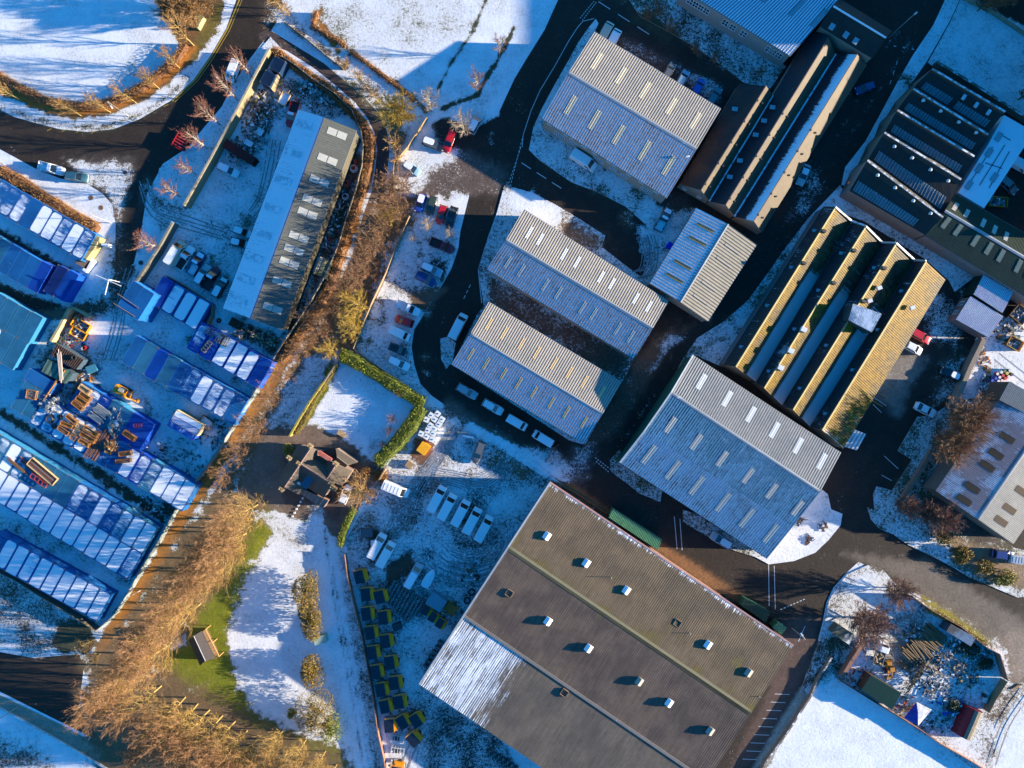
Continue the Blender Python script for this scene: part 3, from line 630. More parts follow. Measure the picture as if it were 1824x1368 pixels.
windows(b1, r['l0'], r['l1'], centroid([(1125, 205)]), (.14, .25, .46, .60, .66, .86), 1.4, 2.9, 2.4, 5)
windows(b1, r['l0'], r['l1'], centroid([(1125, 205)]), (.05, .18, .23, .33, .42, .53, .57, .70, .80, .92), 4.1, 4.6, 1.0, 2)
b2 = thing('warehouse', 'long gable warehouse with paired rooflights whose corner meets the square shed', 'warehouse')
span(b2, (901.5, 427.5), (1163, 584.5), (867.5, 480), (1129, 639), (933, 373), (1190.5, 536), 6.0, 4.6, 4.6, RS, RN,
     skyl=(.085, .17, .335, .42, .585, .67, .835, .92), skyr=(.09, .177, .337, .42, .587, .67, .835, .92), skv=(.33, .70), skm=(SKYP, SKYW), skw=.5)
b3 = thing('warehouse', 'gable warehouse with orange rooflights beside the row of parked vans', 'warehouse')
SKYO = pm('rooflight_orange', (.66, .46, .22), .5, var=.15)
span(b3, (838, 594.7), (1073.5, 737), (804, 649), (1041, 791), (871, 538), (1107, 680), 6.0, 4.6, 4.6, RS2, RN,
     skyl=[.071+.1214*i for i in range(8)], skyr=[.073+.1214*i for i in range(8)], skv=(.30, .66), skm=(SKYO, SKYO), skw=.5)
b4 = thing('shed_building', 'square shed with one snowy blue slope and one bare tan slope', 'shed')
R4W = roof_mat('snowed_sheet', (.30, .33, .38), snow=.50, trough=.5, patch=.3)
R4E = roof_mat('tan_sheet', (.36, .32, .25), (.33, .295, .23), groove_shade=.3)
span(b4, (1296.6, 399), (1212, 538), (1240.3, 370.5), (1157, 505), (1348, 436), (1261, 572), 5.4, 4.4, 4.4, R4W, R4E, per=.62, amp=.07,
     skyl=(.169, .326, .65, .80), skyr=(.19, .35, .66, .83), skv=(.22, .75), skm=(pm('rooflight_brown', (.30, .22, .10), .5), roof_mat('rooflight_tan', (.36, .33, .28))), skw=.62)
b5 = thing('warehouse', 'biggest blue-grey sheeted warehouse with a green end wall and one shallow folded slope', 'warehouse')
GRNW = pm('green_cladding', (.02, .10, .07), .5, var=.2)
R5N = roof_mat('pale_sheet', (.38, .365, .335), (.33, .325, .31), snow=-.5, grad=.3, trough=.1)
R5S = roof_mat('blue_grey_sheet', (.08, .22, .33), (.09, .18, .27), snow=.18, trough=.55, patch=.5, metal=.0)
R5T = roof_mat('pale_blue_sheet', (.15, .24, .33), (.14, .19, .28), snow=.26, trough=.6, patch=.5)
fold0, fold1 = (1148, 768), (1412, 938)
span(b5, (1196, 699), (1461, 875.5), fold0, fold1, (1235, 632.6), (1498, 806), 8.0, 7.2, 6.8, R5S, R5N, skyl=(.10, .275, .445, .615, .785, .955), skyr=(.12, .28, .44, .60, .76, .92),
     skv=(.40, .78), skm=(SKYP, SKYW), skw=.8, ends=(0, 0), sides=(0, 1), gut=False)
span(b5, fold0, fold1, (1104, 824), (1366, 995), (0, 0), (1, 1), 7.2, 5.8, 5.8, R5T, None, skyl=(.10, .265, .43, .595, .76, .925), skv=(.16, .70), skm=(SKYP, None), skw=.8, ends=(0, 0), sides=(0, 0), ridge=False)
g = MB(); pts = [W(1104, 824, 5.8), W(*fold0, 7.2), W(1196, 699, 8), W(1235, 632.6, 6.8), W(1498, 806, 6.8), W(1461, 875.5, 8), W(*fold1, 7.2), W(1366, 995, 5.8)]
cc = centroid([(1300, 812)]); pts = [inset(p, cc, .3) for p in pts]; zz = Vector((0, 0, -.06)); dn = lambda p: Vector((p.x, p.y, 0))
g.add([dn(pts[0])]+[p+zz for p in pts[:4]]+[dn(pts[3])], [(0, 1, 2, 3, 4, 5)]); g.build('wall', GRNW, b5)
g = MB(); g.add([dn(pts[4])]+[p+zz for p in pts[4:]]+[dn(pts[7])], [(0, 1, 2, 3, 4, 5)]); g.quad(dn(pts[7]), dn(pts[0]), pts[0]+zz, pts[7]+zz); g.build('wall', HARL, b5)
g = MB(); g.bar(W(1104, 824, 5.85), W(*fold0, 7.28), .3, .12); g.bar(W(*fold0, 7.28), W(1196, 699, 8.1), .3, .12); g.bar(W(1196, 699, 8.1), W(1235, 632.6, 6.9), .3, .12); g.build('verge_flashing', pm('flashing_white', (.6, .62, .62), .4), b5)
# brown multi-span factory
b6 = thing('factory', 'huge brown mossy-roofed factory with roof cowls and a white snow patch on its corner', 'factory')
B6A = roof_mat('brown_sheet', (.175, .125, .075), (.12, .09, .06), snow=-.62, grad=.0, band=(.78, 1.0, 1.12), trough=.05, moss=(.175, .135, .028), mossamt=.44, mossgrad=-.65, streak=.7, patch=.6, groove_shade=.12, snst=1.2)
B6B = roof_mat('brown_sheet_dark', (.17, .12, .085), (.11, .08, .062), snow=-.6, band=(.93, .99, .75), moss=(.19, .155, .035), mossamt=.16, mossgrad=-.5, streak=1.1, groove_shade=.12)
B6C = roof_mat('brown_sheet_snowed', (.17, .135, .10), (.12, .10, .08), snow=.56, patch=.7, trough=.3, streak=.9, ufade=(10, 25, -1.4), snst=1.9, groove_shade=.12)
FASC = pm('fascia_pink', (.42, .24, .22), .6, snow=.3)
N0, N1 = (980, 860), (1413, 1150); r0, r1 = (905, 975), (1338, 1270); v0, v1 = (826, 1097), (1259, 1392); s0, s1 = (747, 1219), (1180, 1514)
span(b6, r0, r1, v0, v1, N0, N1, 6.9, 6.0, 5.9, B6B, B6A, per=.42, amp=.02, ends=(0, 0), sides=(0, 1), wall=pm('brick_wall_red', (.24, .13, .09), .85), gut=False, fl=pm('ridge_mossy', (.2, .18, .1), .8))
A_, B_, C_, D_ = W(*v0, 6.0), W(*v1, 6.0), W(*s0, 5.6), W(*s1, 5.6)
corr_obj('roof', B6C, b6, A_, B_, C_, D_, per=.42, amp=.02)
g = MB(); g.bar(W(*v0, 6.1), W(*v1, 6.1), .55, .16); g.build('valley_gutter', pm('lead_gutter', (.16, .15, .14), .7, snow=.22), b6)
g = MB()
for a, b, h0, h1 in ((N0, r0, 6.0, 7.0), (r0, v0, 7.0, 6.1), (v0, s0, 6.1, 5.7)): g.bar(W(*a, h0), W(*b, h1), .35, .25)
g.build('verge_flashing', pm('flashing_blue_grey', (.35, .40, .44), .4, snow=.3), b6)
g = MB(); g.bar(W(*N0, 5.85), W(*N1, 5.85), .3, .25); g.build('gutter', FASC, b6)
g = MB(); cc = centroid([(1080, 1190)]); ps = [inset(p, cc, .3) for p in (W(*N0, 5.9), W(*r0, 6.9), W(*v0, 6), W(*s0, 5.6), W(*s1, 5.6), W(*v1, 6), W(*r1, 6.9), W(*N1, 5.9))]
g.add([dn(ps[0])]+[p+zz for p in ps[:4]]+[dn(ps[3])], [(0, 1, 2, 3, 4, 5)]); g.quad(dn(ps[3]), dn(ps[4]), ps[4]+zz, ps[3]+zz)
g.add([dn(ps[4])]+[p+zz for p in ps[4:]]+[dn(ps[7])], [(0, 1, 2, 3, 4, 5)]); g.build('wall', pm('blockwork_grey', (.22, .23, .24), .85), b6)
def cowl(root, u, v, h, kind):
    p = W(u, v, h); o = link('roof_cowl', None, root, p, R(-34)); o.scale = (.78, .78, .8); g = MB()
    if kind == 'open': 
        for a in ((-.8, 0, .1, 1.6), (.8, 0, .1, 1.6), (0, .8, 1.6, .1), (0, -.8, 1.6, .1)): g.box((a[0], a[1], .25), (a[2], a[3], .6))
        g.build('curb', pm('rust_curb', (.24, .15, .09), .8), o)
    else:
        g.box((0, 0, .3), (1.5, 1.7, .7)); g.build('curb', pm('cowl_grey', (.34, .31, .26), .6), o)
        g = MB(); m_ = pm('cowl_snowy', (.7, .72, .75), .5, snow=.9) if kind == 'snow' else pm('cowl_grey', (.34, .31, .26), .6)
        g.add([(-.9, -.95, .62), (.9, -.95, .62), (.9, .95, .62), (-.9, .95, .62), (0, -.95, 1.15), (0, .95, 1.15)], [(0, 1, 4), (2, 3, 5), (0, 4, 5, 3), (1, 2, 5, 4)]); g.build('cowl_lid', m_, o)
for u, v, h, k in ((974, 953.6, 6.3, 'snow'), (1044, 1001.6, 6.3, 'snow'), (1115, 1050, 6.3, 'snow'), (1206, 1109, 6.3, 'open'), (1260, 1146.6, 6.3, 'snow'), (1332, 1196, 6.3, 'grey'),
                   (907, 1056, 6.4, 'open'), (976, 1105, 6.4, 'snow'), (1048, 1153, 6.4, 'snow'), (1138, 1212, 6.4, 'grey'), (1191, 1250, 6.4, 'snow'), (1264, 1300, 6.4, 'grey'), (1005, 1233, 5.95, 'open')): cowl(b6, u, v, h-.1, k)
for u, v, hh in ((1088.5, 1028, 1.1), (1228.5, 1127.7, .8), (1352, 1240, .6)):
    g = MB(); p = W(u, v, 6.5); g.tube(p, p+Vector((0, 0, hh)), .07, .07, 6); g.build('vent_pipe', pm('pipe_pale', (.5, .48, .45), .5), b6)
# dark grey workshop
b7 = thing('workshop', 'long narrow workshop, snow-striped on one slope and bare dark grey on the other', 'workshop')
R7W = roof_mat('dark_sheet_snow', (.06, .07, .09), snow=1.1, trough=.85, patch=.35, grad=-.1)
R7E = roof_mat('dark_grey_sheet', (.12, .125, .108), (.11, .113, .10), rough=.6, groove_shade=.10)
SK7 = pm('rooflight_muted', (.40, .40, .36), .6)
skE = []
for (x, y) in ((597, 241), (579.6, 289), (565, 329), (553, 361), (544, 385), (529, 426), (520, 451), (511.5, 475), (499, 506.5), (481, 554)):
    skE.append((Vector((x-577, y-209)).dot(Vector((-131, 357)))/(131**2+357**2))-.02)
span(b7, (577, 209), (446, 567), (531.5, 195.5), (397, 549), (635, 232), (502.6, 588), 6.2, 5.0, 5.0, R7W, R7E, per=.45, amp=.015, wall=pm('cladding_drab', (.10, .088, .06), .6, var=.15),
     skyl=[(u, .30, .9) for u in (.06, .20, .34, .48, .60, .72, .83, .94)], skyr=[(u, .22, .50) for u in skE]+[(u, .52, .80) for u in skE], skm=(pm('rooflight_snowed', (.45, .55, .62), .4, snow=.5), SK7), skw=1.15, ridge=False, skflat=True)
g = MB(); g.bar(W(577, 209, 6.3), W(446, 567, 6.3), .2, .12); g.build('ridge_cap', pm('blue_trim', (.03, .06, .18), .4), b7)
# top building with windows
b8 = thing('warehouse', 'snow-covered ribbed-roof warehouse at the top edge with white windows in its drab wall', 'warehouse')
R8 = roof_mat('snowed_ribs', (.13, .17, .25), snow=.62, trough=.75, patch=.25)
r = span(b8, (1320, -95), (1515, 35-60), (1213, -20), (1408, 100), (1400, -170), (1560, -100), 6.6, 5.4, 5.4, R8, R8, per=.5, amp=.07, wall=pm('drab_render', (.30, .27, .24), .9, var=.2), skyl=(.52, .78, .97), skv=(.35, .60), skm=(SKYB, None))
windows(b8, r['l0'], r['l1'], centroid([(1390, -30)]), (.10, .15, .20, .25, .43, .50, .60, .84, .88, .93), 2.4, 4.2, 1.3, 2)
# stone terraces with the cross wing
SLATE = roof_mat('slate_lit', (.185, .135, .08), (.15, .11, .07), snow=-.6, streak=.2)  # east slopes: sunlit tan painted into the slate colour
SLW = roof_mat('slate_west_bare', (.10, .062, .05), (.045, .042, .045), snow=-.3, patch=1., trough=0)  # west copy of that slate, darkened to stand for shade
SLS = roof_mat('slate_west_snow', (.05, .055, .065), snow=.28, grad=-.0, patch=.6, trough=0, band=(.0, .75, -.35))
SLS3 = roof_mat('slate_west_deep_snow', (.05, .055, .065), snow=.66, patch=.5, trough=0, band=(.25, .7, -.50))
STN = pm('stone_wall', (.30, .24, .18), .9, var=.25, bump=.4)
b9 = thing('terrace_building', 'three parallel stone sheds with slate roofs and a cross wing at their far end', 'stone building')
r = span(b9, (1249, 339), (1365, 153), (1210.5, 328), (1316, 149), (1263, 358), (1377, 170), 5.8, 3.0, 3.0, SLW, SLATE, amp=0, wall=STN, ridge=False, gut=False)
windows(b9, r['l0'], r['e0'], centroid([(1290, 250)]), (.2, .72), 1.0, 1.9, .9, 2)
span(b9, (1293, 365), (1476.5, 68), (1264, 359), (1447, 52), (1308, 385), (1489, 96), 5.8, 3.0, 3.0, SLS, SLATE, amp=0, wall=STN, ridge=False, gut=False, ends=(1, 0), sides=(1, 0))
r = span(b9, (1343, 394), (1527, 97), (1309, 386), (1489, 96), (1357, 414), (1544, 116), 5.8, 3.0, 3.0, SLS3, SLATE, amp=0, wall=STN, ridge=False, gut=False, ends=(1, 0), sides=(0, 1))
DSL = roof_mat('slate_green', (.05, .06, .05), (.04, .045, .045), snow=-.4, streak=.2)
span(b9, (1485, 10.5), (1579, 67), (1459, 47), (1554, 105), (1494, -4), (1589, 55), 7.4, 5.6, 5.6, DSL, DSL, amp=0, wall=STN, gut=False, fl=pm('ridge_snow', (.4, .42, .45), .6, snow=.7))
g = MB()
for a, b in (((1249, 338), (1365, 152)), ((1293, 364), (1476, 67)), ((1343, 393), (1527, 96))): g.bar(W(*a, 5.85), W(*b, 5.85), .14, .1)
g.build('ridge_cap', pm('ridge_tile', (.12, .08, .09), .7), b9)
g = MB()
for a, b in (((1263, 358), (1377, 170)), ((1308, 385.5), (1489, 96))): g.bar(W(*a, 3.06), W(*b, 3.06), .35, .12)
g.build('valley_gutter', pm('lead_gutter_snow', (.2, .21, .23), .5, snow=.62), b9)
def flat_light(root, u, v, h, wd, ln, rz, m, hh=.12, name='skylight'):
    g = MB(); p = W(u, v, h); g.box((0, 0, 0), (wd, ln, hh)); g.build(name, m, root, loc=p, rz=rz)
for (u, v) in ((1309, 194), (1376, 191), (1361, 215), (1346, 240), (1318, 286), (1300, 315)): flat_light(b9, u, v, 4.75, 1.1, .8, R(-8), SKYB)
for (u, v) in ((1482, 47.5), (1507, 62), (1524, 73)): flat_light(b9, u, v, 6.75, 1.0, 1.3, R(-33), SKYB, .1)
g = MB()
for k in range(5):
    for a, b in (((1249, 339), (1365, 153)), ((1293, 365), (1410, 176)), ((1343, 394), (1460, 205))):
        t_ = .06+k*.2; p = W(a[0]+(b[0]-a[0])*t_, a[1]+(b[1]-a[1])*t_, 5.85); q = W(a[0]+(b[0]-a[0])*t_+9, a[1]+(b[1]-a[1])*t_+5, 4.9)
        g.box(p, (.35, .35, .35)); g.box(q, (.3, .3, .3))
g.build('roof_vents', pm('vent_dark', (.05, .05, .06), .6), b9)['kind'] = 'stuff'
# sawtooth mill
b10 = thing('mill_building', 'dark sawtooth-roofed mill with rows of ribbed glazing and round roof vents', 'mill')
MD = roof_mat('mill_slate', (.05, .055, .055), (.075, .055, .045), snow=-.35, streak=.3)
MR = roof_mat('mill_brown_slope', (.13, .085, .06), (.09, .07, .055), snow=-.3, streak=.2)
GLZ = roof_mat('patent_glazing', (.12, .24, .28), (.09, .18, .22), rough=.3, snow=.02, trough=.6)
Rg = [((1660, 123), (1789.5, 199.5)), ((1626, 158.6), (1759, 240)), ((1597.7, 196.8), (1734.5, 279)), ((1574.6, 236.8), (1711, 320)), ((1544.4, 286.5), (1679, 387.5))]
BAR = pm('glazing_bar', (.36, .36, .33), .5)
MSN = pm('parapet_snow', (.25, .22, .2), .8, snow=.5)
MWALL = pm('mill_wall', (.17, .15, .11), .9, var=.25, bump=.4)
for i, (a, b) in enumerate(Rg):
    if i < 4: na, nb = Rg[i+1]; va, vb = (na[0]+2.5, na[1]-4.5), (nb[0]+2.5, nb[1]-4.5)
    else: va, vb = (1513, 340), (1647.5, 418.6)
    f_ = .14 if i < 4 else .2
    ma = (a[0]+(va[0]-a[0])*f_, a[1]+(va[1]-a[1])*f_); mb_ = (b[0]+(vb[0]-b[0])*f_, b[1]+(vb[1]-b[1])*f_)
    A, B = W(*a, 6.4), W(*b, 6.4); M0, M1 = W(*ma, 5.9), W(*mb_, 5.9); V0, V1 = W(*va, 4.4), W(*vb, 4.4)
    corr_obj('roof', MR, b10, A, B, M0, M1, per=2, amp=0); ro = corr_obj('roof', MD, b10, M0, M1, V0, V1, per=2, amp=0)
    g = MB(); g.bar(A+Vector((0, 0, .1)), B+Vector((0, 0, .1)), .35, .2); g.build('ridge_cap', MSN, b10)
    segs = {0: ((.07, .42), (.50, .92)), 1: ((.06, .93),), 2: ((.06, .93),), 3: ((.06, .93),), 4: ((.03, .82),)}[i]
    for s0_, s1_ in segs:
        def q(u, v_): return M0.lerp(M1, u).lerp(V0.lerp(V1, u), v_)
        corr_obj('glazing', GLZ, ro, q(s0_, .52), q(s1_, .52), q(s0_, .93), q(s1_, .93), per=.5, amp=.03, lift=.06)
        n = int((s1_-s0_)*(M1-M0).length/.62); L0_ = ro
        for k in range(n+1):
            u = s0_+(s1_-s0_)*k/n; z = Vector((0, 0, .16)); g = MB(); g.bar(q(u, .52)+z, q(u, .93)+z, .07, .08); g.build('glazing_bar', BAR, ro)
    if i in (1, 3, 4):
        for k in range(4):
            u = (.17, .40, .64, .87)[k]; p = M0.lerp(M1, u).lerp(V0.lerp(V1, u), -.02 if i == 4 else .1); g = MB()
            g.tube(p, p+Vector((0, 0, .45)), .22, .22, 8); g.tube(p+Vector((0, 0, .45)), p+Vector((0, 0, .7)), .36, .12, 8); g.build('roof_vent', pm('vent_white', (.6, .62, .62), .4), b10)
    if i == 0:
        for (u, v) in ((1717, 173), (1739, 187), (1761, 200)): flat_light(b10, u, v, 5.8, .6, 1.1, R(-33), pm('hatch_pale', (.55, .6, .62), .5, snow=.4), .3, 'roof_hatch')
    g = MB(); g.add([dn(A), A, M0, V0, dn(V0)], [(0, 1, 2, 3, 4), (4, 3, 2, 1, 0)]); g.add([dn(B), B, M1, V1, dn(V1)], [(0, 1, 2, 3, 4), (4, 3, 2, 1, 0)])
    if i < 4: NA, NB = W(*Rg[i+1][0], 6.4), W(*Rg[i+1][1], 6.4); g.quad(V0, V1, NB, NA); g.quad(NA, NB, V1, V0); g.quad(dn(V0), V0, NA, dn(NA)); g.quad(dn(NA), NA, V0, dn(V0))
    if i == 4: g.quad(dn(V0), dn(V1), V1, V0); g.build('wall', pm('mill_render_pink', (.30, .20, .16), .9, var=.25, bump=.3), b10); g = MB()
    if i == 0: g.quad(dn(A), dn(B), B, A); g.quad(dn(B), dn(A), A, B)
    if g.f: g.build('wall', MWALL, b10)
ANX = roof_mat('felt_roof', (.05, .055, .06), snow=.56, patch=.7, snst=0.)
b10b = thing('flat_annexe', 'flat snow-covered annexe roof beside the sawtooth mill with sunken rooflights', 'annexe')
g = MB(); g.prism([W(u, v, 4.2)[:2] for u, v in ((1789, 205), (1826, 226), (1832, 250), (1753, 371), (1707, 343), (1760, 258))], 0, 4.2); g.build('roof', ANX, b10b)
for (u, v) in ((1779, 244), (1762, 272), (1744, 300), (1726, 330), (1771, 316)): flat_light(b10b, u, v, 4.3, 1.0, 1.8, R(-33), SKYB, .3)
g = MB(); [g.bar(W(a, b_, 4.26), W(c_, d_, 4.26), .12, .06) for a, b_, c_, d_ in ((1768, 262, 1730, 322), (1790, 258, 1745, 330), (1798, 270, 1762, 335), (1755, 290, 1785, 300), (1780, 238, 1800, 250))]; g.build('roof_seam', pm('seam_dark', (.03, .03, .035), .8), b10b)
b11 = thing('green_warehouse', 'long dark green sheeted warehouse with pale rooflights, pink wall below its eave', 'warehouse')
GR = roof_mat('dark_green_sheet', (.012, .055, .04), (.012, .045, .035))
GR2 = roof_mat('green_sheet_upper', (.03, .06, .035), (.035, .05, .03))
def par(a, b, pts):
    d = (b[0]-a[0], b[1]-a[1]); L = d[0]**2+d[1]**2
    return [((x-a[0])*d[0]+(y-a[1])*d[1])/L for x, y in pts]
T5 = lambda x, y: (1500+x/5.63, 320+y/5.63)
ra, rb = (1683, 375), (1870, 485); la, lb = (1647.5, 419.5), (1847, 541); ea, eb = (1702.5, 345), (1875, 444)
skr = [(u, .22, .62) for u in par(ra, rb, [T5(*p) for p in ((1145, 240), (1265, 310), (1435, 410), (1560, 490), (1680, 560))])]
skl = [(u+.02, .12, .52) for u in par(ra, rb, [T5(*p) for p in ((995, 490), (1120, 560), (1290, 660), (1410, 740), (1535, 810), (1700, 910), (1800, 990))])]
span(b11, ra, rb, la, lb, ea, eb, 5.6, 4.4, 4.4, GR, GR2, per=.3, amp=.04, wall=pm('pink_render', (.33, .22, .18), .9, var=.3, bump=.2), skyl=skl, skyr=skr, skm=(pm('rooflight_drab', (.33, .32, .20), .5), SKYP), skw=.9)
# mossy four-span shed
b12 = thing('mossy_shed', 'four parallel sheds with bright yellow mossy roofs and blue snow in the valleys', 'shed')
MOS = roof_mat('mossy_sheet', (.17, .115, .045), (.075, .05, .028), moss=(.25, .135, .0), mossamt=.78, mossgrad=-.25, snow=-.22, trough=.4, streak=.3, groove_shade=.5, ufade=(22, 36, .38), blotch=.62)
MOSE = roof_mat('mossy_sheet_valley', (.16, .108, .042), (.075, .05, .028), moss=(.23, .13, .0), mossamt=.95, mossgrad=-1.5, snow=-1.75, trough=.9, streak=.4, band=(.40, .58, 1.55), patch=.7, ufade=(10, 16, .72), groove_shade=.5, blotch=.6, snst=1.0)
MOSD = roof_mat('sheet_west_shaded', (.028, .045, .05), (.03, .04, .045), snow=-.02, trough=.6)  # west slopes: their shade is painted in as a dark base colour
SPN = [((1487.6, 369), (1310, 653), (1467.4, 367.7), (1288, 650.6), (1517, 394), (1346, 681)),
       ((1542, 403), (1360.6, 691), (1518, 395), (1347, 682), (1571, 432), (1392.5, 723)),
       ((1596, 433), (1412, 729.6), (1572, 433), (1394, 724), (1629, 463.6), (1442, 760.7)),
       ((1649, 465), (1463.6, 766), (1630, 464.5), (1443, 761), (1684, 497.6), (1501, 800))]
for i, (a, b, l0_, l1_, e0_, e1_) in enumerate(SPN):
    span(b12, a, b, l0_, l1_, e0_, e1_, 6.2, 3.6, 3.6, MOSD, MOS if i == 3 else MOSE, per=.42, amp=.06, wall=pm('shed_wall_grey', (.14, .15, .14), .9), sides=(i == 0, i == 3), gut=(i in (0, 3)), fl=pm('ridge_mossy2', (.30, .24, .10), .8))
for i, (a, b, l0_, l1_, e0_, e1_) in enumerate(SPN):
    for k in range(4):
        t_ = (.15, .38, .62, .88)[k]+.03*(i % 2); x = (a[0]+(b[0]-a[0])*t_)*.55+(l0_[0]+(l1_[0]-l0_[0])*t_)*.45; y = (a[1]+(b[1]-a[1])*t_)*.55+(l0_[1]+(l1_[1]-l0_[1])*t_)*.45
        flat_light(b12, x, y, 5.2, 1.0, .6, R(-8), SKYB, .15)
    if i == 1: 
        for (u, v) in ((1431, 587), (1408, 625), (1390, 655)): flat_light(b12, u, v, 6.3, 1.1, .9, R(-25), pm('cowl_white', (.75, .75, .75), .4), .9, 'roof_cowl')
    if i in (0, 1, 2):
        for k in range(2):
            t_ = (.14, .34)[k]; flat_light(b12, a[0]+(b[0]-a[0])*t_+4, a[1]+(b[1]-a[1])*t_+3, 6.2, .8, .5, R(-25), pm('cowl_dark', (.06, .06, .06), .6), .9, 'roof_cowl')
for (u, v) in ((1566, 513), (1549, 536), (1625, 548)): flat_light(b12, u, v, 6.0, .9, .7, R(20), pm('cowl_white', (.75, .75, .75), .4), .6, 'roof_cowl')
o = link('penthouse', None, b12); g = MB(); g.prism([W(u, v, 7.4)[:2] for u, v in ((1520, 541), (1571, 559), (1553, 592), (1511, 570))], 3, 7.3); g.build('wall', pm('dormer_green', (.03, .05, .045), .6), o)
g = corr_obj('roof', roof_mat('penthouse_roof', (.06, .07, .08), snow=.6, trough=.3), o, W(1520, 541, 7.5), W(1571, 559, 7.5), W(1511, 570, 7.3), W(1553, 592, 7.3), per=.3, amp=.04)
g = MB()
for k in range(3): a, b = SPN[k][4], SPN[k+1][0]; g.bar(W(a[0], a[1], 3.9), W(b[0], b[1], 6.0), .35, .4); g.bar(W(*SPN[k][0], 6.3), W(*SPN[k][4], 3.9), .35, .3)
g.build('verge_snow', pm('verge_snowy', (.35, .3, .25), .8, snow=.6), b12)
# two low sheds
R13 = roof_mat('lilac_sheet', (.26, .22, .30), (.28, .26, .27), snow=.60, trough=.7, patch=.5)
T4 = lambda x, y: (1640+x/9.913, 480+y/9.913)
def mono(name, label, cat, q4, h0, h1, mat, wall, per=.32, amp=.05, grp=None):
    rt = thing(name, label, cat, group=grp); a, b, c, d = q4; A, B, C_, D_ = W(*a, h0), W(*b, h0), W(*c, h1), W(*d, h1)
    corr_obj('roof', mat, rt, A, B, D_, C_, per=per, amp=amp); g = MB(); ce = (A+B+C_+D_)/4; P4 = [inset(p, ce, .15) for p in (A, B, C_, D_)]; z = Vector((0, 0, -.05))
    for i in range(4): p, q = P4[i], P4[(i+1) % 4]; g.quad(dn(p), dn(q), q+z, p+z); g.quad(dn(q), dn(p), p+z, q+z)
    g.build('wall', wall, rt); return rt, P4
s1_, pp = mono('low_shed', 'small lilac ribbed-roof shed with green side wall, against the green warehouse', 'shed', [T4(1110, 90), T4(1640, 400), T4(1440, 770), T4(930, 440)], 3.5, 3.5, R13, pm('green_boards', (.03, .08, .055), .7))
s2_, pp = mono('low_shed', 'small lilac ribbed-roof shed with pinkish walls and a dark doorway', 'shed', [T4(880, 470), T4(1460, 830), T4(1190, 1200), T4(620, 880)], 3.3, 3.3, R13, pm('pink_wall', (.38, .28, .25), .9))
windows(s2_, pp[3], pp[0], centroid([T4(1000, 830)]), (.35, .75), .9, 2.2, .9, 1); 
# right-hand building
b14 = thing('industrial_unit', 'wide industrial unit with chequered frosty slope and brown rooflights at the right edge', 'warehouse')
R14L = roof_mat('frost_panels', (.30, .26, .28), (.25, .23, .25), snow=.30, trough=.3, patch=1.2)
R14R = roof_mat('pale_sheet_right', (.36, .35, .31), (.32, .31, .28))
SKD = pm('rooflight_umber', (.075, .045, .022), .85)
a, b = (1742, 925), (1862, 751)
span(b14, a, b, (1666.6, 874), (1786, 702), (1805, 969), (1925, 795), 6.4, 5.2, 5.2, R14L, R14R, per=.32, amp=.035, wall=pm('unit_wall', (.13, .12, .10), .8),
     skyl=[(u, .28, .60) for u in par(a, b, [(1734, 903), (1750, 880), (1775, 843), (1791, 820), (1810, 790)])], skyr=[(u, .30, .62) for u in (.09, .22, .40, .55)], skm=(SKD, SKD), skw=1.2, gut=False)
b14b = mono('grey_lean_to', 'plain grey ribbed roof adjoining the chequered-roof unit at its far end', 'warehouse', [(1797, 679), (1900, 735), (1880, 764), (1779, 712)], 6.3, 5.9, roof_mat('grey_grid_sheet', (.34, .33, .30)), pm('unit_wall', (.13, .12, .10), .8))
# stone house
HS = roof_mat('house_slate', (.20, .155, .115), (.16, .13, .10), snow=-.5, streak=.1); HSW = HS
b15 = thing('stone_house', 'old slate-roofed stone house with crossing gables, chimneys and a ribbed lean-to', 'house')
TH = lambda x, y: (480+x/7.6, 760+y/7.6)
pk = pm('house_wall_pale', (.24, .17, .14), .85)
span(b15, TH(570, 275), TH(200, 822), TH(385, 245), TH(100, 745), TH(690, 335), TH(405, 925), 6.3, 4.0, 4.0, HS, HS, amp=0, wall=pk, gut=False, fl=pm('ridge_pink', (.24, .14, .12), .8))
span(b15, TH(415, 500), TH(845, 775), TH(300, 690), TH(735, 965), TH(545, 340), TH(960, 600), 6.3, 4.0, 4.0, HS, HS, amp=0, wall=pk, gut=False, fl=pm('ridge_pink', (.24, .14, .12), .8), ends=(0, 1))
span(b15, TH(905, 508), TH(772, 715), TH(790, 440), TH(660, 640), TH(1120, 600), TH(985, 800), 6.0, 4.0, 3.9, HS, HS, amp=0, wall=pk, gut=False, fl=pm('ridge_pink', (.24, .14, .12), .8))
span(b15, TH(915, 410), TH(1060, 520), TH(890, 470), TH(1020, 560), TH(895, 285), TH(1200, 485), 3.6, 3.2, 2.6, HS, HS, amp=0, wall=pk, gut=False, fl=pm('ridge_stone', (.25, .21, .17), .7))
corr_obj('lean_to_roof', roof_mat('ribbed_polycarb', (.26, .25, .23), rough=.3), b15, W(*TH(440, 835), 3.2), W(*TH(800, 1000), 3.2), W(*TH(415, 905), 2.5), W(*TH(720, 1110), 2.5), per=.95, amp=.10, shape=(0, .04, .9, .94))
g = MB(); g.prism([W(*TH(x, y), 2.4)[:2] for x, y in ((425, 900), (450, 840), (795, 1000), (722, 1100))], 0, 2.35); g.build('lean_to_wall', pm('brick_lean', (.25, .16, .12), .85), b15)
corr_obj('courtyard_roof', roof_mat('courtyard_panel', (.13, .11, .06)), b15, W(*TH(650, 385), 4.6), W(*TH(800, 465), 4.6), W(*TH(585, 495), 4.5), W(*TH(690, 560), 4.5), per=.8, amp=.08, shape=(0, .05, .9, .95))
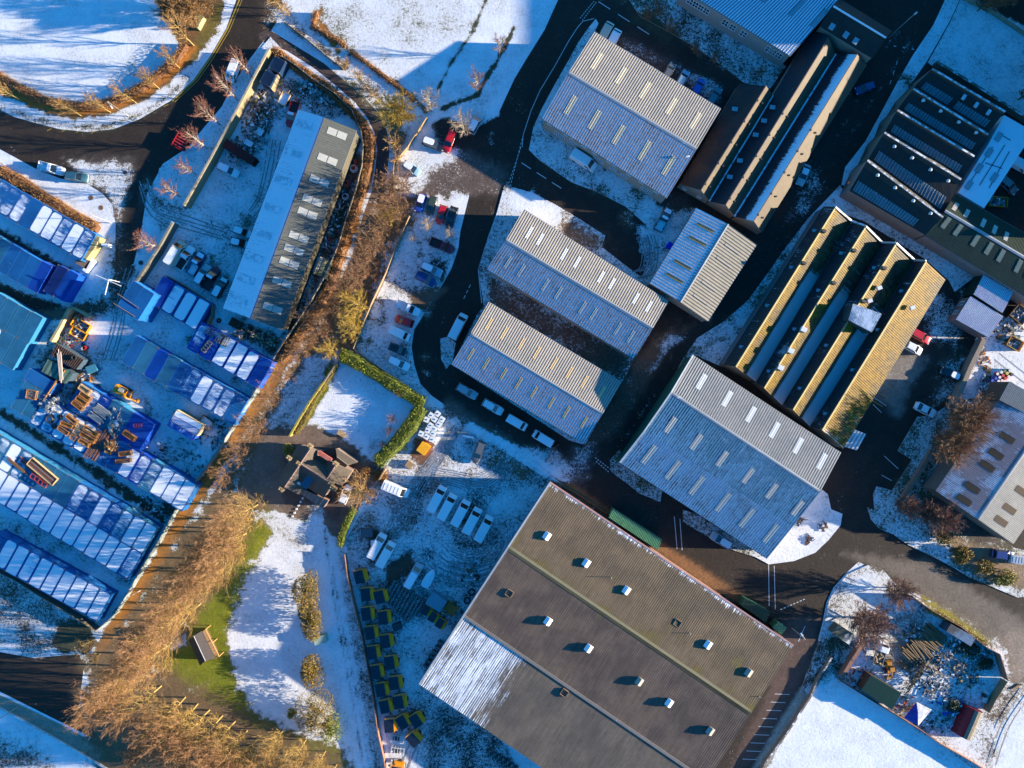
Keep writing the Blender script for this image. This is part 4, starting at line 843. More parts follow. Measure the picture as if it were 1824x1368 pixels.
g = MB(); g.box((0, 0, 0), (3.0, .8, .5)); g.build('parapet', pm('red_parapet', (.45, .12, .08), .7, snow=.35), b15, loc=W(*TH(750, 400), 5.0), rz=R(-33))
g = MB(); g.box((0, 0, 0), (1.5, 3.0, .3)); g.build('dormer_panel', pm('dormer_blue', (.04, .10, .16), .3), b15, loc=W(*TH(520, 735), 5.4), rz=R(-35))
for (x, y) in ((415, 490), (845, 760), (905, 500), (285, 420), (180, 840), (885, 830), (560, 260)):
    g = MB(); g.box((0, 0, .6), (1.0, .7, 1.6)); ch = g.build('chimney', pm('chimney_stone', (.20, .15, .085), .9, bump=.3), b15, loc=W(*TH(x, y), 5.3), rz=R(-33)); g = MB()
    for k in (-.28, .28): g.tube((k, 0, 1.4), (k, 0, 1.8), .16, .13, 8)
    g.build('chimney_pot', pm('pot_clay', (.25, .15, .07), .8), ch)
flat_light(b15, *TH(395, 765), 5.0, .7, .5, R(-30), SKYW, .2)
# garden summerhouse
b16 = thing('summerhouse', 'dark felt-roofed summerhouse with an open timber pergola front on the lawn', 'summerhouse')
FL = roof_mat('felt_dark', (.055, .05, .052), (.06, .055, .055)); FL2 = roof_mat('felt_lit', (.10, .085, .085))  # one felt in two tones: sunlight painted into the lighter slope
TQ = lambda x, y: tl(0, 3, x, y)
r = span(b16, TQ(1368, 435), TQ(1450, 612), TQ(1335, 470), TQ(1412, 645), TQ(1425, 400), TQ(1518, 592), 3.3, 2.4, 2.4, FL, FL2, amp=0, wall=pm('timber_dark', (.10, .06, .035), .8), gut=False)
TM = pm('timber_orange', (.48, .24, .08), .7); g = MB(); h = 2.35
a, b, c_, d_ = [W(*TQ(x, y), h) for x, y in ((1428, 402), (1450, 390), (1546, 580), (1520, 592))]
g.bar(b, c_, .18, .18)
for p in (b, c_, b.lerp(c_, .5)): g.bar(dn(p), p, .14, .14)
g.build('pergola_beam', TM, b16)
for k in range(8): g = MB(); g.bar(a.lerp(d_, .2+.8*k/7), b.lerp(c_, .2+.8*k/7), .12, .14); g.build('rafter', TM, b16)
# green corrugated sheds by the factory
GC = roof_mat('mint_sheet', (.11, .34, .19), (.09, .29, .16), snow=-.1, trough=.5); GCW = pm('mint_wall', (.10, .30, .18), .6)
T22 = lambda x, y: tl(2, 2, x, y); T23 = lambda x, y: tl(2, 3, x, y); T33 = lambda x, y: tl(3, 3, x, y)
mono('green_store', 'long mint-green corrugated store between the lane and the brown factory', 'store', [T22(712, 893), T22(1058, 1112), T22(1030, 1188), T22(682, 958)], 2.7, 2.6, GC, GCW, per=.32, amp=.05)
DG = roof_mat('bottle_green_sheet', (.03, .09, .06), snow=-.05, trough=.4)
mono('green_store', 'dark green meshed-roof store at the corner of the brown factory', 'store', [T23(1640, 165), T23(1824, 265), T23(1790, 340), T23(1610, 215)], 2.6, 2.5, DG, GCW, per=.3)
mono('green_cabin', 'small bright green cabin beside the factory corner', 'cabin', [T33(85, 335), T33(148, 375), T33(110, 425), T33(45, 375)], 2.4, 2.3, GC, GCW, per=.3)
# porch of the warehouse corner
mono('entrance_canopy', 'white ribbed entrance canopy at the corner between warehouse and mossy sheds', 'canopy', [(1520, 764), (1542, 773), (1526, 802), (1499, 794)], 3.1, 2.8, roof_mat('canopy_white', (.7, .7, .7), snow=.3, trough=.2), pm('canopy_wall', (.4, .4, .4), .7), per=.7, amp=.12)
# compound sheds
TC = lambda x, y: (1480+x/5.7, 1080+y/5.7)
mono('timber_store', 'dark green ribbed-roof store with gold battens in the wood yard', 'shed', [TC(405, 695), TC(715, 880), TC(620, 1050), TC(305, 845)], 2.8, 2.5, DG, pm('store_wall', (.12, .08, .05), .8), per=.3)
mono('rusty_container_roof', 'long weathered grey container with rust and snow along the compound fence', 'container', [TC(1215, 175), TC(1470, 320), TC(1420, 405), TC(1165, 250)], 2.6, 2.55, roof_mat('weathered_sheet', (.20, .16, .12), (.25, .23, .2), snow=.28, trough=.4), pm('container_blue_grey', (.08, .14, .2), .6), per=.3)
mono('garden_hut', 'small two-tone roofed hut under the dense bare tree', 'hut', [TC(85, 185), TC(240, 290), TC(185, 390), TC(5, 270)], 2.4, 2.3, roof_mat('hut_roof', (.22, .20, .12), (.30, .26, .2), snow=.22), pm('hut_wall', (.18, .2, .16), .8), per=1, amp=.0)
# arched red shelter
sh = thing('arched_shelter', 'red arched polytunnel shelter with a cream sunlit side in the wood yard', 'shelter')
p0, p1 = W(*TC(1420, 1010), 0), W(*TC(1300, 1290), 0); ax = (p1-p0); L = ax.length; ax.normalize(); sd_ = Vector((-ax.y, ax.x, 0)); hw = 2.0
if sd_.x < 0: sd_ = -sd_
for nm, m_, a0, a1 in (('cover_red', pm('tarp_red', (.42, .03, .045), .5), 112, 180), ('cover_cream', pm('tarp_cream', (.42, .36, .26), .6), 0, 112)):
    g = MB()
    for i in range(6):
        t0, t1 = R(a0+(a1-a0)*i/6), R(a0+(a1-a0)*(i+1)/6)
        q = [p+sd_*(hw+.0)*math.cos(t)+Vector((0, 0, 2.6*math.sin(t))) for t, p in ((t0, p0), (t1, p0), (t1, p0+ax*L), (t0, p0+ax*L))]; g.quad(*q); g.quad(*q[::-1])
    for t in range(2):
        for e in ((p0, 1), (p0+ax*L, -1)): pass
    g.build(nm, m_, sh)
g = MB()
for e in (p0, p0+ax*L):
    vs = [e+sd_*hw*math.cos(R(a))+Vector((0, 0, 2.6*math.sin(R(a)))) for a in range(0, 181, 15)]; g.add(vs, [tuple(range(len(vs))), tuple(range(len(vs)-1, -1, -1))])
g.build('end_panel', pm('tarp_red', (.42, .03, .045), .5), sh)
g = MB()
for k in range(5): g.tube(p0+ax*L*(.12+.19*k)+sd_*-1.75+Vector((0, 0, 1.35)), p0+ax*L*(.12+.19*k)+sd_*-1.85+Vector((0, 0, 1.4)), .22, .22, 8)
g.build('vent_holes', pm('hole_dark', (.05, .02, .03), .8), sh)
# blue tarpaulin gazebo
gz = thing('gazebo', 'blue and pale pitched canopy tent beside the compound fence', 'gazebo')
cn = [W(*TC(x, y), 2.0) for x, y in ((870, 970), (1025, 1050), (885, 1215), (745, 1130))]; ap = W(*TC(885, 1075), 3.1)
g = MB()
for i in (0, 1): g.add([cn[i], cn[(i+1) % 4], ap], [(0, 1, 2), (2, 1, 0)])
g.build('canopy_pale', pm('tent_pale', (.50, .56, .66), .5, snow=.5), gz); g = MB()
for i in (2, 3): g.add([cn[i], cn[(i+1) % 4], ap], [(0, 1, 2), (2, 1, 0)])
g.build('canopy_blue', pm('tent_blue', (.01, .07, .5), .5), gz); g = MB()
for p in cn: g.bar(dn(p), p, .06, .06)
g.build('poles', pm('steel_pole', (.4, .4, .42), .4, .6), gz)
# unseen blocks added outside the frame to throw shade over the top right
mb_ = thing('shade_block_tall', 'unseen tall block added beyond the right edge to cast shade', 'mill'); g = MB()
g.prism([W(u, v)[:2] for u, v in ((1910, -400), (2100, -400), (2100, 292), (1910, 292))], 0, 13.6); g.prism([W(u, v)[:2] for u, v in ((1912, -420), (2098, -420), (2098, 118), (1912, 118))], 13.5, 21); g.build('wall', STN, mb_)
nb_ = thing('shade_block_low', 'unseen low block added beyond the right edge to shade the flat annexe', 'shadow block'); g = MB(); g.prism([W(u, v)[:2] for u, v in ((1880, 200), (1960, 200), (1960, 435), (1880, 435))], 0, 9.5); g.build('wall', STN, nb_)  # added unseen, only for the shade it throws
# ---------------------------------------------------------------- shipping containers
CL, CW, CH = 6.06, 2.44, 2.6
BL = {'mid blue': (.014, .13, .38), 'teal blue': (.03, .175, .33), 'deep blue': (.008, .06, .36), 'navy': (.01, .03, .16), 'royal blue': (.007, .075, .42), 'cream': (.45, .36, .22), 'slate blue': (.02, .05, .11)}
SNW = {0: -9., 1: .10, 2: .42, 3: .78, 4: 1.15}
SNT = {0: 'bare', 1: 'snow-dusted', 2: 'patchily snowed', 3: 'mostly snow-covered', 4: 'fully snow-capped'}
CAST = pm('corner_casting', (.20, .14, .09), .7); DOORB = pm('locking_bar', (.35, .37, .4), .4, .5)
_cp = {}
def rib_wall(p0, p1, z0, z1, n, d, out):
    V, F = [], []
    p0 = Vector(p0); p1 = Vector(p1); ts, pr = [], []
    for i in range(n):
        for s_, h in zip((0, .15, .5, .65), (1, 0, 0, 1)): ts.append((i+s_)/n); pr.append(h)
    ts.append(1); pr.append(1)
    for t_, h in zip(ts, pr):
        p = p0.lerp(p1, t_)+Vector(out)*(h*d-d); V += [(p.x, p.y, z0), (p.x, p.y, z1)]
    for i in range(len(ts)-1): F.append((2*i, 2*i+2, 2*i+3, 2*i+1)); 
    return V, F
def container(cn, sn, L=CL, Wd=CW):
    key = (cn, sn, L, Wd)
    if key in _cp: return copy_tree(_cp[key])
    rgb = BL[cn]; cm = pm('container_'+cn.replace(' ', '_'), rgb, .42, var=.25, scale=.9)
    rm = roof_mat('container_roof_%s_%d' % (cn.replace(' ', '_'), sn), rgb, tuple(c*.75 for c in rgb), snow=SNW[sn], trough=.18, edge=1.6 if sn else 0, snst=.9, edgepow=(.2, .14, .10, .08, .05)[sn], patch=1.1, orand=.25, rough=.4)
    root = link('shipping_container', None)
    a, b = Wd/2, L/2; g = MB()
    for p0, p1, n, out in (((-a, -b), (a, -b), 0, (0, -1, 0)), ((a, -b), (a, b), 22, (1, 0, 0)), ((a, b), (-a, b), 8, (0, 1, 0)), ((-a, b), (-a, -b), 22, (-1, 0, 0))):
        if n: V_, F_ = rib_wall((*p0, 0), (*p1, 0), .15, CH-.12, n, .045, out); g.add(V_, F_)
        else: g.quad((-a, -b+.05, .15), (a, -b+.05, .15), (a, -b+.05, CH-.12), (-a, -b+.05, CH-.12))
    for z in (.08, CH-.07):
        for p, q in (((-a, -b), (a, -b)), ((a, -b), (a, b)), ((a, b), (-a, b)), ((-a, b), (-a, -b))): g.bar((*p, z), (*q, z), .1, .15)
    for x in (-a, a):
        for y in (-b, b): g.box((x*.97, y*.985, CH/2), (.14, .16, CH-.2))
    g.build('body', cm, root)
    # roof panel: ribs run across the box
    V_, F_, PR, VN, UV = corr((-a+.06, -b+.06, CH-.03), (-a+.06, b-.06, CH-.03), (a-.06, -b+.06, CH-.03), (a-.06, b-.06, CH-.03), per=.285*L/CL, amp=.035, rows=4)
    me = bpy.data.meshes.new('container_roof'); me.from_pydata([tuple(v) for v in V_], [], F_); me.materials.append(rm)
    ed = [min(min(v.x+a, a-v.x)/1.0, min(v.y+b, b-v.y)/1.3)*.42 for v in V_]
    setattrs(me, prof=PR, vn=VN, edge=np.clip(ed, 0, 1)); ul = me.uv_layers.new(name='UVMap'); li = np.empty(len(me.loops), np.int32); me.loops.foreach_get('vertex_index', li)
    ul.data.foreach_set('uv', np.array(UV, np.float32)[li].ravel()); link('roof', me, root)
    g = MB()
    for x in (-a, a):
        for y in (-b, b):
            for z in (.06, CH-.04): g.box((x*.965, y*.985, z), (.18, .2, .13))
    g.build('corner_castings', CAST, root)
    dr = MB(); dr.box((-a/2, -b, CH/2), (a-.1, .06, CH-.35)); dr.box((a/2, -b, CH/2), (a-.1, .06, CH-.35)); dr.build('door', cm, root)
    g = MB()
    for x in (-.8, -.3, .3, .8): g.tube((x, -b-.06, .2), (x, -b-.06, CH-.15), .03, .03, 5)
    g.build('locking_bar', DOORB, root)
    _cp[key] = root; return root
_clab = {}
def put_container(c, ang, cn, sn, label, group, h=0., L=CL, Wd=CW):
    o = container(cn, sn, L, Wd); o.location = (c.x, c.y, h); o.rotation_euler = (0, 0, ang+random.uniform(-.006, .006)); tag(o, label, 'container', group); return o
def row(p, q, n, spec, desc, frm, h=0., side=1, sp=None, depth=53.5):
    """n containers side by side, their NE roof corners running from p to q in the picture; spec = 'colour-letter snow-digit' pairs"""
    A, B = W(*p, h+CH), W(*q, h+CH); d = (B-A).normalized(); nrm = Vector((d.y, -d.x, 0)) if side > 0 else Vector((-d.y, d.x, 0)); st = (B-A).length/n
    ang = math.atan2(d.y, d.x); keys = {'m': 'mid blue', 't': 'teal blue', 'd': 'deep blue', 'n': 'navy', 'r': 'royal blue', 's': 'slate blue'}
    sp_ = spec.split()
    for i in range(n):
        k = sp_[i % len(sp_)]; 
        if k == '-': continue
        c = A+d*(st*(i+.5))+nrm*(CL/2+random.uniform(-.08, .08)); cn = keys[k[0]]; sn = int(k[1])
        put_container(c, ang, cn, sn, '%s %s container, %s from %s, %s' % (SNT[sn], cn, ORD[i], frm, desc), 'containers, '+desc, h)
row((-17, 309), (171, 417), 10, 'm3 m2 m2 m2 m1 m3 m3 m2 m3 m2', 'row below orange hedge', 'picture edge'); 
row((-16, 413), (92, 475), 6, 't2 t1 m1 m0 m1 d0', 'short row ending in open yard', 'picture edge')
put_container((W(100, 500, 2.6)), math.atan2(-.5, .866), 'navy', 0, 'dark navy container squeezed between blue ones near the open yard', 'containers in short row ending in open yard')
put_container((W(117.5, 508, 2.6)), math.atan2(-.5, .866), 'royal blue', 0, 'bright blue end container with a lit side facing the open yard', 'containers in short row ending in open yard')
row((-9, 519), (77, 567), 4, 't0 t0 t0 t0', 'upper half of left paired block', 'picture edge')
row((-36, 564), (50, 612), 4, 't2 t3 t1 t0', 'lower half of left paired block', 'picture edge')
row((242, 597), (443, 711), 10, 'm0 t1 r1 t0 m1 m2 m3 m2 m2 m1', 'row below snowy lane', 'upper end')
row((289, 491), (376, 541), 4, 'd0 m3 m3 m4', 'shaded row behind parked pickups', 'upper end')
row((358, 572), (487, 646), 6, 'r2 r2 r4 r4 r3 r0', 'sunlit row beside plank fence', 'upper end')
for i, (u, v) in enumerate(((232, 529), (250.5, 541))):
    for lev in (0, 1): put_container(W(u-.0, v, CH*2), math.atan2(-.53, .85), 'mid blue', 0, ('upper' if lev else 'lower')+(' left' if i == 0 else ' right')+' blue container of the two-high stack by the yard gate', 'stacked containers by the yard gate', h=lev*CH)
for a, b in (((209, 523), (247, 549)), ((202, 540), (240, 564))):
    g = MB(); g.bar(W(*a, 5.3), W(*b, 5.3), .12, .1); tag(g.build('lashing_rail', CAST), 'rusty rail lying across the two-high blue container stack, %s one' % ('upper' if a[1] < 530 else 'lower'), 'rail')
row((146, 680), (275, 756), 7, 'm1 m2 d1 t0 t1 d0 d0', 'upper half of rusty gear block', 'upper end')
row((76, 706), (351, 864), 14, 'm2 m3 m3 m3 m3 m2 m1 m1 d3 d2 t2 m4 m4 m4', 'lower half of rusty gear block', 'upper end')
put_container(W(71, 679, 2.6), math.atan2(-.5, .866)+R(90), 'mid blue', 0, 'bright blue container lying lengthwise behind the rusty bar rack', None)
row((44, 679), (84, 701), 2, 't1 t1', 'pair beside snowy track', 'track'); 
row((-18, 763), (281, 941), 15, 't1 t2 t3 t2 t0 t1 t1 t0 m2 m2 m3 m2 t2 t4 t4', 'upper half of long double block', 'picture edge')  # teal in this row stands in for streaks of tree shadow
row((-44, 809), (255, 987), 15, 'm3 m4 m4 m4 m3 m4 m4 m4 m4 m4 m4 m4 m4 m4 m3', 'lower half of long double block', 'picture edge')
row((-8, 947), (199, 1060), 10, 'm2 m3 m4 m3 m4 m4 m4 m4 m4 m4', 'bottom row by fence corner', 'picture edge')
o = put_container(W(303, 742, 2.6)+Vector((2.6, -2.2, 0)), math.atan2(-.48, .87)+R(90), 'royal blue', 2, 'sunlit royal blue container parked beside the cream one', None)
put_container(W(327, 762, 2.6)+Vector((.6, 1.0, 0)), math.atan2(-.5, .86)+R(90), 'cream', 4, 'cream container with a snow-covered roof standing alone in the yard', None)
put_container(W(477, 139.5, 2.6), R(-28), 'slate blue', 0, 'dark blue container in the fenced strip, upper one of two', 'dark containers in the fenced strip', L=2.6, Wd=2.3)
put_container(W(494, 115, 2.6), R(-28), 'slate blue', 0, 'dark blue container in the fenced strip, nearest the hedge corner', 'dark containers in the fenced strip', L=2.6, Wd=2.3)
# ---------------------------------------------------------------- vehicles
TYRE = pm('tyre_black', (.02, .02, .02), .8); RIM = pm('rim_grey', (.3, .3, .31), .35, .7); CG = pm('car_glass', (.012, .016, .02), .06, var=.05, coat=1.)
LHT = pm('lamp_clear', (.7, .7, .68), .2, coat=1.); LRD = pm('lamp_red', (.4, .01, .01), .3); TRIM = pm('black_trim', (.025, .025, .028), .6)
SNL = pm('snow_layer', SNOW, .9, var=.04, bump=.2)
PNT = {}
def paint(name, rgb):
    return pm('paint_'+name, rgb, .30, .0, var=.07, coat=1., scale=.8)
PC = {'white': (.84, .84, .84), 'silver': (.42, .44, .46), 'red': (.55, .008, .012), 'dark red': (.22, .01, .02), 'black': (.012, .012, .014), 'navy': (.012, .03, .16), 'blue': (.01, .07, .42), 'grey': (.11, .12, .13), 'pale blue': (.25, .40, .50), 'teal': (.05, .14, .17), 'green': (.05, .07, .045), 'cream': (.55, .5, .38), 'yellow': (.65, .38, .01), 'orange': (.75, .28, .01)}
def ring_body(sts, zb=.28):
    """stations (x, half width, z top, z shoulder) joined into one rounded shell"""
    V, F = [], []; k = 10
    for x, hw, zt, zs in sts:
        V += [(x, -hw*.88, zb), (x, -hw, zb+.12), (x, -hw, zs), (x, -hw*.94, zt-.035), (x, -hw*.72, zt), (x, hw*.72, zt), (x, hw*.94, zt-.035), (x, hw, zs), (x, hw, zb+.12), (x, hw*.88, zb)]
    n = len(sts)
    for i in range(n-1):
        for j in range(k):
            a, b = i*k+j, i*k+(j+1) % k; F.append((a, a+k, b+k, b))
    F.append(tuple(range(k))); F.append(tuple(range((n-1)*k+k-1, (n-1)*k-1, -1)))
    return V, F
def wheels(root, L, Wd, r=.33, xs=(-.31, .31)):
    g = MB(); g.tube((0, -.11, 0), (0, .11, 0), r, r, 14); g.tube((0, -.12, 0), (0, .12, 0), r*.6, r*.6, 10, mi=1); me = g.mesh('wheel', [TYRE, RIM])
    for x in xs:
        for y in (-1, 1): link('wheel', me, root, (x*L, y*(Wd/2-.1), r))
def lamps(root, xf, xr, Wd, z=.62, zr=.8):
    g = MB(); g.box((0, 0, 0), (.22, .34, .14)); mh = g.mesh('headlight', LHT); g = MB(); g.box((0, 0, 0), (.1, .22, .26)); mt = g.mesh('tail_light', LRD)
    g = MB(); g.box((0, 0, 0), (.14, .2, .13)); mm = g.mesh('mirror', TRIM)
    for y in (-1, 1):
        link('headlight', mh, root, (xf-.2, y*(Wd/2-.3), z+.04)); link('tail_light', mt, root, (xr+.05, y*(Wd/2-.16), zr))
    return mm
def slab(pts, z, t, mi=0, g=None):
    g = g or MB(); g.prism(pts, z, z+t, mi); return g
def rr(x0, x1, hw0, hw1, c=.15):
    return [(x0, -hw0+c), (x0+c, -hw0), (x1-c, -hw1), (x1, -hw1+c), (x1, hw1-c), (x1-c, hw1), (x0+c, hw0), (x0, hw0-c)]
def glasshouse(root, b0, b1, r0, r1, zb, zt, wb, wt, pm_, side=True):
    V_ = [(b0, -wb, zb), (b1, -wb, zb), (b1, wb, zb), (b0, wb, zb), (r0, -wt, zt), (r1, -wt, zt), (r1, wt, zt), (r0, wt, zt)]
    for nm, f in (('windscreen', (1, 2, 6, 5)), ('rear_window', (3, 0, 4, 7)), ('side_window', (0, 1, 5, 4)), ('side_window', (2, 3, 7, 6))):
        g = MB(); g.quad(*[V_[i] for i in f]); g.build(nm, CG, root)
    g = MB(); 
    for a_, b_ in ((1, 5), (2, 6), (0, 4), (3, 7)): g.bar(V_[a_], V_[b_], .09, .09)
    for y in (-1, 1): m0 = (b0*.45+b1*.55, y*wb, zb); m1 = (r0*.5+r1*.5, y*wt, zt); g.bar(m0, m1, .1, .05)
    g.prism(rr(r0-.06, r1+.04, wt+.03, wt+.03), zt-.02, zt+.035); g.prism(rr(r0+.06, r1-.1, wt-.1, wt-.1), zt+.035, zt+.06)
    return g.build('roof', pm_, root)
_vp = {}
def vehicle(kind, pc, snow=0):
    key = (kind, pc, snow)
    if key in _vp: return copy_tree(_vp[key])
    p = paint(pc.replace(' ', '_'), PC[pc]); nm = {'hatch': 'parked_car', 'estate': 'parked_car', 'saloon': 'parked_car', 'suv': 'parked_car', 'van': 'delivery_van', 'smallvan': 'small_van', 'pickup': 'pickup_truck'}[kind]
    root = link(nm, None)
    L, Wd, H = {'hatch': (4.0, 1.74, 1.47), 'estate': (4.6, 1.8, 1.5), 'saloon': (4.6, 1.8, 1.43), 'suv': (4.6, 1.88, 1.7), 'van': (5.7, 2.05, 2.35), 'smallvan': (4.5, 1.85, 1.85), 'pickup': (5.2, 1.86, 1.76)}[kind]; h = Wd/2
    if kind in ('hatch', 'estate', 'saloon', 'suv'):
        zb = .98 if kind != 'suv' else 1.1; k = zb/.98
        st = [(-.5, .78, .60, .45), (-.485, .93, .82, .6), (-.43, .98, .93, .75), (-.2, 1, .98, .8), (.1, 1, .98, .8), (.22, 1, .95, .78), (.36, .98, .86, .7), (.44, .92, .76, .6), (.485, .82, .63, .5), (.5, .66, .5, .42)]
        V_, F_ = ring_body([(x*L, w_*h, z*k, s_*k) for x, w_, z, s_ in st]); g = MB(); g.add(V_, F_); g.build('body', p, root, smooth=True)
        b0, b1, r0, r1 = {'hatch': (-.47, .24, -.38, .04), 'estate': (-.48, .22, -.43, .04), 'saloon': (-.38, .21, -.24, .03), 'suv': (-.48, .23, -.43, .05)}[kind]
        glasshouse(root, b0*L, b1*L, r0*L, r1*L, zb-.05, H, h*.93, h*.74, p)
        mm = lamps(root, .5*L, -.5*L, Wd, .62*k, .8*k); [link('mirror', mm, root, (.17*L, y*(h+.08), zb)) for y in (-1, 1)]
        wheels(root, L, Wd, .33 if kind != 'suv' else .37); g = MB(); g.bar((.5*L-.04, -h*.55, .45), (.5*L-.04, h*.55, .45), .1, .16); g.build('grille', TRIM, root)
        if snow: slab(rr(r0*L, r1*L-.02, h*.70, h*.70, .2), H+.055, .06).build('snow_layer', SNL, root)
        if snow > 1:
            g = slab(rr(.25*L, .45*L, h*.84, h*.72, .2), .84*k, .06)
            if kind == 'saloon': g = slab(rr(-.48*L, -.39*L, h*.8, h*.8, .1), .92*k, .08, g=g)
            g.build('snow_layer', SNL, root)
    elif kind in ('van', 'smallvan'):
        s = H/2.35; V_, F_ = ring_body([(-.5*L, h*.93, H-.1, H-.45), (-.49*L, h*.96, H-.03, H-.4), (-.3*L, h*.97, H, H-.4), (.17*L, h*.97, H, H-.4), (.22*L, h*.95, H-.07*s, H-.45), (.36*L, h*.97, 1.32*s+.1, 1.05*s), (.44*L, h*.92, 1.12*s+.1, .85*s), (.485*L, h*.84, .9*s, .7*s), (.5*L, h*.7, .72*s, .55)])
        g = MB(); g.add(V_, F_); g.build('body', p, root, smooth=False)
        g = MB(); z0, z1 = H-.09*s, 1.36*s+.12; g.quad((.232*L, -h*.72, z0), (.355*L, -h*.84, z1), (.355*L, h*.84, z1), (.232*L, h*.72, z0)); g.build('windscreen', CG, root)
        for y in (-1, 1): g = MB(); yy = y*(h*.97+.012); g.quad((.13*L, yy, 1.35*s), (.33*L, yy, 1.3*s), (.25*L, yy, 1.85*s), (.13*L, yy, 1.9*s)); g.quad((.13*L, yy, 1.9*s), (.25*L, yy, 1.85*s), (.33*L, yy, 1.3*s), (.13*L, yy, 1.35*s)); g.build('side_window', CG, root)
        g = MB()
        for i in range(5): g.box(((-.4+i*.13)*L, 0, H+.02), (.05, h*1.3, .03))
        g.build('roof_rib', p, root); mm = lamps(root, .5*L, -.5*L, Wd, .75*s, 1.1*s); [link('mirror', mm, root, (.3*L, y*(h+.14), 1.4*s)) for y in (-1, 1)]
        wheels(root, L, Wd, .35, (-.3, .33)); g = MB(); g.bar((.5*L-.03, -h*.55, .6), (.5*L-.03, h*.55, .6), .1, .22); g.build('grille', TRIM, root)
        if snow: slab(rr(-.48*L, .16*L, h*.78, h*.78, .2), H+.03, .06).build('snow_layer', SNL, root)
    else:
        V_, F_ = ring_body([(-.5*L, h*.95, .62, .5), (-.05*L, h, .62, .5), (-.04*L, h, 1.08, .85), (.2*L, h, 1.05, .85), (.38*L, h*.97, .98, .78), (.47*L, h*.88, .82, .6), (.5*L, h*.7, .6, .45)]); g = MB(); g.add(V_, F_)
        for y in (-1, 1): g.box((-.27*L, y*(h-.05), .85), (.45*L, .09, .5))
        g.box((-.495*L, 0, .85), (.08, 2*h-.1, .5)); g.build('body', p, root, smooth=False)
        g = MB(); g.box((-.27*L, 0, .66), (.43*L, 2*h-.2, .06)); g.build('load_bed', SNL if snow > 1 else TRIM, root)
        glasshouse(root, -.07*L, .24*L, -.03*L, .1*L, 1.02, H, h*.92, h*.76, p); mm = lamps(root, .5*L, -.5*L, Wd, .7, .85); [link('mirror', mm, root, (.18*L, y*(h+.1), 1.05)) for y in (-1, 1)]; wheels(root, L, Wd, .38)
        if snow: slab(rr(-.02*L, .09*L, h*.7, h*.7, .15), H+.055, .06).build('snow_layer', SNL, root)
        if snow > 1: slab(rr(.27*L, .44*L, h*.8, h*.7, .15), 1.0, .06).build('snow_layer', SNL, root)
    _vp[key] = root; return root
def park(kind, pc, snow, u, v, hd, label, group=None, z=.01, sc=1.):
    o = vehicle(kind, pc, snow); hgt = {'van': 1.6, 'smallvan': 1.2}.get(kind, .8); p = W(u, v, hgt)
    o.location = (p.x, p.y, z); o.rotation_euler = (0, 0, -R(hd)); o.scale = (sc,)*3
    tag(o, label, 'van' if 'van' in kind else 'pickup' if kind == 'pickup' else 'car', group); return o
G1 = 'cars in the snowy car park'; G2 = 'white vans in the sign yard'; G3 = 'vehicles along the lane'
K = .12
park('suv', 'silver', 1, 847, 219, -62, 'silver car with snow-streaked roof parked beside the kerb snow patch', G1)
park('estate', 'red', 0, 800, 252, 112, 'bright red car with its nose down by the pale bare trees', G1)
park('estate', 'black', 1, 772, 256, 20, 'dark car with curved black patches showing through snow, left of the red car', G1)
park('hatch', 'pale blue', 1, 733, 300, 33, 'pale blue snow-topped car alone by the timber fence', G1)
park('hatch', 'blue', 1, 749, 361, 108, 'blue hatchback at the left end of the four-car cluster', G1)
park('hatch', 'green', 0, 768, 366, 108, 'dark green hatchback second in the four-car cluster', G1)
park('hatch', 'red', 0, 786, 382, 107, 'bright red hatchback in the four-car cluster', G1)
park('saloon', 'black', 0, 804, 387, 108, 'black saloon at the right end of the four-car cluster', G1)
park('pickup', 'dark red', 0, 788, 438, 22, 'dark red pickup alone on open snow', G1, z=K)
park('estate', 'pale blue', 1, 769, 480, 25, 'silver-blue estate just above the navy car', G1, z=K)
park('estate', 'navy', 0, 759, 497, 27, 'navy blue car just below the silver-blue estate', G1, z=K)
park('pickup', 'white', 2, 727, 549, 24, 'white vehicle with a black rear opening, first below the sunlit strip', G1, z=K)
park('hatch', 'red', 0, 720, 572, 200, 'bright red car between two white vehicles', G1, z=K)
park('smallvan', 'white', 0, 712, 594, 25, 'white van with coloured rear markings below the red car', G1, z=K)
park('hatch', 'black', 0, 709, 622, 22, 'black car on the snow between two white vehicles', G1, z=K)
park('estate', 'white', 1, 711, 647, 26, 'white estate lowest in the car-park row', G1, z=K)
park('van', 'white', 1, 816, 581, -63, 'white delivery van parked on the dark road bend', G3)
park('estate', 'silver', 0, 832, 697, 30, 'silver hatchback first in line along the lower warehouse', G3)
park('estate', 'white', 1, 878, 725, 30, 'white estate second in line along the lower warehouse', G3)
park('smallvan', 'white', 1, 921, 753, 30, 'white small van third in line along the lower warehouse', G3)
park('smallvan', 'white', 1, 967, 781, 211, 'white small van facing back, last in line by the snowy gate', G3)
park('suv', 'silver', 1, 1284, 962, 211, 'silver-white car parked tight under the biggest warehouse eave', G3)
park('van', 'white', 1, 1040, 285, 33, 'white delivery van beside the long windowed warehouse wall', G3, z=K)
G4 = 'cars behind the top warehouse'
park('smallvan', 'cream', 0, 1080, 55, -62, 'cream van at the warehouse corner by the side street', G4, z=K)
park('smallvan', 'white', 1, 1094, 67, -62, 'white van next to the cream one behind the warehouse', G4)
park('hatch', 'grey', 0, 1192, 127, -60, 'dark grey car half hidden behind the warehouse roof', G4)
park('hatch', 'pale blue', 0, 1216, 140, -60, 'pale blue car between the dark grey and bright blue cars', G4)
park('hatch', 'blue', 0, 1244, 155, -60, 'bright blue car behind the warehouse roof', G4)
park('estate', 'teal', 0, 1272, 172, -58, 'teal car at the end of the row behind the warehouse', G4)
park('saloon', 'silver', 1, 1431, 311, 112, 'silver car against the outer wall of the stone terraces')
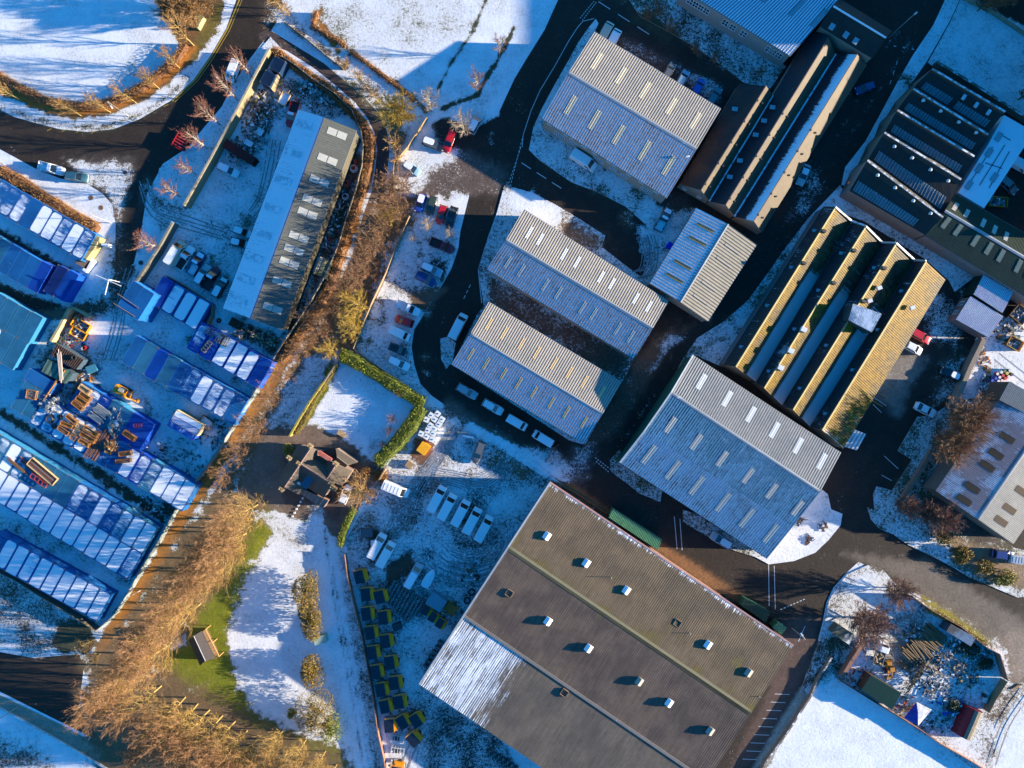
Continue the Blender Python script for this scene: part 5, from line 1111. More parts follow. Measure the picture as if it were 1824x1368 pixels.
park('hatch', 'navy', 0, 1541, 157, 162, 'dark blue car crossing the shaded street')
park('pickup', 'black', 2, 1182, 391, -62, 'black pickup with snow on its cab and load in the trampled yard', z=K)
park('estate', 'red', 0, 1640, 599, 28, 'bright red car beside the mossy yellow roof')
park('hatch', 'white', 0, 1627, 620, 27, 'white car parked just below the bright red one')
park('hatch', 'black', 1, 1693, 666, 207, 'dark hatchback with red lamps beside the compound wall')
park('saloon', 'white', 0, 1649, 730, 26, 'white car above the two big bare trees')
park('suv', 'navy', 0, 1787, 988, 8, 'dark car at the right edge below the pale unit', 'cars at the right edge'); park('smallvan', 'silver', 0, 1817, 997, 8, 'silver van at the right edge next to the dark car', 'cars at the right edge')
park('smallvan', 'white', 1, 1816, 292, 30, 'white van in the shaded yard by the flat annexe', 'cars by the flat annexe'); park('estate', 'grey', 0, 1796, 330, 40, 'grey car in the shaded yard by the flat annexe', 'cars by the flat annexe')
for i, (u, v) in enumerate(((778, 889), (796.5, 903), (820.5, 914), (841, 928), (862, 942))):
    park('van', 'white', 0, u, v, -62, 'white van, %s in the five-van row on wheel-scraped snow' % ('leftmost', 'second from left', 'middle', 'second from right', 'rightmost')[i], G2, sc=.98)
park('van', 'white', 0, 704.5, 872, 22, 'white van turned across the yard beside the brown brush pile', G2, sc=.98)
park('van', 'white', 0, 671, 973, -61, 'left white van of the pair by the grey skip', G2, sc=.95); park('van', 'white', 0, 687, 988, -61, 'right white van of the pair, with a dark roof panel', G2, sc=.95)
park('van', 'silver', 1, 736, 1026, -60, 'silver van between the sign-trailer rows and the covered boat', G2, sc=.93)
park('estate', 'grey', 0, 852, 806, 112, 'dark grey car parked in the oval shadow by the gate', G2)
park('hatch', 'white', 0, 615, 881, -66, 'white car parked beside the stone house', None)
park('smallvan', 'white', 2, 414, 126, 112, 'pale snow-topped van by the verge under the red-twigged trees', None)
park('pickup', 'white', 2, 91, 300, 14, 'white pickup at the kerb of the curving road', 'vehicles at the curving road'); park('estate', 'teal', 0, 137, 315, 8, 'grey-green estate behind the white pickup at the kerb', 'vehicles at the curving road')
G5 = 'vehicles in the left yard'
park('estate', 'white', 1, 407, 303, 25, 'white estate alone beside the rusty red shed', G5)
park('van', 'cream', 1, 311, 450, -58, 'pale van at the wall end of the yard row', G5, sc=.98); park('pickup', 'white', 1, 330, 459, -58, 'white-cabbed pickup with a mossy load bed', G5, sc=1.02)
park('pickup', 'navy', 2, 350, 469, -60, 'dark pickup with snow on its cab and bed', G5); park('estate', 'silver', 1, 361, 489, -60, 'silver estate in the middle of the yard row', G5)
park('pickup', 'dark red', 1, 376, 495, -60, 'dark red pickup with a frosted bonnet', G5); park('estate', 'black', 2, 392, 512, -62, 'black estate with thick snow, last in the yard row', G5)
park('hatch', 'silver', 2, 432, 413, 20, 'snowy silver car partly under the workshop eave', G5); park('hatch', 'black', 2, 427, 433, 14, 'small black car with a snowed roof by the workshop', G5)
park('pickup', 'red', 1, 521, 204, 106, 'bright red pickup at the corner of the striped workshop roof', G5)
# ---------------------------------------------------------------- trees
def strip(V, F, p, q, w0, w1, rnd):
    d = (q-p); 
    if d.length < 1e-4: return
    a = d.cross(Vector((rnd.uniform(-1, 1), rnd.uniform(-1, 1), .8))).normalized(); o = len(V)
    V += [p-a*w0, p+a*w0, q+a*w1, q-a*w1]; F.append((o, o+1, o+2, o+3))
def tree_mesh(seed, h, spread, up=.9, n1=22, n2=6, n3=7, start=.25, prof=lambda t: math.sin(math.pi*min(1, t*.85+.12)), r0=None, tw=.028, lean=.03, droop=0., forks=1):
    rnd = random.Random(seed); T = MB(); V, F = [], []; r0 = r0 or h*.014
    pts = [Vector((0, 0, 0))]; lx, ly = rnd.uniform(-lean, lean)*h, rnd.uniform(-lean, lean)*h
    for i in range(1, 8): t = i/7; pts.append(Vector((lx*t*t+rnd.uniform(-.012, .012)*h, ly*t*t+rnd.uniform(-.012, .012)*h, h*.94*t)))
    rad = lambda t: r0*(1-t)**.8+.02
    for i in range(7): T.tube(pts[i], pts[i+1], rad(i/7), rad((i+1)/7), 6, caps=False)
    def at(t): k = min(6, int(t*7)); return pts[k].lerp(pts[k+1], t*7-k)
    az = rnd.uniform(0, 6.28)
    for i in range(n1):
        t = start+(1-start)*(i+rnd.random()*.7)/n1; t = min(.99, t); az += 2.4+rnd.uniform(-.4, .4); o = at(t)
        Ll = spread*prof((t-start)/(1-start))*rnd.uniform(.75, 1.2); el = up*rnd.uniform(.75, 1.15); d = Vector((math.cos(az)*math.cos(el), math.sin(az)*math.cos(el), math.sin(el)))
        p = o; lim = [p]; dd = d.copy(); rr_ = rad(t)*.45+.02
        for k in range(3):
            dd = (dd+Vector((rnd.uniform(-.2, .2), rnd.uniform(-.2, .2), rnd.uniform(-.05, .25)-droop))).normalized(); q = p+dd*Ll/3
            T.tube(p, q, rr_*(1-k/3.3), rr_*(1-(k+1)/3.3), 4, caps=False); p = q; lim.append(p)
        for j in range(n2):
            s_ = .2+.8*(j+rnd.random())/n2; s_ = min(s_, .999); k = int(s_*3); o2 = lim[k].lerp(lim[k+1], s_*3-k)
            d2 = (dd+Vector((rnd.uniform(-1, 1), rnd.uniform(-1, 1), rnd.uniform(-.4, .8)-droop))*.9).normalized(); l2 = Ll*rnd.uniform(.25, .5)*(1.1-s_*.4); m = o2+d2*l2*.5; e = m+(d2+Vector((rnd.uniform(-.3, .3), rnd.uniform(-.3, .3), .25-droop*2))).normalized()*l2*.5
            strip(V, F, o2, m, tw*1.5, tw*1.1, rnd); strip(V, F, m, e, tw*1.1, tw*.7, rnd)
            for c in range(n3):
                u = rnd.random(); o3 = o2.lerp(m, u*2) if u < .5 else m.lerp(e, u*2-1)
                d3 = (d2+Vector((rnd.uniform(-1, 1), rnd.uniform(-1, 1), rnd.uniform(-.5, .9)-droop*2))).normalized(); l3 = l2*rnd.uniform(.25, .6)
                strip(V, F, o3, o3+d3*l3, tw*.75, tw*.35, rnd)
    return T, V, F
BK = {'pale': (.36, .30, .22), 'brown': (.17, .105, .055), 'gold': (.34, .235, .07), 'grey': (.16, .13, .11)}
TWG = {'red': (.17, .065, .042), 'tan': (.30, .165, .06), 'gold': (.36, .235, .035), 'brown': (.22, .115, .055), 'pale': (.26, .20, .15), 'rose': (.20, .10, .065)}
_tm = {}
def belt_twigs():
    # young outer twigs are redder than the lower limbs' spurs
    if 'twigs_belt' in _m: return _m['twigs_belt']
    m, t, b = new_mat('twigs_belt'); g = N(t, 'ShaderNodeNewGeometry').outputs; sx = N(t, 'ShaderNodeSeparateXYZ'); t.links.new(g['Position'], sx.inputs[0])
    n1 = noise_n(t, g['Position'], .35, 3); k = smooth_n(t, math_n(t, 'ADD', sx.outputs[2], math_n(t, 'MULTIPLY_ADD', n1, 8, -4)), 6, 15)
    c = mix_n(t, k, (.38, .24, .065), (.28, .145, .065)); t.links.new(mix_n(t, 1., c, math_n(t, 'MULTIPLY_ADD', n1, 1.0, .5), 'MULTIPLY'), b.inputs['Base Color']); b.inputs['Roughness'].default_value = .8
    _m['twigs_belt'] = m; return m
def tree(u, v, typ, h, spread, bark, twig, label, cat='tree', group=None, name='bare_tree', seed=None, z=0., **kw):
    key = (typ, bark, twig, (seed or 0) % 4)
    if key not in _tm:
        a = dict(birch=dict(h=10, spread=3.4, up=.72, n1=30, n2=8, n3=10, tw=.022, start=.2), poplar=dict(h=18, spread=7.6, up=.92, n1=44, n2=11, n3=11, start=.12, r0=.17, tw=.019, prof=lambda t: max(.25, 1-abs(t-.35)*1.0)),
                 round=dict(h=7, spread=3.6, up=.55, n1=70, n2=11, n3=11, start=.10, tw=.024, r0=.12), spread=dict(h=9, spread=5.2, up=.6, n1=34, n2=10, n3=11, start=.15, tw=.025, r0=.13),
                 bush=dict(h=3.2, spread=2.0, up=.7, n1=22, n2=7, n3=6, start=.05, tw=.025, r0=.05))[typ]
        T, V_, F_ = tree_mesh(hash_(typ)+(seed or 0) % 4, **a); tm = T.mesh('trunk', pm('bark_'+bark, BK[bark], .85, bump=.3), smooth=True)
        cm = bpy.data.meshes.new('twigs'); cm.from_pydata([tuple(p) for p in V_], [], F_); cm.materials.append(belt_twigs() if typ == 'poplar' else pm('twigs_'+twig, TWG[twig], .8, var=.35, scale=.5)); _tm[key] = (tm, cm, a['h'], a['spread'])
    tm, cm, H0, S0 = _tm[key]; p = W(u, v); root = link(name, None, None, (p.x, p.y, z), random.uniform(0, 6.28)); root.scale = (spread/S0, spread/S0, h/H0)
    link('trunk', tm, root); link('crown', cm, root); tag(root, label, cat, group); return root
def hash_(s): return sum(ord(c)*7 for c in s)
def bi(lst, typ, h, sp, bark, twig, desc, where, group):
    for i, (u, v, *r) in enumerate(lst):
        tree(u, v, typ, (r[0] if r else h)*random.uniform(.93, 1.07), (r[1] if len(r) > 1 else sp)*random.uniform(.92, 1.1), bark, twig, '%s, %s %s' % (desc, ORD[i] if len(lst) > 1 else 'standing', where), 'tree', group, seed=i)
bi([(449, 136), (424, 179), (393, 223), (371, 265), (350, 311, 8, 2.2), (323, 351, 8, 2.4), (288, 443, 9, 3.0)], 'birch', 10.5, 3.0, 'pale', 'red', 'red-twigged bare tree', 'down the verge beside the concrete yard wall', 'red-twigged trees on the verge')
bi([(345, 81, 12, 3.4), (320, 121), (284, 158), (243, 184), (197, 200), (146, 207), (38, 179, 11, 2.8)], 'birch', 8, 2.3, 'gold', 'tan', 'golden-stemmed bare tree', 'round the curve of the russet hedge from the road end', 'bare trees round the curved hedge')
bi([(459, 899), (449, 925), (438, 950), (416, 942), (428, 975), (400, 975), (383, 995), (395, 1015), (368, 1020)], 'poplar', 16.5, 7, 'gold', 'gold', 'tall golden bare tree', 'down the row from the house', 'tall golden trees down the garden edge')
bi([(345, 1051), (358, 1075), (325, 1090), (310, 1106), (292, 1140), (270, 1165), (247, 1187), (246, 1205), (318, 1135)], 'poplar', 17.5, 7, 'gold', 'tan', 'tall leaning-crowned bare tree', 'down the row past the summerhouse to the corner', 'tall bare trees past the summerhouse')
bi([(287, 1222), (330, 1242), (352, 1254), (373, 1265), (396, 1275), (419, 1285), (440, 1302), (459, 1316), (485, 1330), (510, 1342), (540, 1355), (470, 1360), (430, 1345), (395, 1335), (350, 1320), (505, 1300, 11, 5), (545, 1318, 11, 5), (580, 1338, 10, 4.5), (600, 1362, 9, 4), (300, 1290, 15, 6)], 'poplar', 17, 6.8, 'gold', 'brown', 'tall bare tree', 'along the bottom garden edge from the corner', 'tall bare trees along the bottom edge')
bi([(704, 355, 10, 4.6), (688, 418, 9, 4), (663, 461, 9, 3.6), (641, 506, 9, 4), (607, 549, 8, 3.6), (590, 590, 8, 3.4), (549, 630, 8, 3.2), (494, 708, 8, 3.4), (471, 761, 9, 3.8), (444, 799, 8, 3.4), (414, 841, 8, 3.2), (725, 340, 8, 3.6), (715, 385, 8, 4), (676, 440, 8, 4), (655, 485, 8, 3.8), (618, 525, 8, 3.6), (575, 570, 8, 3.4), (565, 610, 7, 3), (520, 665, 7, 3)], 'spread', 9, 4, 'brown', 'brown', 'brown spreading bare tree', 'down the leafy walk from the car park', 'brown bare trees along the leafy walk')
bi([(648, 548, 9, 4.2), (640, 585, 8, 3.6), (700, 395, 7, 3.0), (596, 625, 6, 2.8)], 'spread', 9, 4, 'gold', 'gold', 'yellowish bare tree', 'beside the timber fence', 'yellowish bare trees by the timber fence')
bi([(769, 199, 9, 3.2), (827, 241, 9, 3.2), (766, 408, 7, 1.9), (804, 423, 6, 1.6), (739, 429, 4, 1.2)], 'birch', 9, 3, 'pale', 'pale', 'pale-barked bare tree', 'round the snowy car park', 'pale bare trees round the car park')
bi([(851, 164, 9, 2.6), (890, 102, 8, 2.2)], 'birch', 9, 2.6, 'pale', 'rose', 'rosy-twigged bare tree', 'along the dark field-edge line', 'rosy bare trees on the field edge')
bi([(716, 214, 7, 4.6)], 'round', 7, 4.6, 'gold', 'gold', 'big yellow-twigged round bush', 'where path and car park fence meet', None)
bi([(643, 141, 3, 2.2), (655, 158, 3, 2.2), (668, 172, 3.2, 2.4), (620, 118, 2.4, 1.6), (706, 262, 4, 2.6), (710, 288, 3, 2.0)], 'bush', 3, 2, 'gold', 'tan', 'straw-coloured bare shrub', 'along the outer path bank', 'straw-coloured shrubs by the path')
bi([(328, 13, 7, 4.2), (372, 22, 6, 3.4), (350, 45, 6, 3.6), (310, 35, 5, 2.6)], 'round', 7, 4, 'brown', 'tan', 'russet round bare tree', 'in the clump by the road top', 'russet trees by the road')
bi([(651, 868, 8, 4.4)], 'spread', 8, 4.4, 'gold', 'tan', 'large pale bare tree', 'between stone house and van yard', None)
bi([(1689, 745, 10, 5.6), (1661, 787, 10, 5.4)], 'round', 10, 5.4, 'brown', 'brown', 'broad dense bare tree', 'above the chequered unit wall', 'broad bare trees by the chequered unit')
bi([(1594, 896, 7, 3.0), (1650, 918, 8, 3.6), (1632, 905, 6, 2.6)], 'round', 7, 3, 'brown', 'rose', 'reddish dense bare tree', 'on the snowy corner by the junction', 'reddish trees by the junction')
bi([(1525, 1099, 7, 5.4), (1581, 1046, 6, 3.6)], 'round', 7, 5, 'brown', 'rose', 'dense rusty-brown tree', 'at the wood yard entrance', 'rusty-brown trees at the wood yard')
bi([(1740, 20, 10, 4.6), (1812, 178, 10, 4.2)], 'round', 10, 4.4, 'brown', 'brown', 'dark dense tree', 'in the shaded top-right field', 'dark trees in the top-right field')
bi([(500, 15, 7, 2.6), (517, 30, 5, 2)], 'birch', 7, 2.4, 'gold', 'tan', 'bent pale bare tree', 'beside the top road mouth', 'bare trees at the road mouth')
bi([(165, 1140, 4, 2.4), (178, 1165, 3, 2)], 'bush', 3, 2, 'gold', 'tan', 'straw bare shrub', 'by the river road bend', 'shrubs by the river road')
bi([(700, 745, 2.4, 1.5), (695, 765, 2.4, 1.5), (712, 700, 2.2, 1.3), (683, 790, 2.0, 1.2)], 'bush', 2.4, 1.5, 'brown', 'rose', 'rosy bare shrub', 'inside the clipped garden hedge', 'rosy shrubs inside the hedge')
bi([(1170, 25, 3, 2), (1150, 35, 3, 2), (1190, 55, 3, 2), (1235, 95, 2.6, 1.8), (1270, 110, 2.4, 1.6), (1350, 135, 2.6, 1.8)], 'bush', 2.6, 1.8, 'brown', 'brown', 'dark thorny bare shrub', 'in the bank below the snow-roofed warehouse', 'shrubs in the bank')
# ---------------------------------------------------------------- leafy shrubs and hedges
def leaves(pts, cols, size, seed):
    """small leaf-sized blades around the given points"""
    rnd = random.Random(seed); V_, F_, M_ = [], [], []
    for (x, y, z, mi) in pts:
        a = Vector((rnd.uniform(-1, 1), rnd.uniform(-1, 1), rnd.uniform(-.6, .6))).normalized(); b = a.cross(Vector((rnd.uniform(-1, 1), rnd.uniform(-1, 1), rnd.uniform(-1, 1)))).normalized(); s_ = size*rnd.uniform(.5, 1.2); p = Vector((x, y, z)); o = len(V_)
        V_ += [p-a*s_, p+b*s_*.5, p+a*s_, p-b*s_*.5]; F_.append((o, o+1, o+2, o+3)); M_.append(mi)
    return V_, F_, M_
LC = {'green': ((.15, .18, .006), (.25, .27, .008), (.07, .095, .01)), 'olive': ((.20, .13, .012), (.30, .17, .02), (.10, .085, .012)), 'copper': ((.30, .13, .035), (.38, .19, .05), (.19, .08, .03)), 'dark': ((.03, .05, .02), (.05, .07, .02), (.02, .03, .015)), 'gold': ((.30, .24, .03), (.38, .30, .04), (.16, .14, .03))}
def leafm(k): return [pm('leaf_%s_%d' % (k, i), c, .7, var=.3) for i, c in enumerate(LC[k])]
def hedge(name, pts, wd, h, k, label, dens=38, size=.13, cat='hedge', rough=.18):
    """clipped hedge: an uneven dark body with leaf blades all over its skin"""
    rnd = random.Random(len(pts)*7+int(wd*10)); P = [W(a, b) for a, b in pts]; Q = []
    for i in range(len(P)-1):
        n = max(1, int((P[i+1]-P[i]).length/1.0)); Q += [P[i].lerp(P[i+1], j/n) for j in range(n)]
    Q.append(P[-1]); root = thing(name, label, cat, Q[0]); root.location = Q[0]; o = Q[0]; g = MB(); secs = []
    for i, p in enumerate(Q):
        d = (Q[min(i+1, len(Q)-1)]-Q[max(i-1, 0)]).normalized(); n = Vector((-d.y, d.x, 0)); w_ = wd/2*rnd.uniform(.85, 1.1); hh = h*rnd.uniform(.9, 1.06); secs.append((p-o, n, w_, hh))
    prev = None
    for i, (p, n, w_, hh) in enumerate(secs):
        e = .6 if i in (0, len(secs)-1) else 1
        ring = [p+n*w_*e*.85, p+n*w_*e+Vector((0, 0, hh*.55)), p+n*w_*e*.6+Vector((0, 0, hh*.93)), p-n*w_*e*.6+Vector((0, 0, hh*.93)), p-n*w_*e+Vector((0, 0, hh*.55)), p-n*w_*e*.85]; b = len(g.v); g.v += [tuple(x) for x in ring]
        if i: 
            for j in range(5): g.f.append((b-6+j, b+j, b+j+1, b-5+j)); g.m.append(0)
        if i in (0, len(secs)-1): g.f.append(tuple(range(b, b+6))); g.m.append(0)
    ms = leafm(k); g.build('branches', pm('hedge_core_'+k, tuple(c*.75 for c in LC[k][2]), .9), root)
    L = sum((Q[i+1]-Q[i]).length for i in range(len(Q)-1)); n = int(L*(wd+2*h)*dens); lp = []
    for _ in range(n):
        i = rnd.random()*(len(secs)-1); k_ = int(i); f = i-k_; p = secs[k_][0].lerp(secs[k_+1][0], f); nn = secs[k_][1]; w_ = secs[k_][2]*(1-f)+secs[k_+1][2]*f; hh = secs[k_][3]*(1-f)+secs[k_+1][3]*f
        a = rnd.uniform(-1, 1); t_ = abs(a)
        if t_ < .5: q = p+nn*w_*(a*1.7)+Vector((0, 0, hh*(1+rnd.uniform(-.05, rough))))
        else: q = p+nn*w_*math.copysign(1+rnd.uniform(-.08, rough), a)+Vector((0, 0, hh*(1-(t_-.5)*2)**.7))
        c = rnd.random(); cl = math.sin(q.x*1.9+o.x)+math.sin(q.y*2.3+o.y); lp.append((q.x, q.y, q.z, 0 if c < .5 else (1 if c+cl*.15 < .85 else 2)))
    V_, F_, M_ = leaves(lp, 3, size, 5); me = bpy.data.meshes.new('foliage'); me.from_pydata([tuple(x) for x in V_], [], F_)
    for m_ in ms: me.materials.append(m_)
    me.polygons.foreach_set('material_index', M_); link('foliage', me, root); return root
hedge('garden_hedge', [(608, 633), (625, 638), (690, 678), (757, 720)], 2.4, 1.9, 'green', 'clipped yellow-green hedge along the top side of the square garden lawn')
hedge('garden_hedge', [(753, 724), (735, 755), (708, 790), (673, 823)], 2.7, 2.0, 'green', 'clipped yellow-green hedge between the square lawn and the sign yard')
hedge('garden_hedge', [(604, 650), (585, 675), (562, 712), (545, 748), (528, 772)], .8, .9, 'olive', 'low straggly bronze hedge inside the slanting garden wall', dens=26, rough=.9)
hedge('drive_hedge', [(634, 905), (622, 925), (612, 950), (608, 972)], 1.3, 1.5, 'green', 'short curved green hedge beside the drive of the stone house')
hedge('beech_hedge', [(489, 92), (532, 124), (582, 156), (620, 192), (646, 220), (658, 245), (660, 278), (654, 315), (645, 345), (630, 383), (616, 423), (604, 466), (591, 511), (564, 555), (536, 597), (505, 643)], 1.7, 1.5, 'copper', 'long orange-brown beech hedge curving round the dark workshop', dens=30)
hedge('beech_hedge', [(0, 302), (45, 328), (90, 358), (140, 388), (178, 410)], 2.3, 1.6, 'copper', 'straight orange-brown hedge above the top container row', dens=30)
hedge('beech_hedge', [(-6, 132), (38, 160), (80, 180), (130, 191), (175, 190), (215, 179), (255, 158), (290, 132), (318, 105), (334, 82)], 1.6, 1.2, 'copper', 'curved russet hedge edging the snowy top-left field', dens=26, rough=.4)
hedge('field_hedge', [(559, 45), (566, 24)], 1.2, 1.2, 'copper', 'short orange hedge stub at the field corner', dens=26)
hedge('field_hedge', [(558, 48), (580, 60), (600, 72), (616, 84)], .9, .8, 'copper', 'thin orange hedge line sloping down from the field corner', dens=22, rough=.5)
hedge('field_hedge', [(625, 92), (660, 118), (700, 148), (740, 178)], .8, .6, 'copper', 'low dark russet hedge between path bank and snow field', dens=20, rough=.6)
hedge('verge_hedge', [(1648, 1082), (1680, 1098), (1720, 1122), (1752, 1144)], 1.1, 1.1, 'gold', 'golden-green hedge strip outside the wood yard fence', dens=28, rough=.4)
def shrub(u, v, rx, ry, h, k, label, n=2600, size=.16, twigs=True, cat='shrub', name='evergreen_shrub'):
    rnd = random.Random(int(u+v)); p0 = W(u, v); root = thing(name, label, cat, p0); lp = []
    blobs = [(rnd.uniform(-.55, .55)*rx, rnd.uniform(-.55, .55)*ry, h*rnd.uniform(.35, .75), rnd.uniform(.35, .6)) for _ in range(9)]
    for _ in range(n):
        bx, by, bz, br = rnd.choice(blobs); th = rnd.uniform(0, 6.28); ph = math.asin(rnd.uniform(-.3, 1)); r_ = br*rnd.uniform(.8, 1.1)
        x, y, z = bx+rx*r_*math.cos(th)*math.cos(ph), by+ry*r_*math.sin(th)*math.cos(ph), bz+h*.5*r_*math.sin(ph)*1.6; c = rnd.random(); lp.append((x, y, max(.1, z), 0 if c < .45 else (1 if c < .75 else 2)))
    V_, F_, M_ = leaves(lp, 3, size, int(u)); me = bpy.data.meshes.new('foliage'); me.from_pydata([tuple(x) for x in V_], [], F_)
    for m_ in leafm(k): me.materials.append(m_)
    me.polygons.foreach_set('material_index', M_); link('foliage', me, root); g = MB()
    for (bx, by, bz, br) in blobs:
        g.tube((0, 0, 0), (bx*.7, by*.7, bz+h*.2), .09, .03, 5, caps=False)
        if twigs:
            for _ in range(5): g.tube((bx*.7, by*.7, bz+h*.1), (bx+rnd.uniform(-.5, .5)*rx, by+rnd.uniform(-.5, .5)*ry, bz+h*rnd.uniform(.3, .6)), .035, .012, 3, caps=False)
    g.build('trunk', pm('bark_gold', BK['gold'], .85, bump=.3), root); return root
shrub(550, 1050, 2.6, 4.6, 3.2, 'olive', 'tall bronze-green shrub at the top of the lawn border', 4400)
shrub(558, 1104, 3.2, 4.4, 3.0, 'olive', 'largest bronze-green shrub of the lawn border, above the small green box', 5000)
shrub(565, 1186, 3.0, 4.8, 3.2, 'olive', 'long green-gold shrub just below the small green box', 4600)
shrub(568, 1262, 4.6, 4.6, 3.4, 'olive', 'broad straggly shrub at the lower end of the lawn border', 5000)
shrub(590, 1292, 2.2, 3.4, 2.6, 'green', 'bright green bush below the straggly border shrub', 2400)
shrub(522, 1268, 1.0, 1.1, 1.0, 'green', 'small round green bush on the lower lawn', 700)
shrub(652, 840, 1.6, 1.3, 1.2, 'copper', 'rounded orange-brown bush at the end of the garden hedge', 1400)
shrub(678, 846, 1.9, 1.4, .9, 'copper', 'flat brown brush pile above the turned white van', 1500)
shrub(516, 800, 1.2, 1.4, 1.6, 'gold', 'golden bush against the slanting wall by the house', 1400)
shrub(1679, 957, 2.6, 2.0, 1.8, 'olive', 'olive shrub below the reddish trees by the right junction', 2400)
shrub(1717, 985, 2.6, 2.2, 1.8, 'olive', 'golden-olive shrub in the right verge row', 2400); shrub(1748, 1008, 2.4, 1.9, 1.6, 'olive', 'olive shrub near the right end of the verge row', 2000); shrub(1782, 1026, 2.8, 2.0, 1.7, 'gold', 'golden shrub at the right end of the verge row', 2400)
shrub(458, 750, .9, .9, .9, 'dark', 'small dark bush beside the leafy walk', 500)
# ---------------------------------------------------------------- fences, walls, posts
def fence(name, pts, h, m, label, th=.12, post=0, pm_=None, cat='fence', top=None, bw=0., z=0.):
    """boards between posts; each board a part when bw is given"""
    root = thing(name, label, cat, W(*pts[0])); o = W(*pts[0]); P = [W(a, b)-o for a, b in pts]
    for i in range(len(P)-1):
        a, b = P[i], P[i+1]; d = b-a; L = d.length
        if bw:
            n = max(1, int(L/bw)); g = MB(); g.box((0, 0, h/2), (L/n*.998, th*random.uniform(.9, 1.1), h)); me = g.mesh('board', m)
            for k in range(n): c = a.lerp(b, (k+.5)/n); ob = link('board', me, root, c+Vector((0, 0, z+random.uniform(-.04, .04))), math.atan2(d.y, d.x))
        else:
            g = MB(); g.bar(a+Vector((0, 0, h/2+z)), b+Vector((0, 0, h/2+z)), th, h); g.build('panel', m, root)
            if top: g = MB(); g.bar(a+Vector((0, 0, h+z+.04)), b+Vector((0, 0, h+z+.04)), th+.08, .07); g.build('coping', top, root)
        if post:
            n = max(1, round(L/post)); g = MB(); g.box((0, 0, (h+.15)/2), (.14, .2, h+.15)); me = g.mesh('post', pm_ or m)
            for k in range(n): c = a.lerp(b, k/n); link('post', me, root, c+Vector((0, 0, z)), math.atan2(d.y, d.x))
    return root
CONCW = pm('concrete_wall', (.26, .20, .11), .85, var=.25, bump=.3); COPE = pm('coping_pale', (.46, .38, .25), .8, snow=.2)
WOOD = pm('fence_wood', (.27, .18, .10), .8, var=.3); WOODL = pm('fence_wood_light', (.27, .18, .09), .8, var=.25); WOODR = pm('fence_wood_red', (.26, .12, .08), .8, var=.3); STW = pm('rubble_wall', (.34, .27, .18), .9, var=.35, bump=.6, fine=5); GRF = pm('fence_grey', (.17, .16, .14), .8)
fence('yard_wall', [(487, 98), (433, 201), (385, 290), (338, 372)], 2.6, CONCW, 'tall tan concrete wall along the verge of the fenced strip yard', th=.35, post=3, top=COPE, cat='wall')
fence('yard_wall', [(318, 400), (290, 450), (250, 510)], 2.4, pm('yard_wall_dark', (.14, .13, .10), .85, snow=.2), 'dark concrete wall between the bare verge and parked pickups', th=.35, top=pm('coping_dark', (.2, .19, .15), .8, snow=.3), cat='wall')
fence('yard_fence', [(508, 108), (530, 122), (560, 146), (600, 172), (630, 202), (645, 235), (650, 262), (648, 300), (636, 345), (618, 400), (606, 440), (585, 490), (560, 535), (530, 580), (505, 618), (492, 640)], 1.9, GRF, 'curving grey fence with posts just inside the beech hedge', th=.12, post=2.6, pm_=WOODL)
fence('inner_fence', [(512, 118), (500, 140), (488, 165)], 2.0, CONCW, 'short tan wall between the strip yard and the junk yard', th=.3, cat='wall')
fence('timber_fence', [(761, 214), (742, 243), (728, 265), (704, 293), (702, 315), (704, 345)], 1.5, WOODL, 'pale timber fence with double rail beside the yellow bush', th=.07, bw=1.3, post=2.6)
fence('timber_fence', [(731, 388), (708, 441), (690, 486), (665, 539), (648, 582), (632, 622)], 1.6, WOOD, 'long brown board fence down the car-park side', th=.08, bw=1.3, post=2.6, pm_=WOODL)
fence('timber_fence', [(634, 624), (690, 664), (756, 720)], 1.3, WOODL, 'low timber fence behind the top garden hedge', th=.08, bw=1.5)
fence('garden_wall', [(580, 680), (555, 715), (535, 748), (519, 776)], 1.4, pm('mossy_wall', (.34, .29, .06), .9, bump=.4), 'mossy yellow garden wall slanting down to the house', th=.35, cat='wall')
fence('garden_wall', [(608, 640), (592, 662), (580, 680)], 1.4, GRF, 'dark upper piece of the slanting garden wall', th=.25, cat='wall')
fence('yard_mesh_fence', [(755, 728), (735, 760), (700, 805), (680, 835)], 1.6, pm('mesh_green', (.03, .07, .04), .7), 'dark green fence between garden hedge and sign yard', th=.06, post=2.6)
fence('boundary_wall', [(688, 834), (678, 852), (668, 868)], 1.6, WOODL, 'short pale wall from the hedge end towards the large bare tree', th=.25, cat='wall')
fence('track_fence', [(617, 985), (622, 1023), (637, 1086), (648, 1130), (658, 1187), (668, 1240), (675, 1295), (686, 1345), (690, 1378)], 1.7, WOODR, 'reddish board fence between the snowy track and yellow trailers', th=.09, bw=1.1, post=2.4, pm_=WOODL)
fence('yard_fence', [(487, 655), (455, 705), (420, 760), (385, 815), (350, 862), (320, 905), (290, 960), (262, 1005), (240, 1045), (212, 1090), (180, 1118)], 1.9, pm('fence_blue_grey', (.20, .24, .24), .8, snow=.2), 'long pale fence between the containers and the leafy walk', th=.12, bw=1.6, post=3.2)
fence('yard_fence', [(180, 1118), (140, 1092), (90, 1062), (40, 1030), (-10, 1005)], 2.0, pm('fence_brown_old', (.24, .18, .11), .85), 'brown fence below the bottom container row', th=.14, bw=1.6, post=3.2)
fence('yard_fence', [(-10, 318), (40, 345), (90, 374), (140, 402), (184, 426)], 2.0, WOODL, 'pale railed fence between the orange hedge and containers', th=.08, post=2.4)
fence('corner_wall', [(184, 424), (172, 445), (160, 462)], 2.2, pm('sandstone_wall', (.36, .29, .13), .85, bump=.3), 'broad yellow wall end beside the last blue container', th=1.5, cat='wall')
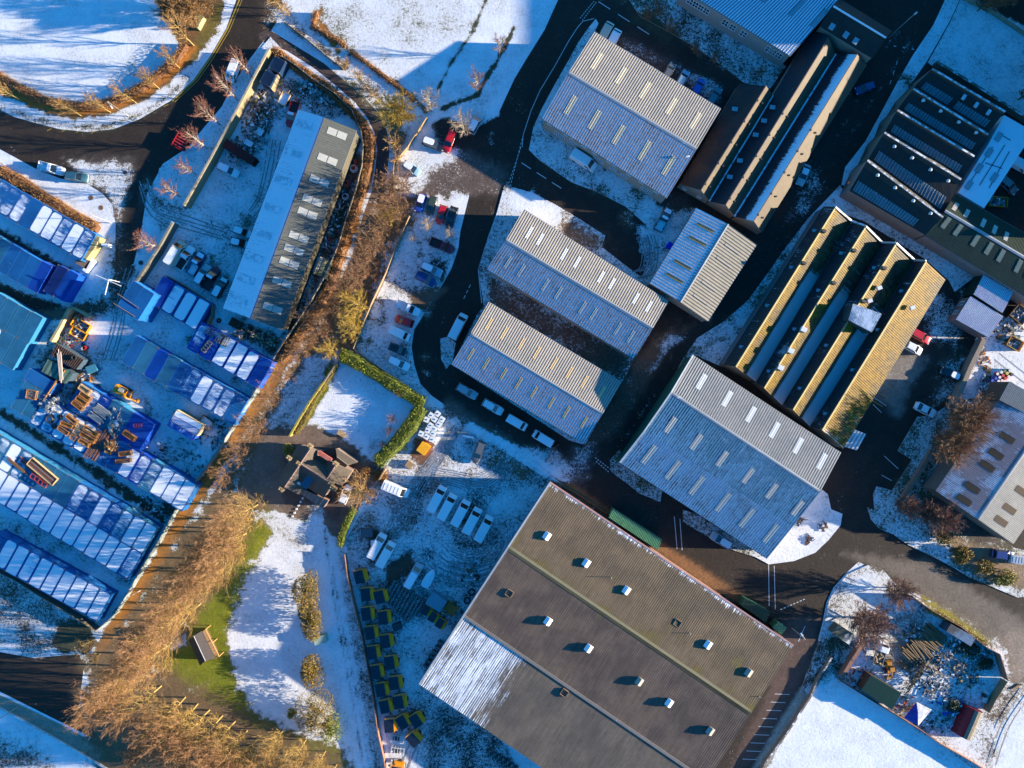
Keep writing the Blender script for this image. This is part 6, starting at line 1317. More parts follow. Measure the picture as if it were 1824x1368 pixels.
fence('plank_fence', [(382, 565), (372, 585), (380, 598), (430, 632), (490, 658)], 1.8, WOODL, 'plank fence behind the sunlit container row', th=.1, bw=1.3)
fence('plank_fence', [(300, 492), (330, 508), (360, 528), (384, 545), (382, 565)], 1.7, GRF, 'dark plank fence between the pickups and shaded containers', th=.1, bw=1.3)
fence('field_fence', [(1489, 1206), (1540, 1238), (1586, 1266), (1630, 1292), (1667, 1318), (1720, 1348), (1768, 1378)], 1.6, WOODR, 'brown fence between the wood yard and the bright snow field', th=.12, bw=1.4)
fence('field_wall', [(1478, 1168), (1455, 1205), (1440, 1238), (1400, 1300), (1362, 1352), (1350, 1378)], 1.0, pm('field_wall_dark', (.16, .14, .12), .9, snow=.42, bump=.4), 'dark low wall edging the snow field and pavement', th=.35, cat='wall')
fence('compound_fence', [(1616, 1058), (1650, 1082), (1700, 1110), (1745, 1146), (1768, 1158), (1783, 1205)], 2.2, WOODR, 'tall brown board fence round the wood yard corner', th=.12, bw=1.2)
fence('compound_fence', [(1783, 1207), (1765, 1235), (1750, 1262)], 2.0, WOODL, 'light board fence by the empty snowy bay', th=.12, bw=1.2)
fence('compound_fence', [(1494, 1200), (1512, 1170), (1532, 1140)], 1.6, WOODR, 'red-brown fence beside the small two-tone hut', th=.7, bw=1.4)
fence('compound_wall', [(1742, 606), (1718, 655), (1700, 700), (1690, 722)], 1.9, pm('compound_wall_stone', (.26, .20, .15), .9, bump=.3), 'thick brown wall between the shaded car park and bright compound', th=.9, cat='wall')
fence('compound_wall', [(1656, 802), (1634, 840), (1606, 884)], 1.0, pm('path_wall_stone', (.24, .16, .11), .9, bump=.3), 'low brown wall beside the marked parking bays', th=.8, cat='wall')
fence('river_parapet', [(-10, 1254), (60, 1292), (120, 1326), (190, 1368), (215, 1384)], .35, pm('parapet_pale', (.5, .5, .5), .8, snow=.5), 'pale parapet along the riverside path', th=.3, cat='wall')
fence('roadside_wall', [(1700, -8), (1760, 22), (1835, 72)], 1.0, STW, 'low wall along the dark top-right road', th=.35, cat='wall')
fence('mill_boundary_wall', [(1660, 116), (1720, 152), (1800, 203), (1838, 226)], 1.6, pm('boundary_dark', (.14, .13, .1), .9, snow=.45), 'snow-topped wall between sawtooth mill and shaded field', th=.5, cat='wall')
fence('field_fence', [(508, 42), (545, 70), (580, 100), (612, 125)], .9, WOODL, 'thin rail fence down the outer path bank', th=.06, post=2.4)
fence('lane_fence', [(985, 856), (1030, 880), (1090, 920)], .8, WOODL, 'low pink-brown rail between lane and factory strip', th=.08, post=2.4)
def lamp(u, v, h, az, arm, label, group='street lamps', name='street_lamp', head=True):
    p = W(u, v); root = thing(name, label, 'lamp post', p, 0, group); g = MB(); g.tube((0, 0, 0), (0, 0, h), .10, .06, 8); a = Vector((math.cos(az), math.sin(az), 0)); 
    g.build('column', pm('lamp_steel', (.42, .40, .36), .5, .3), root); g = MB(); g.tube((0, 0, h), tuple(a*arm+Vector((0, 0, h+.25))), .06, .04, 6); g.build('arm', pm('lamp_steel', (.42, .40, .36), .5, .3), root)
    if head: g = MB(); g.box((0, 0, 0), (.8, .28, .14), top=.7); g.build('lantern', pm('lantern_pale', (.6, .6, .58), .4), root, loc=a*(arm+.3)+Vector((0, 0, h+.25)), rz=az)
lamp(229, 207, 7.4, -.9, 1.2, 'street lamp leaning over the curved verge, beside the russet hedge')
lamp(420, 172, 7, 2.4, 1.0, 'street lamp among the red-twigged trees by the pale van')
lamp(655, 158, 6, .6, .6, 'slim pole beside the narrow curving path, upper one', head=False)
lamp(658, 425, 6, 2.2, .6, 'slim pole beside the leafy walk under brown trees', head=False)
lamp(1583, 67, 7, .7, 1.4, 'street lamp at the corner of the cross wing in shade')
lamp(1410, 1118, 6.5, 2.2, 1.0, 'street lamp beside the bright green cabin')
lamp(30, 1260, 6.5, .8, 1.0, 'street lamp on the riverside parapet')
lamp(198, 397, 6, 2.2, .8, 'slim pole by the hedge tip and curved kerb', head=False)
lamp(250, 1112-60, 5, .8, .6, 'slim pole beside the double container block fence', head=False)
lamp(1612, 1052, 6, -.2, .8, 'street lamp at the wood yard entrance verge')
lamp(1200, 300, 6.5, .2, .8, 'slim lamp post beside the large warehouse end wall')
# yard camera pole with crossbars
r_ = thing('floodlight_pole', 'T-shaped white pole with crossbars by the two-high containers', 'pole', W(222, 505)); g = MB(); g.tube((0, 0, 0), (0, 0, 5.5), .1, .08, 6); g.build('column', WFR, r_)
g = MB(); g.bar((-2.6, .9, 5.5), (2.4, -1.3, 5.5), .14, .1); g.bar((0, 0, 5.5), (-.8, -3.0, 5.4), .14, .1); g.build('crossbar', WFR, r_)
# ---------------------------------------------------------------- yard contents
YEL = pm('machine_yellow', (.85, .33, .0), .4, coat=.5); YEL2 = pm('cabinet_yellow', (.95, .33, .0), .7); PANEL = pm('solar_panel', (.012, .016, .028), .25, coat=.6); BLK = pm('frame_black', (.03, .03, .03), .6)
RUST = pm('rust_orange', (.34, .14, .03), .85, var=.45, scale=3); RUST2 = pm('rust_brown', (.18, .085, .04), .9, var=.4, scale=3); GALV = pm('galvanised', (.34, .34, .32), .45, .4, var=.25); PALW = pm('pallet_wood', (.34, .22, .11), .85, var=.3)
PLW = pm('plastic_white', (.78, .78, .76), .5, var=.08); SNBOX = pm('snowed_box', (.2, .22, .24), .7, snow=.75); TAN = pm('timber_tan', (.46, .30, .14), .8, var=.3)
def sign_trailer(u, v, rz, label, sc=1.1):
    if not hasattr(sign_trailer, 'p'):
        r_ = link('sign_trailer', None); sign_trailer.p = r_
        for s_ in (-1, 1): g = MB(); g.box((-.25, s_*.60, 0), (1.75, 1.17, .05)); o = g.build('solar_panel', PANEL, r_, loc=(0, 0, 1.55))
        g = MB(); g.box((.98, -.05, .95), (.55, 1.9, .9)); g.build('cabinet', YEL2, r_)
        g = MB(); g.box((.98, -.05, 1.43), (.45, 1.5, .06)); g.build('cabinet_lid', YEL2, r_)
        g = MB(); g.bar((-1.0, 1.32, 1.5), (1.2, 1.32, 1.5), .12, .12); g.bar((.66, -1.2, 1.5), (.66, 1.32, 1.5), .1, .1); g.build('top_frame', YEL2, r_)
        g = MB(); g.bar((-1.1, 1.2, .4), (1.2, 1.2, .4), .1, .1); g.bar((-1.1, -1.2, .4), (1.2, -1.2, .4), .1, .1); g.bar((0, 1.2, .4), (0, 2.0, .4), .12, .1); g.bar((-.5, 1.2, .4), (0, 2.0, .4), .08, .08); g.bar((.5, 1.2, .4), (0, 2.0, .4), .08, .08)
        for x in (-.8, .8): g.bar((x, -1.2, .4), (x, 1.2, .4), .08, .08); g.bar((x, 0, .4), (x, 0, 1.5), .08, .08)
        g.build('chassis', BLK, r_)
        for x in (-1.2, 1.3): g = MB(); g.tube((x-.08, 0, .33), (x+.08, 0, .33), .33, .33, 12); g.build('wheel', TYRE, r_); g = MB(); g.box((x, 0, .72), (.26, .85, .05)); g.build('mudguard', BLK, r_)
        o = r_
    else: o = copy_tree(sign_trailer.p)
    p = W(u, v, 1.2); o.location = (p.x, p.y, .01); o.rotation_euler = (0, 0, R(rz)); o.scale = (sc,)*3; tag(o, label, 'trailer', 'yellow sign trailers'); return o
TLp = [(643, 1026, 14), (654.5, 1058, 6), (655.5, 1092, 8), (662, 1126, 8), (665.5, 1161, 8), (672, 1195, 10), (681, 1227, 10), (688, 1257, 12), (696, 1291, 4)]
TRp = [(679, 1062, 14), (685, 1099, 8), (689, 1141, 8), (697, 1179, 8), (705, 1215, 8), (713, 1249, 10)]
for i, (u, v, a) in enumerate(TLp): sign_trailer(u, v, a, 'black-panelled yellow trailer, %s from the top in the column along the fence' % ORD[i])
for i, (u, v, a) in enumerate(TRp): sign_trailer(u, v, a, 'black-panelled yellow trailer, %s from the top in the inner column' % ORD[i])
for (u, v, a, l) in ((719, 1284, 30, 'yellow trailer turned at the foot of the inner column'), (743, 1281, 32, 'yellow trailer turned at the far end beside the dark patch'), (738, 1315, 42, 'lowest turned yellow trailer beside the white steel frames'), (709, 1370, 80, 'yellow trailer cut by the bottom edge')): sign_trailer(u, v, a, l)
for i, (u, v) in enumerate(((760, 1088), (772, 1100), (785, 1111))): sign_trailer(u, v, -32, 'small yellow trailer, %s in the trio under the grey cabin' % ORD[i], .82)
# white liquid tanks in cages
def ibc(u, v, rz, i):
    if not hasattr(ibc, 'p'):
        r_ = ibc.p = link('liquid_tank', None); g = MB(); g.box((0, 0, .62), (1.1, 1.1, .95), top=.97); g.build('tank', PLW, r_); g = MB(); g.tube((0, 0, 1.08), (0, 0, 1.16), .16, .16, 10); g.build('cap', pm('cap_blue', (.02, .12, .25), .5), r_)
        g = MB()
        for z in (.3, .7, 1.08):
            for p, q in (((-.57, -.57), (.57, -.57)), ((.57, -.57), (.57, .57)), ((.57, .57), (-.57, .57)), ((-.57, .57), (-.57, -.57))): g.bar((*p, z), (*q, z), .03, .03)
        g.build('cage', GALV, r_); g = MB(); g.box((0, 0, .08), (1.15, 1.15, .14)); g.build('pallet', BLK, r_); o = r_
    else: o = copy_tree(ibc.p)
    p = W(u, v, 1.1); o.location = (p.x, p.y, .01); o.rotation_euler = (0, 0, R(rz)); tag(o, 'white caged liquid tank, %s from the top of the cluster by the hedge' % ORD[i], 'tank', 'white liquid tanks')
for i, (u, v) in enumerate(sorted(((779.5, 737), (768, 740), (760, 747.6), (774, 747), (787, 747), (781.5, 756), (767, 758), (773.6, 764), (762, 767), (750.5, 772.6), (771.6, 772.6), (760, 778), (769.6, 783)), key=lambda q: q[1])): ibc(u, v, -30+random.uniform(-9, 9), i)
def boxy(name, u, v, h, d, rz, m, label, cat, top=None, lid=None, z=0., group=None, taper=1.):
    """a closed box-like cabinet or tank with a lid"""
    p = W(u, v, z+h); r_ = thing(name, label, cat, (p.x, p.y, z), R(rz), group); g = MB(); g.box((0, 0, h/2), (d[0], d[1], h), top=taper); g.build('body', m, r_); g = MB(); g.box((0, 0, h+.03), (d[0]*taper+.08, d[1]*taper+.08, .06)); g.box((0, 0, .04), (d[0]+.06, d[1]+.06, .08))
    g.build('lid', lid or m, r_); return r_
boxy('orange_bin', 754, 799, 1.6, (1.9, 2.1), -35, pm('bin_orange', (.62, .24, .01), .5), 'bright orange open-fronted bin below the white tanks', 'bin', lid=pm('bin_orange_lid', (.85, .38, .01), .5))
boxy('timber_box', 722, 800, .7, (.8, .8), -30, TAN, 'small timber box alone beside the garden fence', 'box')
boxy('timber_box', 729, 828, .6, (1.3, 1.3), -35, PALW, 'brown square pallet stack on the snow above the turned van', 'pallet')
boxy('grey_cabin', 777, 1073, 2.2, (3.4, 2.6), -34, pm('cabin_teal', (.10, .22, .27), .5), 'grey-teal cabin roof with a ribbed panel among the trailers', 'cabin', lid=pm('cabin_lid', (.13, .26, .32), .4, snow=.25))
boxy('green_box', 570, 1140, 1.4, (2.5, 1.5), 14, pm('box_green', (.22, .34, .22), .6), 'pale green box between two border shrubs', 'shed', lid=pm('box_green_lid', (.36, .46, .36), .5))
boxy('snowed_bin', 665, 967, 1.2, (1.0, 1.0), 0, SNBOX, 'round-topped snowy white bin left of the van pair', 'bin'); boxy('blue_bin', 1193, 437, 1.2, (.9, 1.2), -30, pm('bin_blue', (.003, .01, .62), .4), 'vivid blue bin against the square shed', 'bin')
boxy('grey_skip', 653, 950, 1.1, (2.2, 1.6), 5, pm('skip_grey', (.09, .10, .12), .6, snow=.2), 'dark grey bin in shade above the van pair', 'bin')
def skip(u, v, d, rz, m, fill, label, h=1.2, z=0., taper=1.18, n=26):
    p = W(u, v, h+z); r_ = thing('skip', label, 'skip', (p.x, p.y, z), R(rz)); g = MB(); x, y = d[0]/2, d[1]/2; t = taper
    b = [(-x/t, -y/t, 0), (x/t, -y/t, 0), (x/t, y/t, 0), (-x/t, y/t, 0)]; tp = [(-x, -y, h), (x, -y, h), (x, y, h), (-x, y, h)]
    for i in range(4): j = (i+1) % 4; g.quad(b[i], b[j], tp[j], tp[i]); g.quad(tp[i], tp[j], b[j], b[i])
    g.quad(b[3], b[2], b[1], b[0])
    for i in range(4): g.bar(tp[i], tp[(i+1) % 4], .12, .12)
    for k in (-.5, .5): g.bar((x*k, -y-.02, h), (x*k, -y/t-.02, .1), .1, .08); g.bar((x*k, y+.02, h), (x*k, y/t+.02, .1), .1, .08)
    g.build('body', m, r_); rnd = random.Random(int(u)); g = MB(); g.box((0, 0, h*.6), (d[0]*.93, d[1]*.93, .1))
    for _ in range(n): a, bb = rnd.uniform(-.42, .42)*d[0], rnd.uniform(-.4, .4)*d[1]; g.bar((a, bb, h*.7), (a+rnd.uniform(-.5, .5), bb+rnd.uniform(-.5, .5), h*.8+rnd.uniform(0, .25)), rnd.uniform(.08, .35), rnd.uniform(.05, .2), rnd.randrange(len(fill)))
    g.build('contents', fill, r_); return r_
MIX = [pm('junk_grey', (.2, .2, .2), .7, snow=.3), RUST2, pm('junk_dark', (.04, .04, .045), .7), pm('junk_pale', (.5, .46, .4), .7), pm('junk_green', (.04, .12, .07), .6), SNBOX]
skip(143, 579, (3.6, 1.9), -31, YEL, MIX, 'yellow skip of scrap, upper of two below the sandstone bay wall'); skip(139, 594, (3.2, 1.7), -29, YEL, MIX, 'yellow skip of scrap, lower of two below the sandstone bay wall')
rs = skip(322, 251, (2.6, 3.2), -30, pm('skip_red', (.42, .01, .015), .45), [pm('skip_inside', (.25, .015, .02), .6)], 'bright red skip with cross ribs on the verge', n=0)
g = MB(); [g.bar((-1.25, y, 1.22), (1.25, y, 1.22), .16, .1) for y in (-1.2, -.6, 0, .6, 1.2)]; g.build('ribs', pm('rib_red', (.5, .05, .05), .5), rs)
skip(1779, 359, (3.6, 1.9), -4, pm('skip_amber', (.40, .20, .01), .5), MIX, 'amber skip on the snow beside the dark green warehouse'); skip(1809, 612, (2.9, 2.2), -30, pm('skip_amber', (.40, .20, .01), .5), MIX, 'amber skip of scrap in the bright compound at the right edge')
skip(421, 577, (2.8, 1.7), -28, pm('skip_rusty_grey', (.16, .12, .1), .7), [RUST2, MIX[2]], 'rusty open tray below the dark workshop end'); skip(366, 752, (2.6, 1.8), -38, RUST, [SNBOX], 'rusty orange open box of snow in the container yard', n=6); skip(1818, 560, (3.2, 3.0), -40, pm('skip_brown', (.18, .1, .04), .8), MIX, 'brown-framed bay of scrap beside the lilac sheds')
def heap(u, v, rx, ry, h, n, mats, label, seed=1, z=0., name='scrap_heap', lo=.15, hi=.8, ang=None):
    rnd = random.Random(seed+int(u*3+v)); p = W(u, v, z); g = MB()
    for _ in range(n):
        a, r_ = rnd.uniform(0, 6.28), rnd.random()**.6; x, y = rx*r_*math.cos(a), ry*r_*math.sin(a); zz = z+h*(1-r_)*rnd.uniform(.4, 1)+.08; k = rnd.randrange(len(mats)); th = ang+rnd.uniform(-.25, .25) if ang is not None else rnd.uniform(0, 3.14); L = rnd.uniform(lo, hi)
        if rnd.random() < .5: g.box((p.x+x, p.y+y, zz), (L, rnd.uniform(.12, .5)*min(1, L*1.5), rnd.uniform(.08, .4)), th, k)
        elif rnd.random() < .8: g.bar((p.x+x, p.y+y, zz), (p.x+x+L*math.cos(th)*1.6, p.y+y+L*math.sin(th)*1.6, zz+rnd.uniform(-.1, .3)), .09, .08, k)
        else: g.tube((p.x+x, p.y+y, zz), (p.x+x, p.y+y, zz+.16), L*.4, L*.4, 8, k)
    return tag(g.build(name, mats), label, 'scrap heap', None, 'stuff')
COL = [pm('drum_red', (.5, .03, .03), .4), pm('drum_blue', (.01, .05, .4), .4), pm('drum_yellow', (.5, .38, .05), .5), pm('junk_green', (.04, .12, .07), .6), pm('junk_dark', (.04, .04, .045), .7), pm('drum_white', (.6, .6, .6), .5)]
heap(478, 190, 5, 3.5, 1.3, 220, MIX+[PALW], 'tangle of timber, cable and metal beside the flatbed in the left yard'); heap(455, 228, 3.0, 5.0, 1.5, 220, MIX, 'dark machinery and tanks heaped along the strip wall'); heap(428, 270, 3.0, 3.0, 1.3, 130, MIX, 'metal and boxes above the rusty red shed')
heap(556, 160, 5.2, 2.2, .9, 150, MIX+COL[3:5], 'pallets and drums along the curving fence'); heap(592, 190, 5, 2.2, .9, 150, MIX, 'hoses and frames along the curving fence'); heap(497, 128, 1.2, 3.5, 1.0, 50, [PALW, MIX[0], TAN], 'pale planks leaning on the short tan wall')
heap(601, 372, 2.4, 4.4, .9, 130, MIX, 'scrap against the workshop wall below the red coils'); heap(590, 415, 2.0, 4.2, .9, 110, MIX+[COL[0], TAN], 'mixed junk with a red item beside the workshop wall'); heap(552, 520, 1.8, 2.6, 1.0, 50, [TAN, MIX[3], MIX[0]], 'timber sheets beside the workshop below the pale crates'); heap(535, 560, 1.4, 3.4, .7, 50, MIX, 'low litter along the lower workshop fence')
heap(452, 596, 4.4, 1.4, .8, 90, [MIX[0], MIX[3], RUST2, TAN], 'steel tube and brick heap behind the sunlit containers'); heap(483, 612, 2.2, 1.0, .7, 50, [MIX[3], RUST2, TAN], 'pale rubble at the end of the plank fence')
heap(128, 610, 3.6, 2.2, .8, 80, MIX+COL[:3], 'drums and junk below the two yellow skips'); heap(145, 640, 2.4, 2.4, .7, 60, [MIX[3], TAN, RUST, MIX[0]], 'brown and pale litter by the blue steel sheet'); heap(148, 665, 3.2, 1.8, .5, 70, [TAN, RUST, SNBOX, RUST2], 'broken boards at the edge of the digger patch')
heap(295, 800, 6.5, 2.6, .6, 130, [MIX[0], GALV, SNBOX, MIX[2]], 'scattered steel and snow behind the solitary containers', ang=-.5); heap(337, 835, 4.2, 3.2, .6, 90, [MIX[0], SNBOX, MIX[2], PALW], 'snowy junk at the container yard corner'); heap(385, 775, 3.6, 3.2, .5, 110, [SNBOX, MIX[0], MIX[2]], 'snow-dusted rubble by the yard corner'); heap(272, 902, 3.4, 2.4, .8, 70, [MIX[0], MIX[3], SNBOX, MIX[2]], 'tank and crates between container rows')
heap(838, 1020, 2.0, 3.6, .5, 60, MIX, 'hoses and frames against the factory wall'); heap(800, 1085, 3.0, 2.2, .8, 80, MIX+[TAN], 'pallets and tubs against the factory wall'); heap(742, 1240, 1, 1, .3, 5, MIX, 'small debris beside the trailers')
heap(1640, 1182, 3.2, 2.6, 1.0, 130, [MIX[2], PALW, MIX[0]], 'dark broken timber beside the lower log pile'); heap(1668, 1225, 3.6, 2.2, .8, 130, [MIX[2], SNBOX, MIX[0]], 'dark snowy scrap between the brush ridge and the conifer bundle'); heap(1625, 1130, 2.4, 2.0, .8, 80, [MIX[2], PALW, SNBOX], 'dark branches above the log piles'); heap(1720, 1210, 2.6, 1.6, .6, 70, [MIX[2], PALW, MIX[3]], 'low dark heap at the edge of the empty bay'); heap(1562, 1105, 2.6, 2.4, .7, 50, [PALW, MIX[0], BLK], 'dark timber and frames under the reddish tree'); heap(1680, 1172, 4.4, 3.2, 1.0, 150, [MIX[0], SNBOX, PALW, MIX[2]], 'snow-dusted log rounds in the wood yard centre'); heap(1708, 1186, 3.6, 3.2, 1.2, 140, [MIX[2], MIX[3], SNBOX, PALW], 'dark and white heap beside the empty bay'); heap(1738, 1160, 3.0, 2.4, 1.2, 90, [MIX[2], SNBOX, COL[3]], 'dark snow-tipped brush heap by the board fence'); heap(1700, 1145, 2.4, 2.0, 1.2, 70, [MIX[2], PALW, SNBOX], 'dark brush heap with a stump')
heap(1655, 1200, 4.2, 3.4, .9, 160, [MIX[3], SNBOX, PALW, MIX[0]], 'pale firewood scatter beside the stacked wall of brush'); heap(1690, 1265, 5.0, 4.0, .7, 200, [SNBOX, MIX[0], MIX[2], COL[1]], 'dense snow-specked heap right of the blue canopy'); heap(1655, 1290, 3.6, 2.4, .8, 110, [MIX[3], MIX[2], SNBOX], 'bright and dark clutter below the blue canopy'); heap(1615, 1258, 3.0, 2.6, .8, 90, [COL[3], PALW, COL[0], MIX[2]], 'green-netted clutter left of the blue canopy'); heap(1530, 1205, 3.2, 2.2, .8, 60, [PALW, MIX[2], COL[0]], 'brush and red barrow near the dark green store')
heap(1753, 690, 2.4, 3.0, 1.0, 90, [MIX[2], MIX[0], SNBOX], 'dark bagged heap beside the pale unit'); heap(1745, 615, 1.0, 5.5, .6, 110, [TAN, RUST, MIX[3], MIX[2]], 'rusty and pale scatter along the compound wall', ang=1.0); heap(1758, 660, .8, 3.0, .4, 40, [TAN, RUST], 'rusty leaf scatter on the compound wall foot'); heap(1800, 585, 3.2, 2.6, 1.0, 90, MIX+[TAN], 'metal scraps around the bays'); heap(1790, 600, 2.6, 2.4, .8, 60, MIX+[RUST], 'tubs and frames beside the lilac shed')
heap(1405, 450, 1, 1, .3, 8, MIX, 'small litter beside the lane verge')
def drums(lst, label, group, z=0.):
    for i, (u, v, k) in enumerate(lst):
        p = W(u, v, .9+z); r_ = thing('plastic_drum', label % (('red', 'blue', 'yellow', 'green', 'black', 'white')[k], ORD[i]), 'drum', (p.x, p.y, z), 0, group); g = MB(); g.tube((0, 0, 0), (0, 0, .9), .34, .34, 12); g.tube((0, 0, .28), (0, 0, .32), .36, .36, 12); g.tube((0, 0, .58), (0, 0, .62), .36, .36, 12); g.build('barrel', COL[k], r_); g = MB(); g.tube((0, 0, .9), (0, 0, .93), .30, .30, 12); g.build('lid', COL[k] if i % 3 else COL[5], r_)
drums([(1777+a, 666+b, k) for a, b, k in ((0, 0, 0), (7, -3, 5), (13, -5, 3), (4, 6, 1), (10, 3, 0), (17, -1, 2), (20, 5, 0), (14, 8, 0), (-3, 8, 1), (2, 13, 1), (-9, 12, 1), (-4, 16, 1), (8, 12, 0), (-10, 18, 5), (0, 19, 4), (22, -6, 4), (26, 1, 4))], '%s drum, %s of the coloured cluster behind the grey lean-to', 'coloured drums')
drums([(147, 621, 4), (151, 619, 0), (149.5, 620.5, 0), (457, 172, 2), (1755, 1240, 4), (1760, 1235, 5), (1757, 1246, 5), (1755, 1250, 5)], '%s drum, %s among loose yard scrap', 'loose drums')
def stillage(u, v, L, Wd, rz, h, m, label, z=CH+.02, n=9, group='rusty stillages on the containers'):
    p = W(u, v, z+h); r_ = thing('stillage', label, 'stillage', (p.x, p.y, z), R(rz), group); g = MB(); x, y = L/2, Wd/2
    for a in (-x, x):
        for b in (-y, y): g.bar((a, b, 0), (a, b, h), .1, .1)
    for zz in (.12, h): 
        for s_ in (-1, 1): g.bar((-x, s_*y, zz), (x, s_*y, zz), .1, .1); g.bar((s_*x, -y, zz), (s_*x, y, zz), .1, .1)
    g.build('frame', m, r_)
    if n:
        gg = MB(); gg.bar((-x*1.08, 0, 0), (x*1.08, 0, 0), .09, .09); me_ = gg.mesh('tube', m)
        for k in range(n): link('tube', me_, r_, (random.uniform(-.08, .08)*L, -y+Wd*(k+.5)/n, h*random.uniform(.45, .9)), random.uniform(-.04, .04))
    return r_
T6 = lambda x, y: (x/7.6, 640+y/7.6)
WH = ('beside the coils', 'second from the coils', 'nearest the long bars', 'by the square frames', 'below the square frames', 'at the lower edge', 'in the upper group', 'at the top of the upper group', 'lowest of the upper group')
for i, (x, y, L, wd, a) in enumerate(((960, 810, 2.4, .75, -40), (895, 890, 2.5, .8, -22), (850, 965, 2.4, .8, -33), (1225, 980, 3.2, .85, -31), (1180, 1060, 3.2, .85, -31), (1130, 1130, 2.2, .8, -30), (1145, 500, 2.3, .85, -33), (1095, 565, 2.4, .85, -33), (1040, 625, 2.4, .8, -38))):
    stillage(*T6(x, y), L, wd, a, .8, RUST, 'rusty orange rack full of tubes, '+WH[i])
for i, (x, y) in enumerate(((1070, 900), (1030, 980), (985, 1060))): stillage(*T6(x, y), 1.2, .95, -28, .7, TAN if i < 2 else RUST, 'small square open crate frame, %s from the top of three' % ORD[i], n=3, group='square crate frames')
stillage(*T6(1140, 410), 2.4, 1.0, -33, .6, TAN, 'tan board-topped crate at the head of the rusty racks', n=8, group=None); stillage(229, 776, 2.6, .95, -35, .7, RUST, 'rusty rack alone on the bare royal blue roof', n=10, group=None); stillage(222, 808, 2.4, .9, 8, .7, RUST, 'rusty rack on snow near the crumpled heap', n=8, group=None); stillage(219, 821, 3.0, .8, 6, .5, RUST2, 'dark rusty rack lowest on the snowy roofs', n=8, group=None); stillage(55, 703, 1.9, 1.7, -10, .6, RUST, 'orange crate on the pair of containers by the track', n=7, group=None)
heap(*T6(1500, 1180), 1.6, 1.5, 1.0, 80, [RUST, TAN, RUST2], 'crumpled rusty heap on the container roofs', z=CH); heap(*T6(700, 600), 2.6, 1.9, .6, 80, [GALV, MIX[0], MIX[3]], 'heap of grey tubes at the rack end of the roofs', z=CH, ang=-.5); heap(*T6(890, 480), 2.4, 2.0, .8, 60, [MIX[2], MIX[0]], 'dark clutter in the gap beside the bar rack', z=.2); heap(*T6(1560, 860), 1.6, 2.8, .5, 70, [SNBOX, MIX[3], TAN, GALV], 'pale ladder and rope clutter on the blue roofs', z=CH, ang=1.05)
for i, (x, y, r_) in enumerate(((665, 810, .85), (800, 780, .5), (720, 905, .5))):
    p = W(*T6(x, y), CH+.4); o = thing('cable_coil', 'black cable coil on the container roof, %s of three' % ('largest', 'upper small one', 'lower small one')[i], 'coil', (p.x, p.y, CH)); g = MB()
    for k in range(3):
        for j in range(16): a0, a1 = j*math.pi/8, (j+1)*math.pi/8; q = r_*(1-.12*k); g.tube((q*math.cos(a0), q*math.sin(a0), .1+.15*k), (q*math.cos(a1), q*math.sin(a1), .1+.15*k), .09, .09, 5, caps=False)
    g.build('loop', pm('cable_black', (.045, .04, .035), .6), o)
def bundle(u, v, L, n, rz, r0, m, label, z, name='pipe_bundle', cat='pipes', wdt=None, part='pipe', seed=0):
    rnd = random.Random(seed+n); p = W(u, v, z+.3); o = thing(name, label, cat, (p.x, p.y, z), R(rz)); g = MB(); g.tube((-L/2, 0, 0), (L/2, 0, 0), r0, r0*.92, 8); me_ = g.mesh(part, m); wdt = wdt or n*r0
    for k in range(n): lay = k % 2 if n > 6 else 0; jt = .16 if part == 'log' else .05; link(part, me_, o, (rnd.uniform(-.12, .12)*L, -wdt/2+wdt*(k+.5+rnd.uniform(-.5, .5)*(part == 'log'))/n, r0+lay*r0*1.6), rnd.uniform(-jt, jt))
    return o
bundle(*T6(1360, 700), 3.0, 6, -36, .16, GALV, 'upper bundle of pale grey pipes on the blue roofs', CH, wdt=1.9); bundle(*T6(1295, 800), 3.0, 4, -36, .17, GALV, 'lower bundle of pale grey pipes on the blue roofs', CH, wdt=1.2); bundle(*T6(1320, 1150), 6.2, 16, 58, .06, RUST2, 'long thin rusty bars crossing the container row', CH, 'bar_bundle', 'bars', 2.6, 'bar'); bundle(*T6(720, 350), 6.2, 2, 56, .12, RUST, 'long orange-brown bar rack beam beside the slate container', CH, 'steel_beam', 'beam', .3, 'beam')
o = thing('timber_tray', 'long open timber tray of steel beams on the double block roofs', 'tray', W(75, 840, CH+.4)); o.rotation_euler[2] = R(-40); o.location.z = CH; g = MB(); L, wd = 6.6, 1.7
for s_ in (-1, 1): g.bar((-L/2, s_*wd/2, .3), (L/2, s_*wd/2, .3), .12, .5); g.bar((s_*L/2, -wd/2, .3), (s_*L/2, wd/2, .3), .12, .5)
g.build('frame', TAN, o)
for k in range(6): g = MB(); g.bar((-L*.46, -.65+k*.25, .35), (L*.45, -.65+k*.25, .4), .13, .16); g.build('beam', (GALV, RUST2, pm('beam_red', (.3, .07, .04), .7))[k % 3], o)
bundle(62, 842, 7.0, 3, -42, .12, pm('beam_red', (.3, .07, .04), .7), 'red-brown beams lying below the timber tray', CH, 'steel_beam', 'beams', .8, 'beam'); bundle(30, 831, 4.6, 3, -38, .11, RUST2, 'rusty beams on snowy roofs near the picture edge', CH, 'steel_beam', 'beams', .7, 'beam')
def trestle(u, v, rz, m, label, z, n=3, L=1.9, wd=.9):
    p = W(u, v, z+.5); o = thing('trestle', label, 'trestle', (p.x, p.y, z), R(rz)); g = MB()
    for s_ in (-1, 1): g.bar((-L/2, s_*wd/2, .5), (L/2, s_*wd/2, .5), .09, .09)
    g.build('rail', m, o); g = MB()
    for k in range(n): x = -L/2+L*k/(n-1); g.bar((x, -wd/2, .5), (x, wd/2, .5), .09, .09); g.bar((x, -wd/2, 0), (x, -wd/2, .5), .07, .07); g.bar((x, wd/2, 0), (x, wd/2, .5), .07, .07)
    g.build('leg_frame', m, o)
